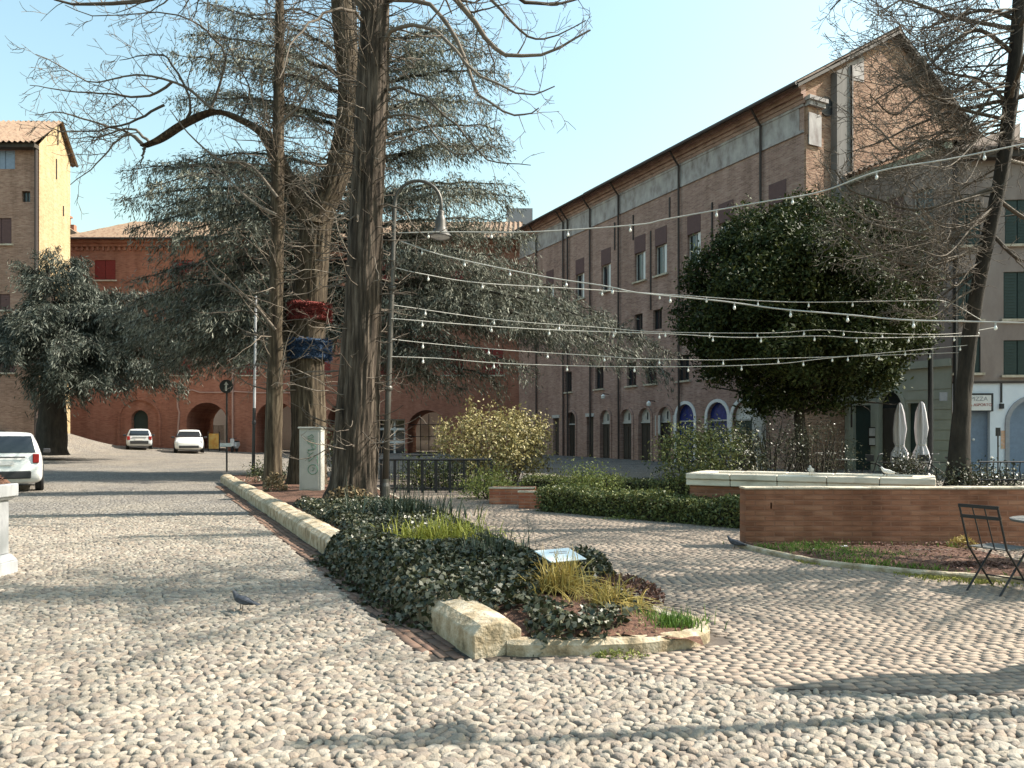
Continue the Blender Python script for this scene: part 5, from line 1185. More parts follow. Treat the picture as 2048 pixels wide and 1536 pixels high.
for x, y, dY, z0, dr in (
    # left, from the top down
    (430, 20, 0, 17, .9), (380, 70, 2, 16.2, .9), (350, 110, -2, 15.5, .8), (420, 110, -3.5, 15.5, .8), (350, 200, 1, 14.5, .9), (420, 190, 3, 14, .8), 
    (255, 345, 0, 11.5, 1.4), (245, 400, 2, 11, 1.4), (260, 460, -1, 10.5, 1.6), (300, 370, -3.5, 11.5, 1.5), (330, 430, 4, 10.5, 1), (380, 400, -4, 11, 1.2), (300, 500, -2.5, 9.5, 1.3), (340, 330, 2.5, 11.5, 1.0),
    (280, 560, 0, 8.5, 1.2), (250, 620, 2.5, 7.6, 1.3), (330, 640, -2.5, 7.2, 1.2), (400, 660, 1, 7, .9), (460, 690, -3, 6.5, .8), (300, 690, -1, 6.5, 1.3), (380, 560, 3.5, 8.5, .8), (430, 610, 4, 7.5, .6), (230, 690, 1, 6.3, 1.5), (350, 710, 3, 6, 1.0), (430, 500, -4, 9.5, .8), (480, 560, -4, 8.3, .7), (200, 640, 1, 7.6, 1.5), (350, 600, 0, 8.2, .9), (310, 650, 1.5, 7.4, 1.0), (360, 690, -2, 6.6, 1.0), (450, 650, -2, 7.2, .7), (470, 600, 2, 8, .6), (390, 730, 2.5, 5.8, .8), (300, 740, .5, 5.8, 1.3), (250, 650, -1.5, 7.4, 1.4), (430, 560, 1, 8.8, .6), (460, 720, 1, 6, .6), (500, 680, -3, 6.8, .5), (340, 540, 0, 9.2, .9), (280, 650, 3, 7.4, 1.2), (320, 720, 1, 5.9, 1.2), (420, 720, -1, 5.7, .9), (480, 640, 3, 7, .5), (380, 640, -4.5, 7.4, 1.0), (270, 600, -3, 8.2, 1.3), (480, 720, -4, 5.6, .8), (360, 320, -1, 12.2, 1.2), (300, 420, 2, 10.8, 1.3), (420, 440, 3, 10.4, .8), (350, 470, -4, 10, 1.1), (480, 460, -4, 10, .6),
    # right, from the top down
    (960, 70, 0, 17.2, .9), (985, 110, 2, 16.5, 1.0), (900, 60, -3, 17, .7), (1010, 150, -1.5, 15.6, 1.1), (900, 130, 3.5, 16, .6), (990, 210, 1, 14.5, 1.0), (1000, 260, -2, 13.5, 1.1), (920, 200, -4, 14.5, .6), (1010, 300, 2, 12.7, .9), (930, 290, 4, 12.5, .5),
    (1020, 370, 0, 11.2, .8), (1035, 395, -2.5, 10.8, .8), (960, 380, -4, 11.2, .6), (1000, 440, 2.5, 10, .6), (1060, 470, 1, 9.4, .8), (950, 460, 4, 9.6, .4), (1070, 540, -2, 8.8, .9), (1010, 520, -4, 9, .7),
    (1150, 590, -1, 8.2, 1.3), (1230, 640, 1, 7.8, 1.5), (1350, 715, -.5, 7.6, 2.0), (1290, 680, 2.5, 7.5, 1.7), (1340, 745, -3, 7.0, 2.0), (1180, 640, -4, 7.6, 1.2), (1090, 600, 3.5, 7.8, .8), (1240, 720, -1.5, 6.6, 1.6), (1130, 690, 3, 6.6, 1.0), (1040, 640, -4, 7.2, .8), (960, 700, -3, 6, .8), (1000, 770, -1, 5.0, .9), (920, 780, 1.5, 4.8, .7), (1060, 740, -3, 5.4, 1.0), (870, 720, -3.5, 5.6, .5), (880, 640, -4, 7, .4)):
    bg_(x, y, dY, z0, dr)
for q in range(13):
    a = rgc.uniform(0, 2 * math.pi); z = 5.5 + q * .52; rr = rgc.uniform(3.2, 5.0) * (1.1 - z / 30)
    if abs(math.cos(a)) > .75: a += .9
    boughs.append((z + .3, (bx_ + rr * math.cos(a), YC + rr * math.sin(a), z - .6), .5))
conifer("huge spreading grey-green cedar with layered drooping boughs behind the bare trees", (bx_, YC, 0.2), (-6.6, YC, 21.5), boughs, 'cedar', 9, .62, .22, 150, 'bark_dark', 1.9, .55)
bL = []; YL = 41.0
def bl_(x, y, dY, z0, dr=.6): bL.append((z0, tuple(pt(x, y, YL + dY)), dr))
for x, y, dY, z0, dr in ((60, 540, 0, 9.4, .3), (110, 500, 0, 10.0, .2), (150, 520, 1.5, 9.8, .3), (-20, 660, 2, 7.8, .9), (20, 700, -4, 7.0, .8), (-40, 720, -2, 6.8, 1.0), (280, 660, -1, 8.0, .9), (330, 690, 2, 7.4, 1.1), (400, 700, -1, 7.2, 1.3), (300, 760, 0, 6.0, .9), (360, 770, 2, 5.9, 1.0), (240, 640, 3, 8.4, .7), (420, 680, 1, 7.6, 1.3), (200, 770, -3, 5.6, .6), (170, 540, -1, 10, .4), (215, 590, 1, 9.2, .5), (250, 630, -1.5, 8.6, .6), (90, 560, -2, 9.6, .4), (130, 590, 2, 9.3, .3),
                         (0, 660, -1, 7.8, .8), (-30, 690, 1, 7.2, .9), (30, 640, 1.5, 8.2, .6), (10, 720, -2, 6.8, .8), (50, 690, -3, 7.4, .7), (60, 770, -1, 6, .5), (130, 700, -4, 7.2, .5), (190, 690, -3, 7.2, .7), (230, 730, -1, 6.6, .8), (270, 700, 1.5, 7, .9), (310, 740, -2, 6.5, 1.1), (350, 700, .5, 7.0, 1.2),
                         (200, 760, 1.5, 5.8, .6), (150, 780, -2.5, 5.4, .4), (100, 800, 2, 5, .2), (100, 620, -3, 8.6, .4), (150, 640, -1, 8.4, .5), (200, 600, 2, 8.8, .5), (60, 650, -4, 8, .5), (120, 740, -4, 6.4, .5), (180, 720, 1, 6.6, .5), (90, 720, 1, 6.6, .3), (160, 560, 2, 9.6, .3), (300, 640, -2, 8.2, .8), (340, 600, 1, 8.8, .8), (180, 640, 3, 8.2, .5), (60, 610, 3, 8.6, .4), (250, 770, -2.5, 5.8, .8), (380, 740, 1, 6.4, 1.2)):
    bl_(x, y, dY, z0, dr)
conifer("dark lower fir with pale drooping sprays before the tower house", (-25.2, YL, .55), (-25.4, YL, 10.9), bL, 'fir', 12, .75, .28, 230, 'bark_dark', 2.0, .62)

# ------------------------------------------------------------------ broad-leaved crown: leaves in clumps through a lumpy volume
def crown(c, rad, nclump, per, L, Wd, m, parent, seed, shell=.55, clump=.45, flat=1.0, name="crown"):
    rg = np.random.default_rng(seed); d = unit(nclump, rg); r = (rg.uniform(shell ** 3, 1, nclump)) ** (1 / 3)
    lump = 1 + .14 * np.sin(d[:, 0] * 5 + seed) * np.cos(d[:, 2] * 4 + seed * 2) + .10 * rg.normal(size=nclump)
    K = np.array(c) + d * (r * lump)[:, None] * np.array(rad); n = nclump * per
    base = np.repeat(K, per, 0); od = np.repeat(d, per, 0); q = rg.normal(size=(n, 3)) * clump * np.array([1, 1, flat]); C = base + q
    Nn = od * .8 + rg.normal(size=(n, 3)) * .7 + np.array([0, 0, .35]); D = od * .5 + rg.normal(size=(n, 3))
    return leaves(name, C, D, Nn, L * rg.uniform(.6, 1.3, n), Wd * rg.uniform(.7, 1.2, n), m, parent)
mg = empty("magnolia_tree", (10.15, 26.5, 0), "dense dark evergreen magnolia with clipped domed crown in front of the brick building", "tree")
PM = np.array([(10.3, 26.5, 0), (10.25, 26.5, 1.2), (10.15, 26.5, 2.4), (10.1, 26.5, 5), (10.1, 26.5, 8)]); trunk_mesh("trunk", PM, [.22, .2, .18, .15, .06], M['bark_dark'], mg, 20, 40, .06, .08, 3)
BM = Branches(); rgm = np.random.default_rng(77)
for q in range(22):
    a = q * 2.4; p = PM[2] + np.array([0, 0, .18 * q]); P = wander(p, [math.cos(a), math.sin(a), .5], rgm.uniform(2.4, 3.8), 8, rgm, .1); BM.add(P, np.linspace(.07, .02, 9), 5); ramify(BM, P, .06, .02, rgm, 0, 1.5, 1)
BM.build("branches", M['bark_dark'], mg)
lob = [(1430, 545, 0, 1.05, 1.05), (1500, 480, .4, 1.15, 1.0), (1600, 450, 0, 1.3, .95), (1700, 455, .5, 1.2, .9), (1780, 500, 0, 1.1, 1.0), (1815, 580, .3, 1.0, 1.1), (1800, 670, -.3, 1.05, 1.0), (1740, 745, 0, 1.1, .8), (1640, 775, -.3, 1.2, .75), (1540, 780, 0, 1.1, .7),
       (1455, 720, -.2, 1.1, .85), (1410, 640, 0, 1.0, 1.05), (1500, 600, -2.2, 1.35, 1.2), (1610, 540, -2.4, 1.4, 1.2), (1710, 580, -2.3, 1.35, 1.2), (1570, 680, -2.6, 1.4, 1.1), (1690, 690, -2.3, 1.3, 1.0), (1760, 640, -1.6, 1.2, 1.1), (1480, 660, -1.6, 1.15, 1.1), (1550, 500, -1.4, 1.2, 1.0), (1660, 490, -1.5, 1.2, 1.0),
       (1620, 560, 2.4, 1.7, 1.5), (1500, 640, 2.2, 1.5, 1.4), (1730, 660, 2.2, 1.5, 1.4), (1610, 620, .2, 2.2, 2.2), (1620, 700, .2, 2.2, 1.4)]
for q, (x, y, dY, rx, rz_) in enumerate(lob):
    crown(tuple(pt(x, y, 26.5 + dY)), (rx, rx, rz_), int(62 * rx * rz_) + 20, 52, .16, .075, M['magnolia'], mg, q + 1, .62, .19, name="foliage")

# ------------------------------------------------------------------ shrubs and hedges
def shrub(label, c, rad, n, per, L, Wd, m, seed, cat="shrub", stems=7, clump=.16, name="shrub", shell=.35, group=None):
    c = V(c); t = empty(name, (c.x, c.y, 0), label, cat, group); rg = np.random.default_rng(seed); B = Branches()
    for q in range(stems):
        a = rg.uniform(0, 6.28); e_ = np.array([c.x + rad[0] * .7 * math.cos(a), c.y + rad[1] * .7 * math.sin(a), c.z + rad[2] * rg.uniform(.2, .8)]); s_ = np.array([c.x + .3 * rad[0] * math.cos(a), c.y + .25 * rad[1] * math.sin(a), 0.0])
        P = curve_pts(np.array([s_, (s_ + e_) / 2 + rg.normal(size=3) * .1, e_]), 7); B.add(P, np.linspace(.025, .008, 7), 4); ramify(B, P, .02, .008, rg, 0, 2.0, rad[0] * .4, minr=.006)
    B.build("stems", M['twig_pale'] if m in ('yellowshrub',) else M['bark_dark'], t); crown(tuple(c), rad, n, per, L, Wd, M[m], t, seed, shell, clump, name="foliage"); return t
shrub("large rounded shrub with yellowing leaves behind the brick planter", (-0.42, 23.4, 1.35), (1.75, 1.5, 1.15), 330, 26, .11, .06, 'yellowshrub', 31, clump=.17, stems=14)
shrub("dark leafy bush left of the white-rimmed basin", (4.9, 20.0, .95), (1.15, 1.1, 1.0), 160, 26, .10, .05, 'hedge', 32)
shrub("dark camellia bush behind the left corner of the basin", (6.1, 21.5, 1.0), (1.2, 1.0, 1.05), 150, 22, .10, .05, 'ivy', 33)
shrub("thin twiggy bush under the magnolia, before the blue doors", (7.7, 22.5, 1.15), (1.5, .9, 1.25), 110, 20, .08, .03, 'ivy', 34, stems=26, shell=.1)
shrub("twiggy dark bush right below the magnolia trunk", (9.3, 23.0, 1.0), (1.3, .9, 1.15), 90, 20, .08, .03, 'ivy', 35, stems=24, shell=.1)
shrub("small glossy bush between the cabinet and the thickest trunk", (-4.55, 20.3, .95), (.42, .4, .85), 60, 22, .09, .045, 'ivy', 36)
shrub("low dark bush at the foot of the slim tree", (-7.35, 23.0, .3), (.8, .7, .36), 60, 26, .08, .04, 'ivy', 37, stems=4)
shrub("low weedy bush at the far end of the stone edging", (-8.6, 26.3, .3), (.55, .5, .32), 40, 26, .08, .04, 'hedge', 38, stems=4)
shrub("mixed green plants behind the iron railing", (-2.3, 22.4, .45), (1.3, .5, .5), 110, 22, .09, .04, 'hedge', 39, stems=8)
shrub("pale green leafy plants left of the brick planter", (-0.6, 19.0, .32), (.75, .6, .32), 80, 26, .07, .035, 'limehedge', 40, stems=5)
shrub("bushy lime-green plant at the left end of the clipped hedge", (1.75, 17.3, .52), (.75, .6, .33), 90, 28, .06, .035, 'limehedge', 41, stems=5)
def hedge_box(label, p0, p1, w, h, n, m, seed, topm=None):
    rg = np.random.default_rng(seed); p0, p1 = V(p0), V(p1); u = (p1 - p0); L = u.length; u.normalize(); v = V((-u.y, u.x, 0)); t = empty("hedge", tuple((p0 + p1) / 2), label, "hedge")
    a = rg.uniform(0, L, n); s = rg.uniform(-1, 1, n); z = rg.uniform(0, 1, n); k = rg.random(n)
    b = np.where(k < .45, s, np.where(k < .8, -1 + .1 * rg.random(n), 1 - .1 * rg.random(n))); z = np.where(k < .45, 1 - .12 * rg.random(n), z)
    hh = h * (1 + .10 * np.sin(a * 3.1) + .05 * np.sin(a * 7.7)); C = np.array(p0)[None] + np.outer(a, u) + np.outer(b * w / 2 * (1 + .06 * np.sin(a * 5)), v) + np.outer(z * hh, (0, 0, 1)) + rg.normal(size=(n, 3)) * .035
    N = np.outer(np.where(k < .45, 0, b), v) + np.outer(np.where(k < .45, 1, .3), (0, 0, 1)) + rg.normal(size=(n, 3)) * .7
    leaves("foliage", C, unit(n, rg), N, .055 * rg.uniform(.7, 1.4, n), .035, M[m], t)
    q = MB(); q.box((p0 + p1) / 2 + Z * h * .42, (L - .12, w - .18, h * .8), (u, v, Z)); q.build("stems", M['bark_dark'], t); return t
hedge_box("long low clipped hedge between path and brick wall", (0.78, 16.2, 0), (4.5, 12.85, 0), .8, .46, 15000, 'hedge', 51)
hedge_box("dark low hedge in shade in front of the far road", (0.4, 21.5, 0), (5.0, 19.6, 0), .8, .42, 8000, 'hedge', 52)
heap("low_weeds", (2.5, 14.35, 0), (.9, .14), 420, M['limehedge'], "green weeds along the path edge before the clipped hedge", "weeds", .05, .02, 53, .1)

# brick planters
def planter(label, c, sx, sy, h, rz_):
    t = empty("brick_planter", c, label, "planter", "brick planters by the path", rz_); mb = MB()
    for (x0, x1, y0, y1) in ((-sx / 2, sx / 2, -sy / 2, -sy / 2 + .1), (-sx / 2, sx / 2, sy / 2 - .1, sy / 2), (-sx / 2, -sx / 2 + .1, -sy / 2 + .1, sy / 2 - .1), (sx / 2 - .1, sx / 2, -sy / 2 + .1, sy / 2 - .1)): mb.bbox(x0, x1, y0, y1, -.05, h)
    o = mb.build("walls", M['terracotta'], None); o.parent = t
    mb = MB(); mb.bbox(-sx / 2 + .1, sx / 2 - .1, -sy / 2 + .1, sy / 2 - .1, 0, h - .06); o = mb.build("soil", M['soil'], None); o.parent = t
    mb = MB(); mb.bbox(-sx / 2 - .02, sx / 2 + .02, -sy / 2 - .02, -sy / 2 + .12, h, h + .035); o = mb.build("coping", M['stone'], None); o.parent = t; return t
planter("low red brick planter beneath the yellowing shrub", (0.03, 17.9, 0), 1.05, .9, .37, -.08)
planter("smaller red brick planter at the left end of the clipped hedge", (0.50, 16.75, 0), .55, .7, .36, -.25)
#SPLIT3
# ------------------------------------------------------------------ basin, brick wall and planting bed on the right
bw = empty("brick_wall", (6.5, 10.9, 0), "low red brick garden wall with thin pale coping in front of the basin", "wall")
mb = MB()
nseg = 40; x0, x1 = 3.36, 12.5
fwl = Face(V((x0, 10.8, 0)), V((1, 0, 0)), V((0, -1, 0)))
wall(mb, fwl, 0, x1 - x0, -.1, .83, [dict(u0=.36, u1=.385, z0=.55, z1=.64)], depth=.1)
mb.quad(V((x0, 10.8, -.1)), V((x0, 11.06, -.1)), V((x0, 11.06, .83)), V((x0, 10.8, .83))); mb.quad(V((x0, 11.06, -.1)), V((x1, 11.06, -.1)), V((x1, 11.06, .83)), V((x0, 11.06, .83))); mb.build("wall_face", M['wallbrick'], bw)
mb = MB()
for k in range(15):
    a = x0 - .01 + k * .61; mb.bbox(a, a + .604, 10.785, 11.075, .832, .862 + R.uniform(-.003, .003))
mb.build("coping", M['stone'], bw, bevel=.006)
bs = empty("stone_basin", (5.6, 15.0, 0), "wide basin with pale marble rim on red brick, behind the low wall", "fountain")
K1 = V((3.29, 14.2, 0)); K2 = V((6.90, 12.2, 0)); dv = (K2 - K1).normalized(); nv = V((-dv.y, dv.x, 0)); Lb = (K2 - K1).length; Db = 1.45
bax = (dv, nv, Z)
def bbx(mb, u0, u1, v0, v1, z0, z1): mb.box(K1 + dv * ((u0 + u1) / 2) + nv * ((v0 + v1) / 2) + Z * ((z0 + z1) / 2), (u1 - u0, v1 - v0, z1 - z0), bax)
mb = MB(); bbx(mb, .06, Lb - .06, .06, .28, -.05, .667); bbx(mb, .06, Lb - .06, Db - .28, Db - .06, -.05, .667); bbx(mb, .06, .28, .28, Db - .28, -.05, .667); bbx(mb, Lb - .28, Lb - .06, .28, Db - .28, -.05, .667); mb.build("basin_wall", M['wallbrick'], bs)
n_ = 5
for (v0, v1) in ((0, .36), (Db - .36, Db)):
    for q in range(n_):
        mb = MB(); u0 = Lb * q / n_ + .004; u1 = Lb * (q + 1) / n_ - .004; o_ = .03 if v0 == 0 else 0
        bbx(mb, u0, u1, v0, v1, .67, .785); rs_ = mb.build("rim_stone", M['marble'], bs, bevel=.016)
        mb = MB(); bbx(mb, u0, u1, v0 - o_, v1, .788, .90 + R.uniform(-.004, .004)); mb.build("rim_moulding", M['marble'], rs_, bevel=.02)
for (u0, u1) in ((.004, .36), (Lb - .36, Lb - .004)):
    mb = MB(); bbx(mb, u0, u1, .364, Db - .364, .67, .90); mb.build("rim_stone", M['marble'], bs, bevel=.016)
mb = MB(); bbx(mb, .29, Lb - .29, .29, Db - .29, .5, .74); mb.build("basin_floor", M['stone'], bs)
# bed in front of the wall
pb = [(1478, 1094), (1530, 1108), (1640, 1130), (1780, 1146), (1920, 1158), (2060, 1168), (2200, 1178)]
bk = empty("wall_bed_kerb", tuple(gp(1640, 1130)), "thin curved stone kerb around the grassy bed before the brick wall", "kerb")
pp = [V(p) for p in curve_pts([gp(x, y) for x, y in pb], 40)]; mb = MB(); vs = []
for i, p in enumerate(pp):
    t = (pp[min(i + 1, 39)] - pp[max(i - 1, 0)]).normalized(); nrm = V((t.y, -t.x, 0))
    for (x, z) in ((.045, -.03), (.045, .055), (.03, .07), (-.03, .07), (-.045, .055), (-.045, -.03)): vs.append(p + nrm * x + Z * (z + R.uniform(-.005, .005)))
mb.add(vs, [[i * 6 + j, i * 6 + j + 1, (i + 1) * 6 + j + 1, (i + 1) * 6 + j] for i in range(39) for j in range(5)]); mb.build("kerb_strip", M['stone_lichen'], bk)
vs = []; nb_ = 14
for i, p in enumerate(pp):
    for j in range(nb_):
        f = j / (nb_ - 1); q = p.lerp(V((max(p.x, 3.3), 10.82, 0)), f); vs.append((q.x, q.y, .03 + .06 * math.sin(math.pi * f) + R.uniform(-.012, .012)))
tag(mesh_np("wall_bed_soil", np.array(vs), [[i * nb_ + j, i * nb_ + j + 1, (i + 1) * nb_ + j + 1, (i + 1) * nb_ + j] for i in range(39) for j in range(nb_ - 1)], M['soil'], smooth=True), kind="structure")
rgg = np.random.default_rng(61)
def blades(name, n, X, Y, zb, L, m, label, wd=.012):
    th = rgg.uniform(0, 6.283, n); ln = rgg.uniform(.1, .6, n); D = np.stack([np.cos(th) * ln, np.sin(th) * ln, np.ones(n)], 1); Lh = L * rgg.uniform(.5, 1.2, n)
    C = np.stack([X, Y, zb + Lh * .42], 1); return tag(leaves(name, C, D, np.stack([np.cos(th + 1.5), np.sin(th + 1.5), np.zeros(n)], 1), Lh, wd, m, None, .2), label, None, None, "stuff")
n = 9000; X = rgg.uniform(3.0, 6.2, n); e_ = np.interp(X, [p.x for p in pp], [p.y for p in pp]); Y = e_ + .08 + (10.75 - e_ - .1) * rgg.uniform(0, 1, n)
k = (np.sin(X * 3.1 + 1) + np.sin(Y * 5.0 + X * 2) + rgg.normal(size=n) * .5 > .1 + sm(4.9, 6.2, X) * 2.2); blades("grass", k.sum(), X[k], Y[k], .04, .10, M['grass'], "patchy green grass in the bed before the brick wall")
n = 2600; X = rgg.uniform(3.6, 6.4, n); e_ = np.interp(X, [p.x for p in pp], [p.y for p in pp]); Y = e_ - .06 - np.abs(rgg.normal(size=n)) * .16; k = np.sin(X * 4.2) + rgg.normal(size=n) * .5 > .25
blades("moss", k.sum(), X[k], Y[k], .012, .03, M['moss'], "yellow-green moss along the outer foot of the bed kerb", .02)
def rock(label, c, r, m='rock', seed=0, name="stone", sq=(1, .7, .6)):
    rg = R.Random if False else random.Random(seed); import bmesh
    bm = bmesh.new(); bmesh.ops.create_icosphere(bm, subdivisions=3, radius=1)
    for v in bm.verts:
        q = 1 + .28 * mnoise.noise(v.co * 1.6 + V((seed, 0, 0))) + .12 * mnoise.noise(v.co * 4 + V((0, seed, 0))); v.co = V((v.co.x * sq[0] * r * q, v.co.y * sq[1] * r * q, v.co.z * sq[2] * r * q)) + V(c)
    me = bpy.data.meshes.new(name); bm.to_mesh(me); bm.free(); me.materials.append(M[m])
    for p in me.polygons: p.use_smooth = True
    o = bpy.data.objects.new(name, me); COL.objects.link(o); return tag(o, label, "stone")
rock("larger white rounded stone in the grass before the brick wall", tuple(gp(1626, 1112) + V((0, 0, .04))), .085, seed=3)
rock("flatter white stone right behind the rounded one, nearer the wall", tuple(gp(1690, 1100) + V((0, 0, .03))), .09, seed=4, sq=(1.2, .7, .35))
for i, (x, y, L) in enumerate(((1850, 1110, 1.0), (1800, 1124, 1.3), (1890, 1130, .9))):
    p = gp(x, y); mb = MB(); mb.tube([p + V((-L / 2, .05, .05)), p + V((-L * .1, -.02, .065)), p + V((L / 2, .03, .06))], [.018, .022, .012], 6)
    tag(mb.build("fallen_branch", M['twig_pale'], smooth=True), ("pale fallen branch lying closest to the brick wall", "longest fallen branch across the middle of the red soil", "short fallen branch nearest the bed kerb")[i], "branch")
heap("dry_twig_heap", tuple(gp(1925, 1098) + V((0, 0, .02))), (.22, .12), 260, M['drygrass'], "small heap of dry twigs and leaves at the foot of the brick wall", "twigs", .11, .012, 71, .16)
heap("bark_chips", tuple(gp(1960, 1142) + V((0, 0, .02))), (.55, .16), 900, M['deadleaf'], "reddish bark chips heaped behind the bed kerb under the chair", "bark chips", .05, .025, 72, .09)

# pale slab of bark and dead wood at the cabinet foot
heap("dry_ivy", (-6.1, 19.3, .05), (.36, .25), 520, M['dryleaf'], "pale dry ivy heap at the left foot of the grey cabinet", "dry ivy", .10, .05, 73, .62)
heap("dry_ivy", (-3.3, 15.2, .05), (.62, .22), 900, M['dryleaf'], "pale dead ivy clinging to the flared foot of the thickest trunk", "dry ivy", .10, .045, 74, .55)

# ------------------------------------------------------------------ cabinet
cb_ = empty("utility_cabinet", (-5.13, 19.0, 0), "tall pale grey utility cabinet with green graffiti in front of the forked tree", "cabinet")
mb = MB(); mb.bbox(-5.39, -4.84, 19.0, 19.38, .2, 1.78); mb.build("body", M['cabinet'], cb_, bevel=.012)
mb = MB(); mb.bbox(-5.42, -4.81, 18.96, 19.42, 1.783, 1.83); mb.build("cap", M['cabinet'], cb_, bevel=.012)
mb = MB(); mb.bbox(-5.41, -4.83, 18.98, 19.42, -.05, .19); mb.build("plinth", M['stone'], cb_, bevel=.01)
mb = MB(); mb.bbox(-5.33, -4.90, 18.984, 18.998, .26, 1.70); dr = mb.build("door", M['cabinet'], cb_, bevel=.004)
mb = MB(); mb.lathe([(.018, 0), (.018, .02), (.006, .024)], (-4.94, 18.984, 1.02), 10, ((1, 0, 0), (0, 0, 1), (0, -1, 0))); mb.build("lock", M['rim'], dr)
def gfx(L): return [V((-5.39 + (x - 160) / 425 * .55, 18.976, 1.78 - (y - 190) / 1200 * 1.55)) for x, y in L]
for i, L in enumerate(([(325, 350), (370, 330), (410, 300), (450, 345), (400, 370), (330, 370)], [(360, 380), (325, 440), (350, 480), (410, 490), (460, 450), (450, 400), (400, 395), (370, 430), (400, 465), (440, 440)],
                       [(390, 520), (450, 500), (490, 530), (470, 590), (420, 570), (410, 530)], [(330, 600), (400, 600), (450, 600), (340, 610), (330, 660), (380, 690), (440, 650)], [(360, 700), (350, 760), (350, 830), (430, 770), (490, 700), (520, 740), (525, 860)],
                       [(430 + 95 * math.cos(a * math.pi / 8), 985 + 95 * math.sin(a * math.pi / 8)) for a in range(17)], [(420, 950), (460, 960), (440, 1000), (410, 1010), (450, 990)])):
    mb = MB(); mb.tube([p + V((0, 0, 0)) for p in gfx(L)], .0085, 5); mb.build("graffiti", M['graffiti'], dr)

# ------------------------------------------------------------------ poles and signs on the left
up = empty("utility_pole", tuple(pt(508, 0, 26.8).xy) + (0,), "thin dark and white painted pole left of the slim tree", "pole")
mb = MB(); p = V((-9.25, 26.8, 0)); mb.tube([p, p + V((.04, 0, 2.6))], .06, 10); mb.build("lower_shaft", M['iron'], up)
mb = MB(); mb.tube([p + V((.04, 0, 2.6)), p + V((.1, 0, 6.6))], [.05, .04], 10); mb.build("upper_shaft", M['greymarble'], up)
mb = MB(); mb.lathe([(.06, 0), (.075, .03), (.075, .12), (.06, .15)], p + V((.03, 0, 2.0)), 10); mb.lathe([(.06, 0), (.07, .03), (.07, .1), (.06, .13)], p + V((.08, 0, 5.2)), 10); mb.build("clamp", M['iron'], up)
rs = empty("road_sign", (-12.55, 33.0, float(hgt(-12.55, 33))), "round dark road sign with white arrow on a slim post at the plaza edge", "sign")
p = V((-12.55, 33.0, float(hgt(-12.55, 33)))); mb = MB(); mb.tube([p, p + Z * 3.65], .04, 8); mb.build("post", M['iron'], rs)
mb = MB(); mb.lathe([(.30, 0), (.30, .02)], p + V((0, -.045, 3.75)), 28, ((1, 0, 0), (0, 0, 1), (0, -1, 0))); ds = mb.build("disc", M['plastic'], rs)
mb = MB(); q = p + V((0, -.068, 3.75)); mb.prism([q + V((-.035, 0, -.2)), q + V((.035, 0, -.2)), q + V((.035, 0, .06)), q + V((.10, 0, .06)), q + V((0, 0, .21)), q + V((-.10, 0, .06)), q + V((-.035, 0, .06))], V((0, -.004, 0))); mb.build("arrow", M['signwhite'], ds)
mb = MB(); mb.box(p + V((-.02, -.05, 1.18)), (.52, .02, .16)); mb.build("name_plate", M['signwhite'], rs)
yb = empty("notice_panel", (-22.3, 56.6, float(hgt(-22.3, 56.6))), "orange-yellow notice panel standing in the archway right of the white cars", "sign")
p = V((-22.5, 56.6, float(hgt(-22.5, 56.6)))); mb = MB(); mb.box(p + V((0, 0, .78)), (.75, .06, 1.15)); mb.build("panel", M['yellow'], yb)
mb = MB(); mb.tube([p + V((-.42, 0, 0)), p + V((-.42, 0, 1.5))], .04, 6); mb.build("post", M['iron'], yb); mb = MB(); mb.tube([p + V((.42, 0, 0)), p + V((.42, 0, 1.5))], .04, 6); mb.build("post", M['iron'], yb)
sb = empty("scooter", (-21.2, 57.2, float(hgt(-21.2, 57.2))), "pale scooter parked by the pillar right of the archway", "scooter")
p = V((-21.3, 57.4, float(hgt(-21.3, 57.4))))
for dy in (-.3, .65):
    mb = MB(); mb.lathe([(.12, -.05), (.23, -.04), (.23, .04), (.12, .05)], p + V((0, dy, .23)), 16, ((0, 1, 0), (0, 0, 1), (1, 0, 0))); mb.build("wheel", M['rubber'], sb)
mb = MB(); mb.prism([p + V((-.16, -.35, .45)), p + V((-.16, .1, .28)), p + V((-.16, .5, .28)), p + V((-.16, .95, .5)), p + V((-.16, .85, .78)), p + V((-.16, .2, .75)), p + V((-.16, .05, .4)), p + V((-.16, -.2, .5)), p + V((-.16, -.3, 1.05))], V((.32, 0, 0))); mb.build("body", M['car_silver'], sb, bevel=.03)
mb = MB(); mb.box(p + V((0, .5, .82)), (.28, .7, .1)); mb.build("seat", M['plastic'], sb, bevel=.02); mb = MB(); mb.tube([p + V((-.32, -.2, 1.08)), p + V((0, -.25, 1.02)), p + V((.32, -.2, 1.08))], .025, 6); mb.build("handlebar", M['plastic'], sb)

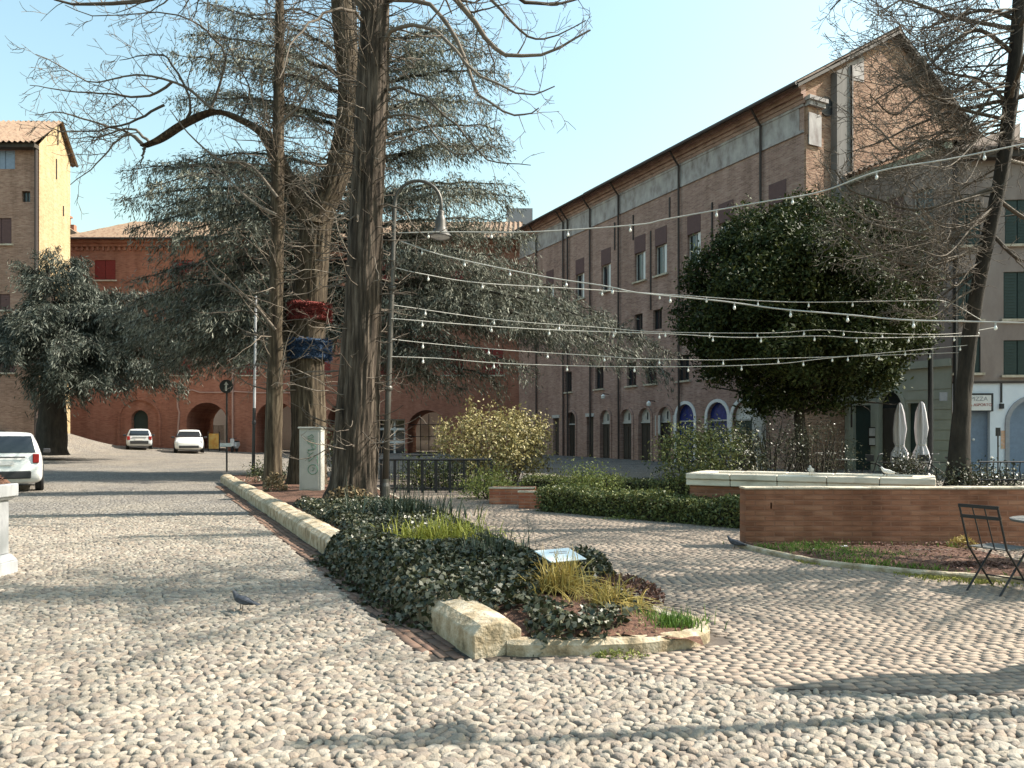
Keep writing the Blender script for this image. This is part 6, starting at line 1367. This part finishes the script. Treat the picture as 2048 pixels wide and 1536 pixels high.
# ------------------------------------------------------------------ cars
def car(label, L, Wd, H, belt, kind, loc, rz, paint, hood=None, group="cars on the square"):
    """lofted body; +Y is forward. kind suv / hatch"""
    root = empty("parked_car", (0, 0, 0), label, "car", group); hw = Wd / 2; gc = .2
    if kind == 'suv':   st = [(-.5, .55, .55, .80), (-.485, .34, .95, .93), (-.46, .24, None, 1), (-.42, .22, None, 1), (-.36, .21, None, 1), (-.2, .2, None, 1), (0, .2, None, 1), (.12, .2, None, 1), (.20, .2, belt + .06, 1), (.38, .2, belt - .05, .98), (.46, .24, belt - .14, .93), (.5, .4, .72, .78)]
    else: st = [(-.5, .45, .62, .82), (-.485, .3, belt - .02, .92), (-.46, .24, None, .98), (-.40, .2, None, 1), (-.3, .2, None, 1), (-.1, .2, None, 1), (.05, .2, None, 1), (.14, .2, None, 1), (.23, .2, belt + .03, 1), (.38, .2, belt - .1, .97), (.46, .24, belt - .2, .9), (.5, .38, .6, .76)]
    n = len(st); cab = [i for i, s in enumerate(st) if s[2] is None]; vs = []; m = 14
    for i, (f, zb, zt, k) in enumerate(st):
        y = f * L; w = hw * k
        if zt is None:
            j = cab.index(i); nc = len(cab)
            rzf = 1.0 if 1 <= j <= nc - 2 else (.72 if j == 0 else .30)
            if j == nc - 2: rzf = .97
            if j == 1: rzf = .97
            roof = belt + (H - belt) * rzf; wr = hw * (.74 if rzf > .9 else .82)
        else: roof = zt + .03; wr = w * .72; 
        bl = belt if zt is None else min(zt, belt)
        half = [(0, zb), (w * .85, zb), (w * .98, zb + .1), (w, zb + (bl - zb) * .45), (w * .985, bl - .02), (wr * 1.0 if zt is not None else wr + (w * .96 - wr) * .08, roof - .06 if zt is None else bl + .015), (wr * .88, roof - .01), (0, roof + .01)]
        ring = half + [(-x, z) for x, z in reversed(half[1:-1])]
        vs += [(x, y, z) for x, z in ring]
    fs = []; gl = []
    for i in range(n - 1):
        for j in range(m):
            f = [i * m + j, i * m + (j + 1) % m, (i + 1) * m + (j + 1) % m, (i + 1) * m + j]
            fs.append(f)
            if i in cab and i + 1 in cab and j in (4, 9): gl.append(f)
    fs += [list(range(m - 1, -1, -1)), list(range((n - 1) * m, n * m))]
    body = mesh_np("body", np.array(vs), fs, paint, None, True); body.parent = root
    md = body.modifiers.new("smooth", 'SUBSURF'); md.levels = md.render_levels = 2
    from mathutils.bvhtree import BVHTree
    dg = bpy.context.evaluated_depsgraph_get(); dg.update(); bvh = BVHTree.FromObject(body, dg)
    yR = st[cab[0]][0] * L; y1 = st[cab[1]][0] * L; yF = st[cab[-1]][0] * L; y2 = st[cab[-2]][0] * L; wt = hw * .70; wb = hw * .86
    def conform(pts, name, m_, nrm, off=.012, nu=18, nv=12):
        """a thin skin laid over the body between four corners"""
        A_, B_, C_, D_ = [V(p) for p in pts]; nrm = V(nrm).normalized(); vs = []
        for i in range(nv + 1):
            for j in range(nu + 1):
                q = A_.lerp(B_, j / nu).lerp(D_.lerp(C_, j / nu), i / nv); h = bvh.ray_cast(q + nrm * 6.0, -nrm)[0]; vs.append((h if h else q) + nrm * off)
        k = nu + 1; o = mesh_np(name, np.array(vs), [[i * k + j, i * k + j + 1, (i + 1) * k + j + 1, (i + 1) * k + j] for i in range(nv) for j in range(nu)], m_, None, True); o.parent = root; return o
    rw_ = .90 if kind == 'suv' else .86
    conform([(-hw * rw_ * .9, 0, belt + .02), (hw * rw_ * .9, 0, belt + .02), (hw * .70, 0, H - .16), (-hw * .70, 0, H - .16)], "rear_window", M['glass'], (0, -1, .02))
    conform([(-wb, 0, belt + .03), (wb, 0, belt + .03), (wt * .96, 0, H - .13), (-wt * .96, 0, H - .13)], "windscreen", M['glass'], (0, 1, .05))
    ym = (yR + yF) / 2 - .1
    for s in (-1, 1):
        for (a, b, at, bt) in ((yR + .22, ym - .04, yR + .42, ym - .04), (ym + .04, yF + .10, ym + .04, y2 - .10)):
            conform([(0, a, belt + .03), (0, b, belt + .03), (0, bt, H - .15), (0, at, H - .15)], "side_window", M['glass'], (s, 0, .05))
        for y in (ym, yF + .28, yR + .75):
            conform([(0, y - .007, .34), (0, y + .007, .34), (0, y + .007, belt - .01), (0, y - .007, belt - .01)], "door_gap", M['plastic'], (s, 0, 0), .003, 1, 8)
        mb = MB(); mb.box((s * (hw + .1), yF - .05, belt + .08), (.2, .12, .14)); o = mb.build("mirror", M['plastic'], None, bevel=.03); o.parent = root
        # lights
        mb = MB(); mb.box((s * hw * .82, -.485 * L, belt - .10 if kind == 'suv' else belt - .12), (.16 if kind == 'suv' else .2, .10, .26)); o = mb.build("tail_light", M['tail'], None, bevel=.02); o.parent = root
        mb = MB(); mb.box((s * hw * .72, .462 * L, belt - .24), (.34, .16, .15)); o = mb.build("headlight", M['lens'], None, bevel=.03); o.parent = root
        for y in (-.30 * L, .31 * L):
            mb = MB(); r = .36 if kind == 'suv' else .31; mb.lathe([(r * .62, -.11), (r * .95, -.11), (r, -.08), (r, .08), (r * .95, .11), (r * .62, .11)], (s * (hw - .09), y, r), 26, ((0, 1, 0), (0, 0, 1), (1, 0, 0)))
            w_ = mb.build("wheel", M['rubber'], None, True); w_.parent = root
            mb = MB()
            for q in range(6):
                a = q * math.pi / 3; mb.box((s * (hw + .005), y + math.cos(a) * r * .3, r + math.sin(a) * r * .3), (.03, r * .58, .07), ((1, 0, 0), (0, math.cos(a), math.sin(a)), (0, -math.sin(a), math.cos(a))))
            mb.lathe([(r * .52, -.02), (r * .62, .02), (r * .60, .0)], (s * (hw - .005), y, r), 22, ((0, 1, 0), (0, 0, 1), (1, 0, 0))); o = mb.build("rim", M['rim'], None); o.parent = w_
            mb = MB(); mb.lathe([(r * 1.10, -.03), (r * 1.10, .012)], (s * (hw - .02), y, r + .01), 26, ((0, 1, 0), (0, 0, 1), (1, 0, 0))); o = mb.build("wheel_arch", M['plastic'], None); o.parent = root
    mb = MB(); mb.box((0, -.497 * L, .50), (Wd * .70, .06, .22)); o = mb.build("rear_bumper", M['plastic'], None, bevel=.03); o.parent = root
    mb = MB(); mb.box((0, .493 * L, .42), (Wd * .66, .08, .18)); o = mb.build("front_grille", M['plastic'], None, bevel=.03); o.parent = root
    mb = MB(); mb.box((0, -.503 * L, belt - .22), (.52, .02, .12)); o = mb.build("number_plate", M['signwhite'], None); o.parent = root
    mb = MB(); mb.box((0, -.499 * L, belt - .06), (Wd * .55, .03, .035)); o = mb.build("trim_strip", M['plastic'], None); o.parent = root
    root.location = loc; root.rotation_euler = (0, 0, rz); return root
zc = lambda x, y: (x, y, float(hgt(x, y)))
car("white SUV seen from behind at the left edge, beyond the marble pillar", 4.5, 1.92, 1.72, 1.06, 'suv', zc(-15.45, 22.9), math.radians(32), M['car_white'])
car("small silver car parked before the small arched door", 3.9, 1.66, 1.46, .92, 'hatch', zc(-27.0, 54.3), math.radians(27), M['car_silver'])
car("white car facing the viewer in front of the archway", 4.2, 1.9, 1.62, 1.0, 'suv', zc(-22.9, 53.2), math.radians(203), M['car_white'])

# ------------------------------------------------------------------ marble pillar at the left edge
mp_ = empty("marble_pillar", (-6.1, 8.3, 0), "weathered white marble pillar with moulded cap at the left edge", "pillar")
def sq(mb, c, hw_, z0, z1, hw1=None):
    hw1 = hw1 or hw_; vs = [(c[0] + i * h, c[1] + j * h, z) for z, h in ((z0, hw_), (z1, hw1)) for i, j in ((-1, -1), (1, -1), (1, 1), (-1, 1))]
    mb.add(vs, [[3, 2, 1, 0], [4, 5, 6, 7], [0, 1, 5, 4], [1, 2, 6, 5], [2, 3, 7, 6], [3, 0, 4, 7]])
pcx = (-6.06, 8.45); mb = MB(); sq(mb, pcx, .30, -.05, .16); sq(mb, pcx, .30, .16, .24, .25); mb.build("base", M['greymarble'], mp_, bevel=.012)
mb = MB(); sq(mb, pcx, .235, .242, .86); mb.build("shaft", M['greymarble'], mp_, bevel=.008)
mb = MB()
for s in (-1, 1): mb.bbox(pcx[0] + s * .165 - .05, pcx[0] + s * .165 + .05, pcx[1] - .252, pcx[1] - .236, .27, .84)
mb.build("pilaster_strip", M['greymarble'], mp_)
mb = MB(); sq(mb, pcx, .26, .862, .90, .29); sq(mb, pcx, .305, .903, 1.05); mb.build("cap", M['greymarble'], mp_, bevel=.012)
mb = MB(); sq(mb, pcx, .25, 1.053, 1.10, .22); mb.build("soil_top", M['soil'], mp_)
heap("dead_weeds", (pcx[0], pcx[1], 1.09), (.28, .28), 420, M['deadleaf'], "dry brown weeds on top of the marble pillar", "weeds", .07, .02, 81, .12)

# ------------------------------------------------------------------ iron railing, table behind it
rl = empty("iron_railing", (-2.1, 21.2, 0), "dark iron railing with flat top rail right of the lamp post", "railing")
mb = MB(); mb.tube([(-3.75, 21.2, .93), (-.55, 21.2, .93)], .03, 6); mb.build("top_rail", M['iron'], rl); mb = MB(); mb.tube([(-3.75, 21.2, .12), (-.55, 21.2, .12)], .02, 6); mb.build("bottom_rail", M['iron'], rl)
for k in range(9):
    x = -3.7 + k * .39; mb = MB(); mb.bbox(x - .035, x + .035, 21.17, 21.23, 0, .9); mb.build("post", M['iron'], rl)
for k in range(24):
    x = -3.6 + k * .128; mb = MB(); mb.tube([(x, 21.2, .12), (x, 21.2, .92)], .011, 5); mb.build("baluster", M['iron'], rl)
def table(label, c, r, m, h=.74, name="cafe_table"):
    t = empty(name, (0, 0, 0), label, "table"); mb = MB(); mb.lathe([(r * .97, h - .03), (r, h - .015), (r, h - .005), (r * .96, h)], n=26); o = mb.build("table_top", m, None); o.parent = t
    mb = MB(); mb.tube([(0, 0, .02), (0, 0, h - .03)], .025, 8); o = mb.build("stem", M['iron'], None); o.parent = t
    for q in range(3):
        a = q * 2.094; mb = MB(); mb.tube([(0, 0, .16), (math.cos(a) * r * .45, math.sin(a) * r * .45, .06), (math.cos(a) * r * .75, math.sin(a) * r * .75, .012)], .014, 6); o = mb.build("foot", M['iron'], None); o.parent = t
    t.location = c; return t
def chair(label, c, rz, group=None):
    """folding bistro chair: X-crossed flat legs, slatted seat, three-bar back; faces +Y"""
    t = empty("folding_chair", (0, 0, 0), label, "chair", group)
    for s in (-.19, .19):
        mb = MB(); mb.tube([(s, -.38, .90), (s, -.22, .46), (s, .22, .0)], .0105, 6); o = mb.build("back_leg", M['iron'], None); o.parent = t
        mb = MB(); mb.tube([(s * .86, .20, .45), (s * .86, -.30, .0)], .0105, 6); o = mb.build("front_leg", M['iron'], None); o.parent = t
    for k in range(6):
        y = -.17 + k * .07; mb = MB(); mb.box((0, y, .458), (.38, .055, .014)); o = mb.build("seat_slat", M['table_grey'], None); o.parent = t
    for z, y in ((.89, -.376), (.78, -.336)):
        mb = MB(); mb.box((0, y, z), (.40, .014, .035)); o = mb.build("back_slat", M['iron'], None); o.parent = t
    for x in (-.06, .06):
        mb = MB(); mb.tube([(x, -.372, .88), (x, -.20, .46)], .007, 5); o = mb.build("back_bar", M['iron'], None); o.parent = t
    mb = MB(); mb.tube([(-.19, .1, .137), (.19, .1, .137)], .008, 5); o = mb.build("stretcher", M['iron'], None); o.parent = t
    t.location = c; t.rotation_euler = (0, 0, rz); return t
chair("black folding bistro chair with grey seat at the right edge", (5.02, 7.72, 0), math.radians(-62))
table("round grey cafe table cut by the right edge beside the folding chair", (5.62, 7.72, 0), .42, M['table_grey'])
table("dark round cafe table behind the iron railing", (-3.0, 24.2, 0), .55, M['iron'], 1.0)
chair("dark folding chair behind the iron railing", (-2.3, 24.3, 0), math.radians(80))
table("small pale-topped cafe table in shade left of the closed umbrellas", (11.2, 26.8, 0), .35, M['offwhite'], 1.0)
table("lower pale-topped cafe table nearest the cream house", (12.3, 27.6, 0), .4, M['offwhite'], .75)

# ------------------------------------------------------------------ closed umbrellas, bicycles, railing, posts at the right
def umbrella(label, c, H, seed):
    rg = np.random.default_rng(seed); t = empty("closed_umbrella", c, label, "umbrella", "closed cafe umbrellas"); c = V(c)
    mb = MB(); mb.tube([c, c + Z * H], .025, 8); mb.build("pole", M['iron'], t)
    mb = MB(); mb.lathe([(.28, 0), (.28, .06), (.05, .08)], c, 16); mb.build("base", M['iron'], t)
    n = 28; prof = [(.02, H + .03), (.07, H - .05), (.14, H - .35), (.19, H - .9), (.15, H - 1.35), (.13, H - 1.5), (.22, H - 1.75), (.26, H - 2.05), (.20, H - 2.25)]; vs = []
    ph = rg.uniform(0, 6)
    for i, (r, z) in enumerate(prof):
        for j in range(n):
            a = 2 * math.pi * j / n; rr = r * (1 + .26 * math.sin(a * 7 + ph + z * .5) + .08 * rg.normal()); vs.append(c + V((math.cos(a) * rr, math.sin(a) * rr, z + (.12 * math.sin(a * 4 + ph) if i == len(prof) - 1 else 0))))
    mb = MB(); mb.add(vs, [[i * n + j, i * n + (j + 1) % n, (i + 1) * n + (j + 1) % n, (i + 1) * n + j] for i in range(len(prof) - 1) for j in range(n)]); mb.build("canopy", M['cloth'], t, True)
    mb = MB(); mb.lathe([(.15, -.03), (.16, 0), (.15, .03)], c + Z * (H - 1.48), 16); mb.build("tie", M['offwhite'], t)
umbrella("unseen closed umbrella added past the right edge to shade the near cobbles", (4.5, 5.05, 0), 2.7, 3)  # out of view, added only to cast a tapering shadow
umbrella("closed pale umbrella on the left of the pair, before the pointed arch door", (13.75, 26.6, 0), 2.75, 1)
umbrella("closed pale umbrella on the right of the pair, nearer the grey post", (14.35, 26.3, 0), 2.78, 2)
def bicycle(label, c, rz):
    t = empty("bicycle", (0, 0, 0), label, "bicycle", "bicycles parked by the railing")
    def k(mb, n, m, p=None): o = mb.build(n, m, None); o.parent = p or t; return o
    for y in (-.52, .52):
        mb = MB(); pts = [(0, y + .33 * math.cos(a * math.pi / 12), .34 + .33 * math.sin(a * math.pi / 12)) for a in range(25)]; mb.tube(pts, .022, 6); w_ = k(mb, "wheel", M['rubber'])
        mb = MB()
        for a in range(8): mb.tube([(0, y, .34), (0, y + .32 * math.cos(a * math.pi / 4), .34 + .32 * math.sin(a * math.pi / 4))], .004, 3)
        k(mb, "spokes", M['rim'], w_)
    mb = MB()
    for a, b in (((0, -.52, .34), (0, -.08, .30)), ((0, -.08, .30), (0, -.2, .82)), ((0, -.16, .68), (0, .36, .72)), ((0, -.08, .30), (0, .38, .62)), ((0, -.52, .34), (0, -.16, .68)), ((0, .52, .34), (0, .34, .95))): mb.tube([a, b], .018, 6)
    k(mb, "frame", M['iron']); mb = MB(); mb.box((0, -.22, .86), (.14, .26, .06)); o = k(mb, "saddle", M['plastic'])
    mb = MB(); mb.tube([(-.28, .22, 1.0), (0, .34, .97), (.28, .22, 1.0)], .014, 6); k(mb, "handlebar", M['rim']); mb = MB(); mb.box((0, .62, .85), (.34, .26, .22)); k(mb, "basket", M['iron'])
    t.location = c; t.rotation_euler = (0, 0, rz)
bicycle("dark bicycle leaning in shade right of the closed umbrellas", (14.7, 25.6, 0), math.radians(80))
bicycle("dark bicycle among plants left of the closed umbrellas", (12.75, 25.3, 0), math.radians(65))
shrub("low black-green shrub at the foot of the closed umbrellas", (12.9, 24.6, .45), (.8, .5, .5), 70, 22, .08, .04, 'ivy', 91, stems=8)
shrub("low dark ivy bush around the leaning trunk's foot", (11.9, 19.0, .35), (1.2, .7, .42), 110, 24, .08, .05, 'ivy', 92, stems=6)
r2 = empty("iron_railing", (14.5, 17.6, 0), "low dark iron railing with curled bars behind the brick wall at right", "railing")
for z in (.55, .98): 
    mb = MB(); mb.tube([(11.2, 18.0, z), (14.5, 17.8, z)], .022, 6); mb.build("rail", M['iron'], r2)
for k in range(22):
    x = 11.25 + k * .152; y = 18 - .2 * (k / 21); mb = MB(); mb.tube([(x, y, 0), (x + .02, y, .5), (x - .02, y, .8), (x, y, .98)], .012, 5); mb.build("bar", M['iron'], r2)
for lab, x, Yp, top, r in (("dark straight post in front of the cream house corner", 1861, 27.0, 7.2, .085), ("thin dark pole just left of the leaning trunk", 1911, 24.0, 6.4, .05)):
    p = V(((x - CX) / F * Yp, Yp, 0)); t = empty("iron_post", tuple(p), lab, "post"); mb = MB(); mb.lathe([(.16, 0), (.16, .3), (r, .4)], p, 12); mb.build("base", M['iron'], t); mb = MB(); mb.tube([p + Z * .3, p + Z * top], r, 10); mb.build("shaft", M['iron'], t)
    mb = MB(); mb.lathe([(r * 1.3, 0), (r * 1.3, .05), (.01, .12)], p + Z * top, 10); mb.build("finial", M['iron'], t)
# boxes / menu stand on white wall foot
ms = empty("menu_stand", (16.4, 26.5, 0), "thin black menu stand before the white shop wall", "stand"); p = V(((1996 - CX) / F * 27.0, 27.0, 0)); mb = MB(); mb.tube([p, p + Z * 1.75], .025, 6); mb.build("pole", M['iron'], ms); mb = MB(); mb.box(p + Z * 1.75, (.16, .03, .3)); mb.build("board", M['iron'], ms)
mb = MB(); mb.lathe([(.2, 0), (.2, .04), (.03, .06)], p, 14); mb.build("base", M['iron'], ms)

# ------------------------------------------------------------------ strings of bulbs over the path
def string(label, L, Y0, Y1, sag_every=3, gap=.62, r=.011, seed=0):
    rg = np.random.default_rng(seed); n = len(L); P = curve_pts(np.array([pt(x, y, Y0 + (Y1 - Y0) * (x - L[0][0]) / (L[-1][0] - L[0][0])) for x, y in L]), 60)
    t = empty("light_string", tuple(P[0]), label, "string lights", "strings of bulbs over the garden path"); B = Branches(); B.add(P, np.full(60, r), 5); B.build("cable", M['cable'], t)
    seg = np.linalg.norm(np.diff(P, axis=0), axis=1); cum = np.concatenate([[0], np.cumsum(seg)]); d = gap * .6
    while d < cum[-1] - .2:
        i = min(np.searchsorted(cum, d) - 1, 58); f = (d - cum[i]) / seg[i]; p = V(P[i] * (1 - f) + P[i + 1] * f)
        mb = MB(); mb.lathe([(.012, 0), (.014, -.015), (.014, -.05), (.012, -.055)], p, 7); sk = mb.build("socket", M['cable'], t)
        mb = MB(); mb.lathe([(.012, -.055), (.023, -.08), (.026, -.10), (.02, -.118), (.005, -.128)], p, 8); mb.build("bulb", M['bulb'], sk, True)
        d += gap * rg.uniform(1.0, 1.4)
string("highest light string, climbing to the upper right across the brick facade", [(796, 466), (900, 464), (1060, 464), (1270, 450), (1335, 438), (1520, 405), (1640, 384), (1760, 342), (1900, 318), (2060, 286)], 15.7, 11.5, gap=1.15, r=.013, seed=1)
string("second light string from the top, dropping from the lamp post to the right", [(800, 482), (890, 512), (1080, 552), (1210, 572), (1280, 586), (1440, 602), (1560, 618), (1690, 629), (1810, 640), (1930, 643), (2060, 646)], 15.7, 11.5, gap=.9, r=.013, seed=2)
string("third light string, reaching the leaning tree across the magnolia", [(792, 536), (845, 548), (960, 566), (1160, 578), (1350, 590), (1575, 604), (1790, 602), (1890, 603), (1962, 640)], 15.7, 19.3, gap=1.15, r=.011, seed=3)
string("fourth light string, nearly level below the shelf of the cedar top", [(782, 637), (970, 652), (1130, 661), (1340, 668), (1480, 675), (1640, 672), (1730, 676), (1958, 672)], 15.7, 19.3, gap=1.1, r=.011, seed=4)
string("fifth light string, crossing close above the fourth over the magnolia", [(785, 610), (1000, 640), (1200, 655), (1320, 664), (1540, 666), (1640, 660), (1760, 667), (1900, 668), (1990, 655)], 15.9, 21.0, gap=1.2, r=.009, seed=5)
string("sixth light string, second lowest, ending in the magnolia", [(778, 678), (890, 690), (1035, 702), (1200, 712), (1270, 717), (1425, 720), (1500, 718), (1660, 714), (1925, 705)], 15.7, 19.6, gap=1.2, r=.009, seed=6)
string("lowest light string of the set", [(775, 713), (880, 717), (1010, 727), (1210, 733), (1400, 733), (1560, 727), (1660, 716), (1940, 690)], 15.7, 19.4, gap=1.25, r=.009, seed=7)

# ------------------------------------------------------------------ pigeons
def pigeon(label, c, rz, m='pigeon', s=1.0, crouch=0):
    t = empty("pigeon", (0, 0, 0), label, "bird"); me = bpy.data.meshes.new("skeleton")
    pts = [(0, -.02, .115), (0, .06, .135), (0, .10, .175), (0, .115, .215), (0, .145, .212), (0, -.10, .10), (0, -.18, .085)]; ed = [(0, 1), (1, 2), (2, 3), (3, 4), (0, 5), (5, 6)]
    rad = [.055, .052, .030, .026, .012, .035, .022]
    me.from_pydata(pts, ed, []); o = bpy.data.objects.new("body", me); COL.objects.link(o); o.parent = t
    sk = o.modifiers.new("skin", 'SKIN'); ss = o.modifiers.new("sub", 'SUBSURF'); ss.levels = ss.render_levels = 2
    for v, r_ in zip(me.skin_vertices[0].data if me.skin_vertices else [], rad): v.radius = (r_, r_)
    if not me.skin_vertices: pass
    me.materials.append(M[m])
    for s_ in (-1, 1):
        mb = MB(); mb.prism([(s_ * .052, .05, .15), (s_ * .058, .0, .16), (s_ * .04, -.12, .118), (s_ * .03, -.17, .10), (s_ * .05, -.06, .085), (s_ * .054, .03, .10)], (s_ * .008, 0, 0)); w_ = mb.build("wing", M[m], None, bevel=.003); w_.parent = t
        mb = MB(); mb.tube([(s_ * .022, .0, .075), (s_ * .022, .01, .004), (s_ * .022, .035, .003)], .005, 5); l_ = mb.build("leg", M['beak'], None); l_.parent = t
    mb = MB(); mb.lathe([(.007, 0), (.001, .026)], (0, .15, .212), 6, ((1, 0, 0), (0, 0, 1), (0, 1, 0))); b_ = mb.build("beak", M['beak'], None); b_.parent = t
    mb = MB(); mb.prism([(-.03, -.16, .095), (.03, -.16, .095), (.036, -.255, .075), (-.036, -.255, .075)], (0, 0, .008)); b_ = mb.build("tail", M[m], None); b_.parent = t
    t.location = c; t.rotation_euler = (0, 0, rz); t.scale = (s, s, s); return t
pigeon("dark pigeon on the cobbles in the middle of the street", tuple(gp(484, 1226) + Z * .03), math.radians(70), s=.74)
pigeon("dark pigeon pecking on the path beyond the spiky plant", tuple(gp(838, 1040)), math.radians(75), s=.95)
pigeon("grey pigeon at the corner of the brick wall", tuple(gp(1470, 1098)), math.radians(60), s=.8)
pigeon("pale bird perched on the marble rim at right", (6.45, 12.9, .90), math.radians(85), 'gull', .75)
pigeon("pale bird on the far side of the basin rim", (5.3, 13.3, .90), math.radians(150), 'gull', .8)

# ------------------------------------------------------------------ leaf litter
rgl = np.random.default_rng(90)
def litter(name, n, x0, x1, y0, y1, keep, zf, m, label, L):
    X = rgl.uniform(x0, x1, n); Y = rgl.uniform(y0, y1, n); k = keep(X, Y); X, Y = X[k], Y[k]; n = len(X)
    N = rgl.normal(size=(n, 3)) * .25 + np.array([0, 0, 1.0]); D = rgl.normal(size=(n, 3)); D[:, 2] *= .15
    return tag(leaves(name, np.stack([X, Y, zf(X, Y)], 1), D, N, L * rgl.uniform(.5, 1.4, n), L * .55, m, None, .12), label, kind="stuff")
litter("fallen_leaves", 1500, -6, 9, 5, 20, lambda X, Y: (X > bedX(Y) - .05) & (Y > border(X)) & (rgl.random(len(X)) < .15 + .85 * np.exp(-((X - bedX(Y)) / .7) ** 2)), lambda X, Y: np.full(len(X), .024), M['deadleaf'], "scattered brown leaves on the brick path", .035)
litter("fallen_leaves", 700, -12, 3, 3, 16, lambda X, Y: (X < np.where(Y > 5.4, kerbX(Y), 9)) & (rgl.random(len(X)) < .12 + .88 * np.exp(-((X - kerbX(Y) + .2) / .6) ** 2)), lambda X, Y: np.full(len(X), .034), M['deadleaf'], "scattered brown leaves on the street cobbles beside the edging", .035)
litter("bed_litter", 5200, -5.5, 1.45, 5.5, 15, lambda X, Y: (X < bedX(Y) - .1) & (X > np.where(Y > 5.8, kerbX(Y) + .42, .1)) & ~((Y < 5.75) & (X > 1.25)), lambda X, Y: bedz(X, Y) * np.minimum(1, .5 + (Y - 5.5)) + .02, M['dryleaf'], "dead leaves and bark bits littering the bare soil of the planted bed", .045)
litter("bed_litter", 2600, 3.4, 7.5, 8.2, 10.7, lambda X, Y: Y > np.interp(X, [p.x for p in pp], [p.y for p in pp]) + .1, lambda X, Y: np.full(len(X), .095), M['deadleaf'], "dead leaves and bark bits littering the bed before the brick wall", .05)
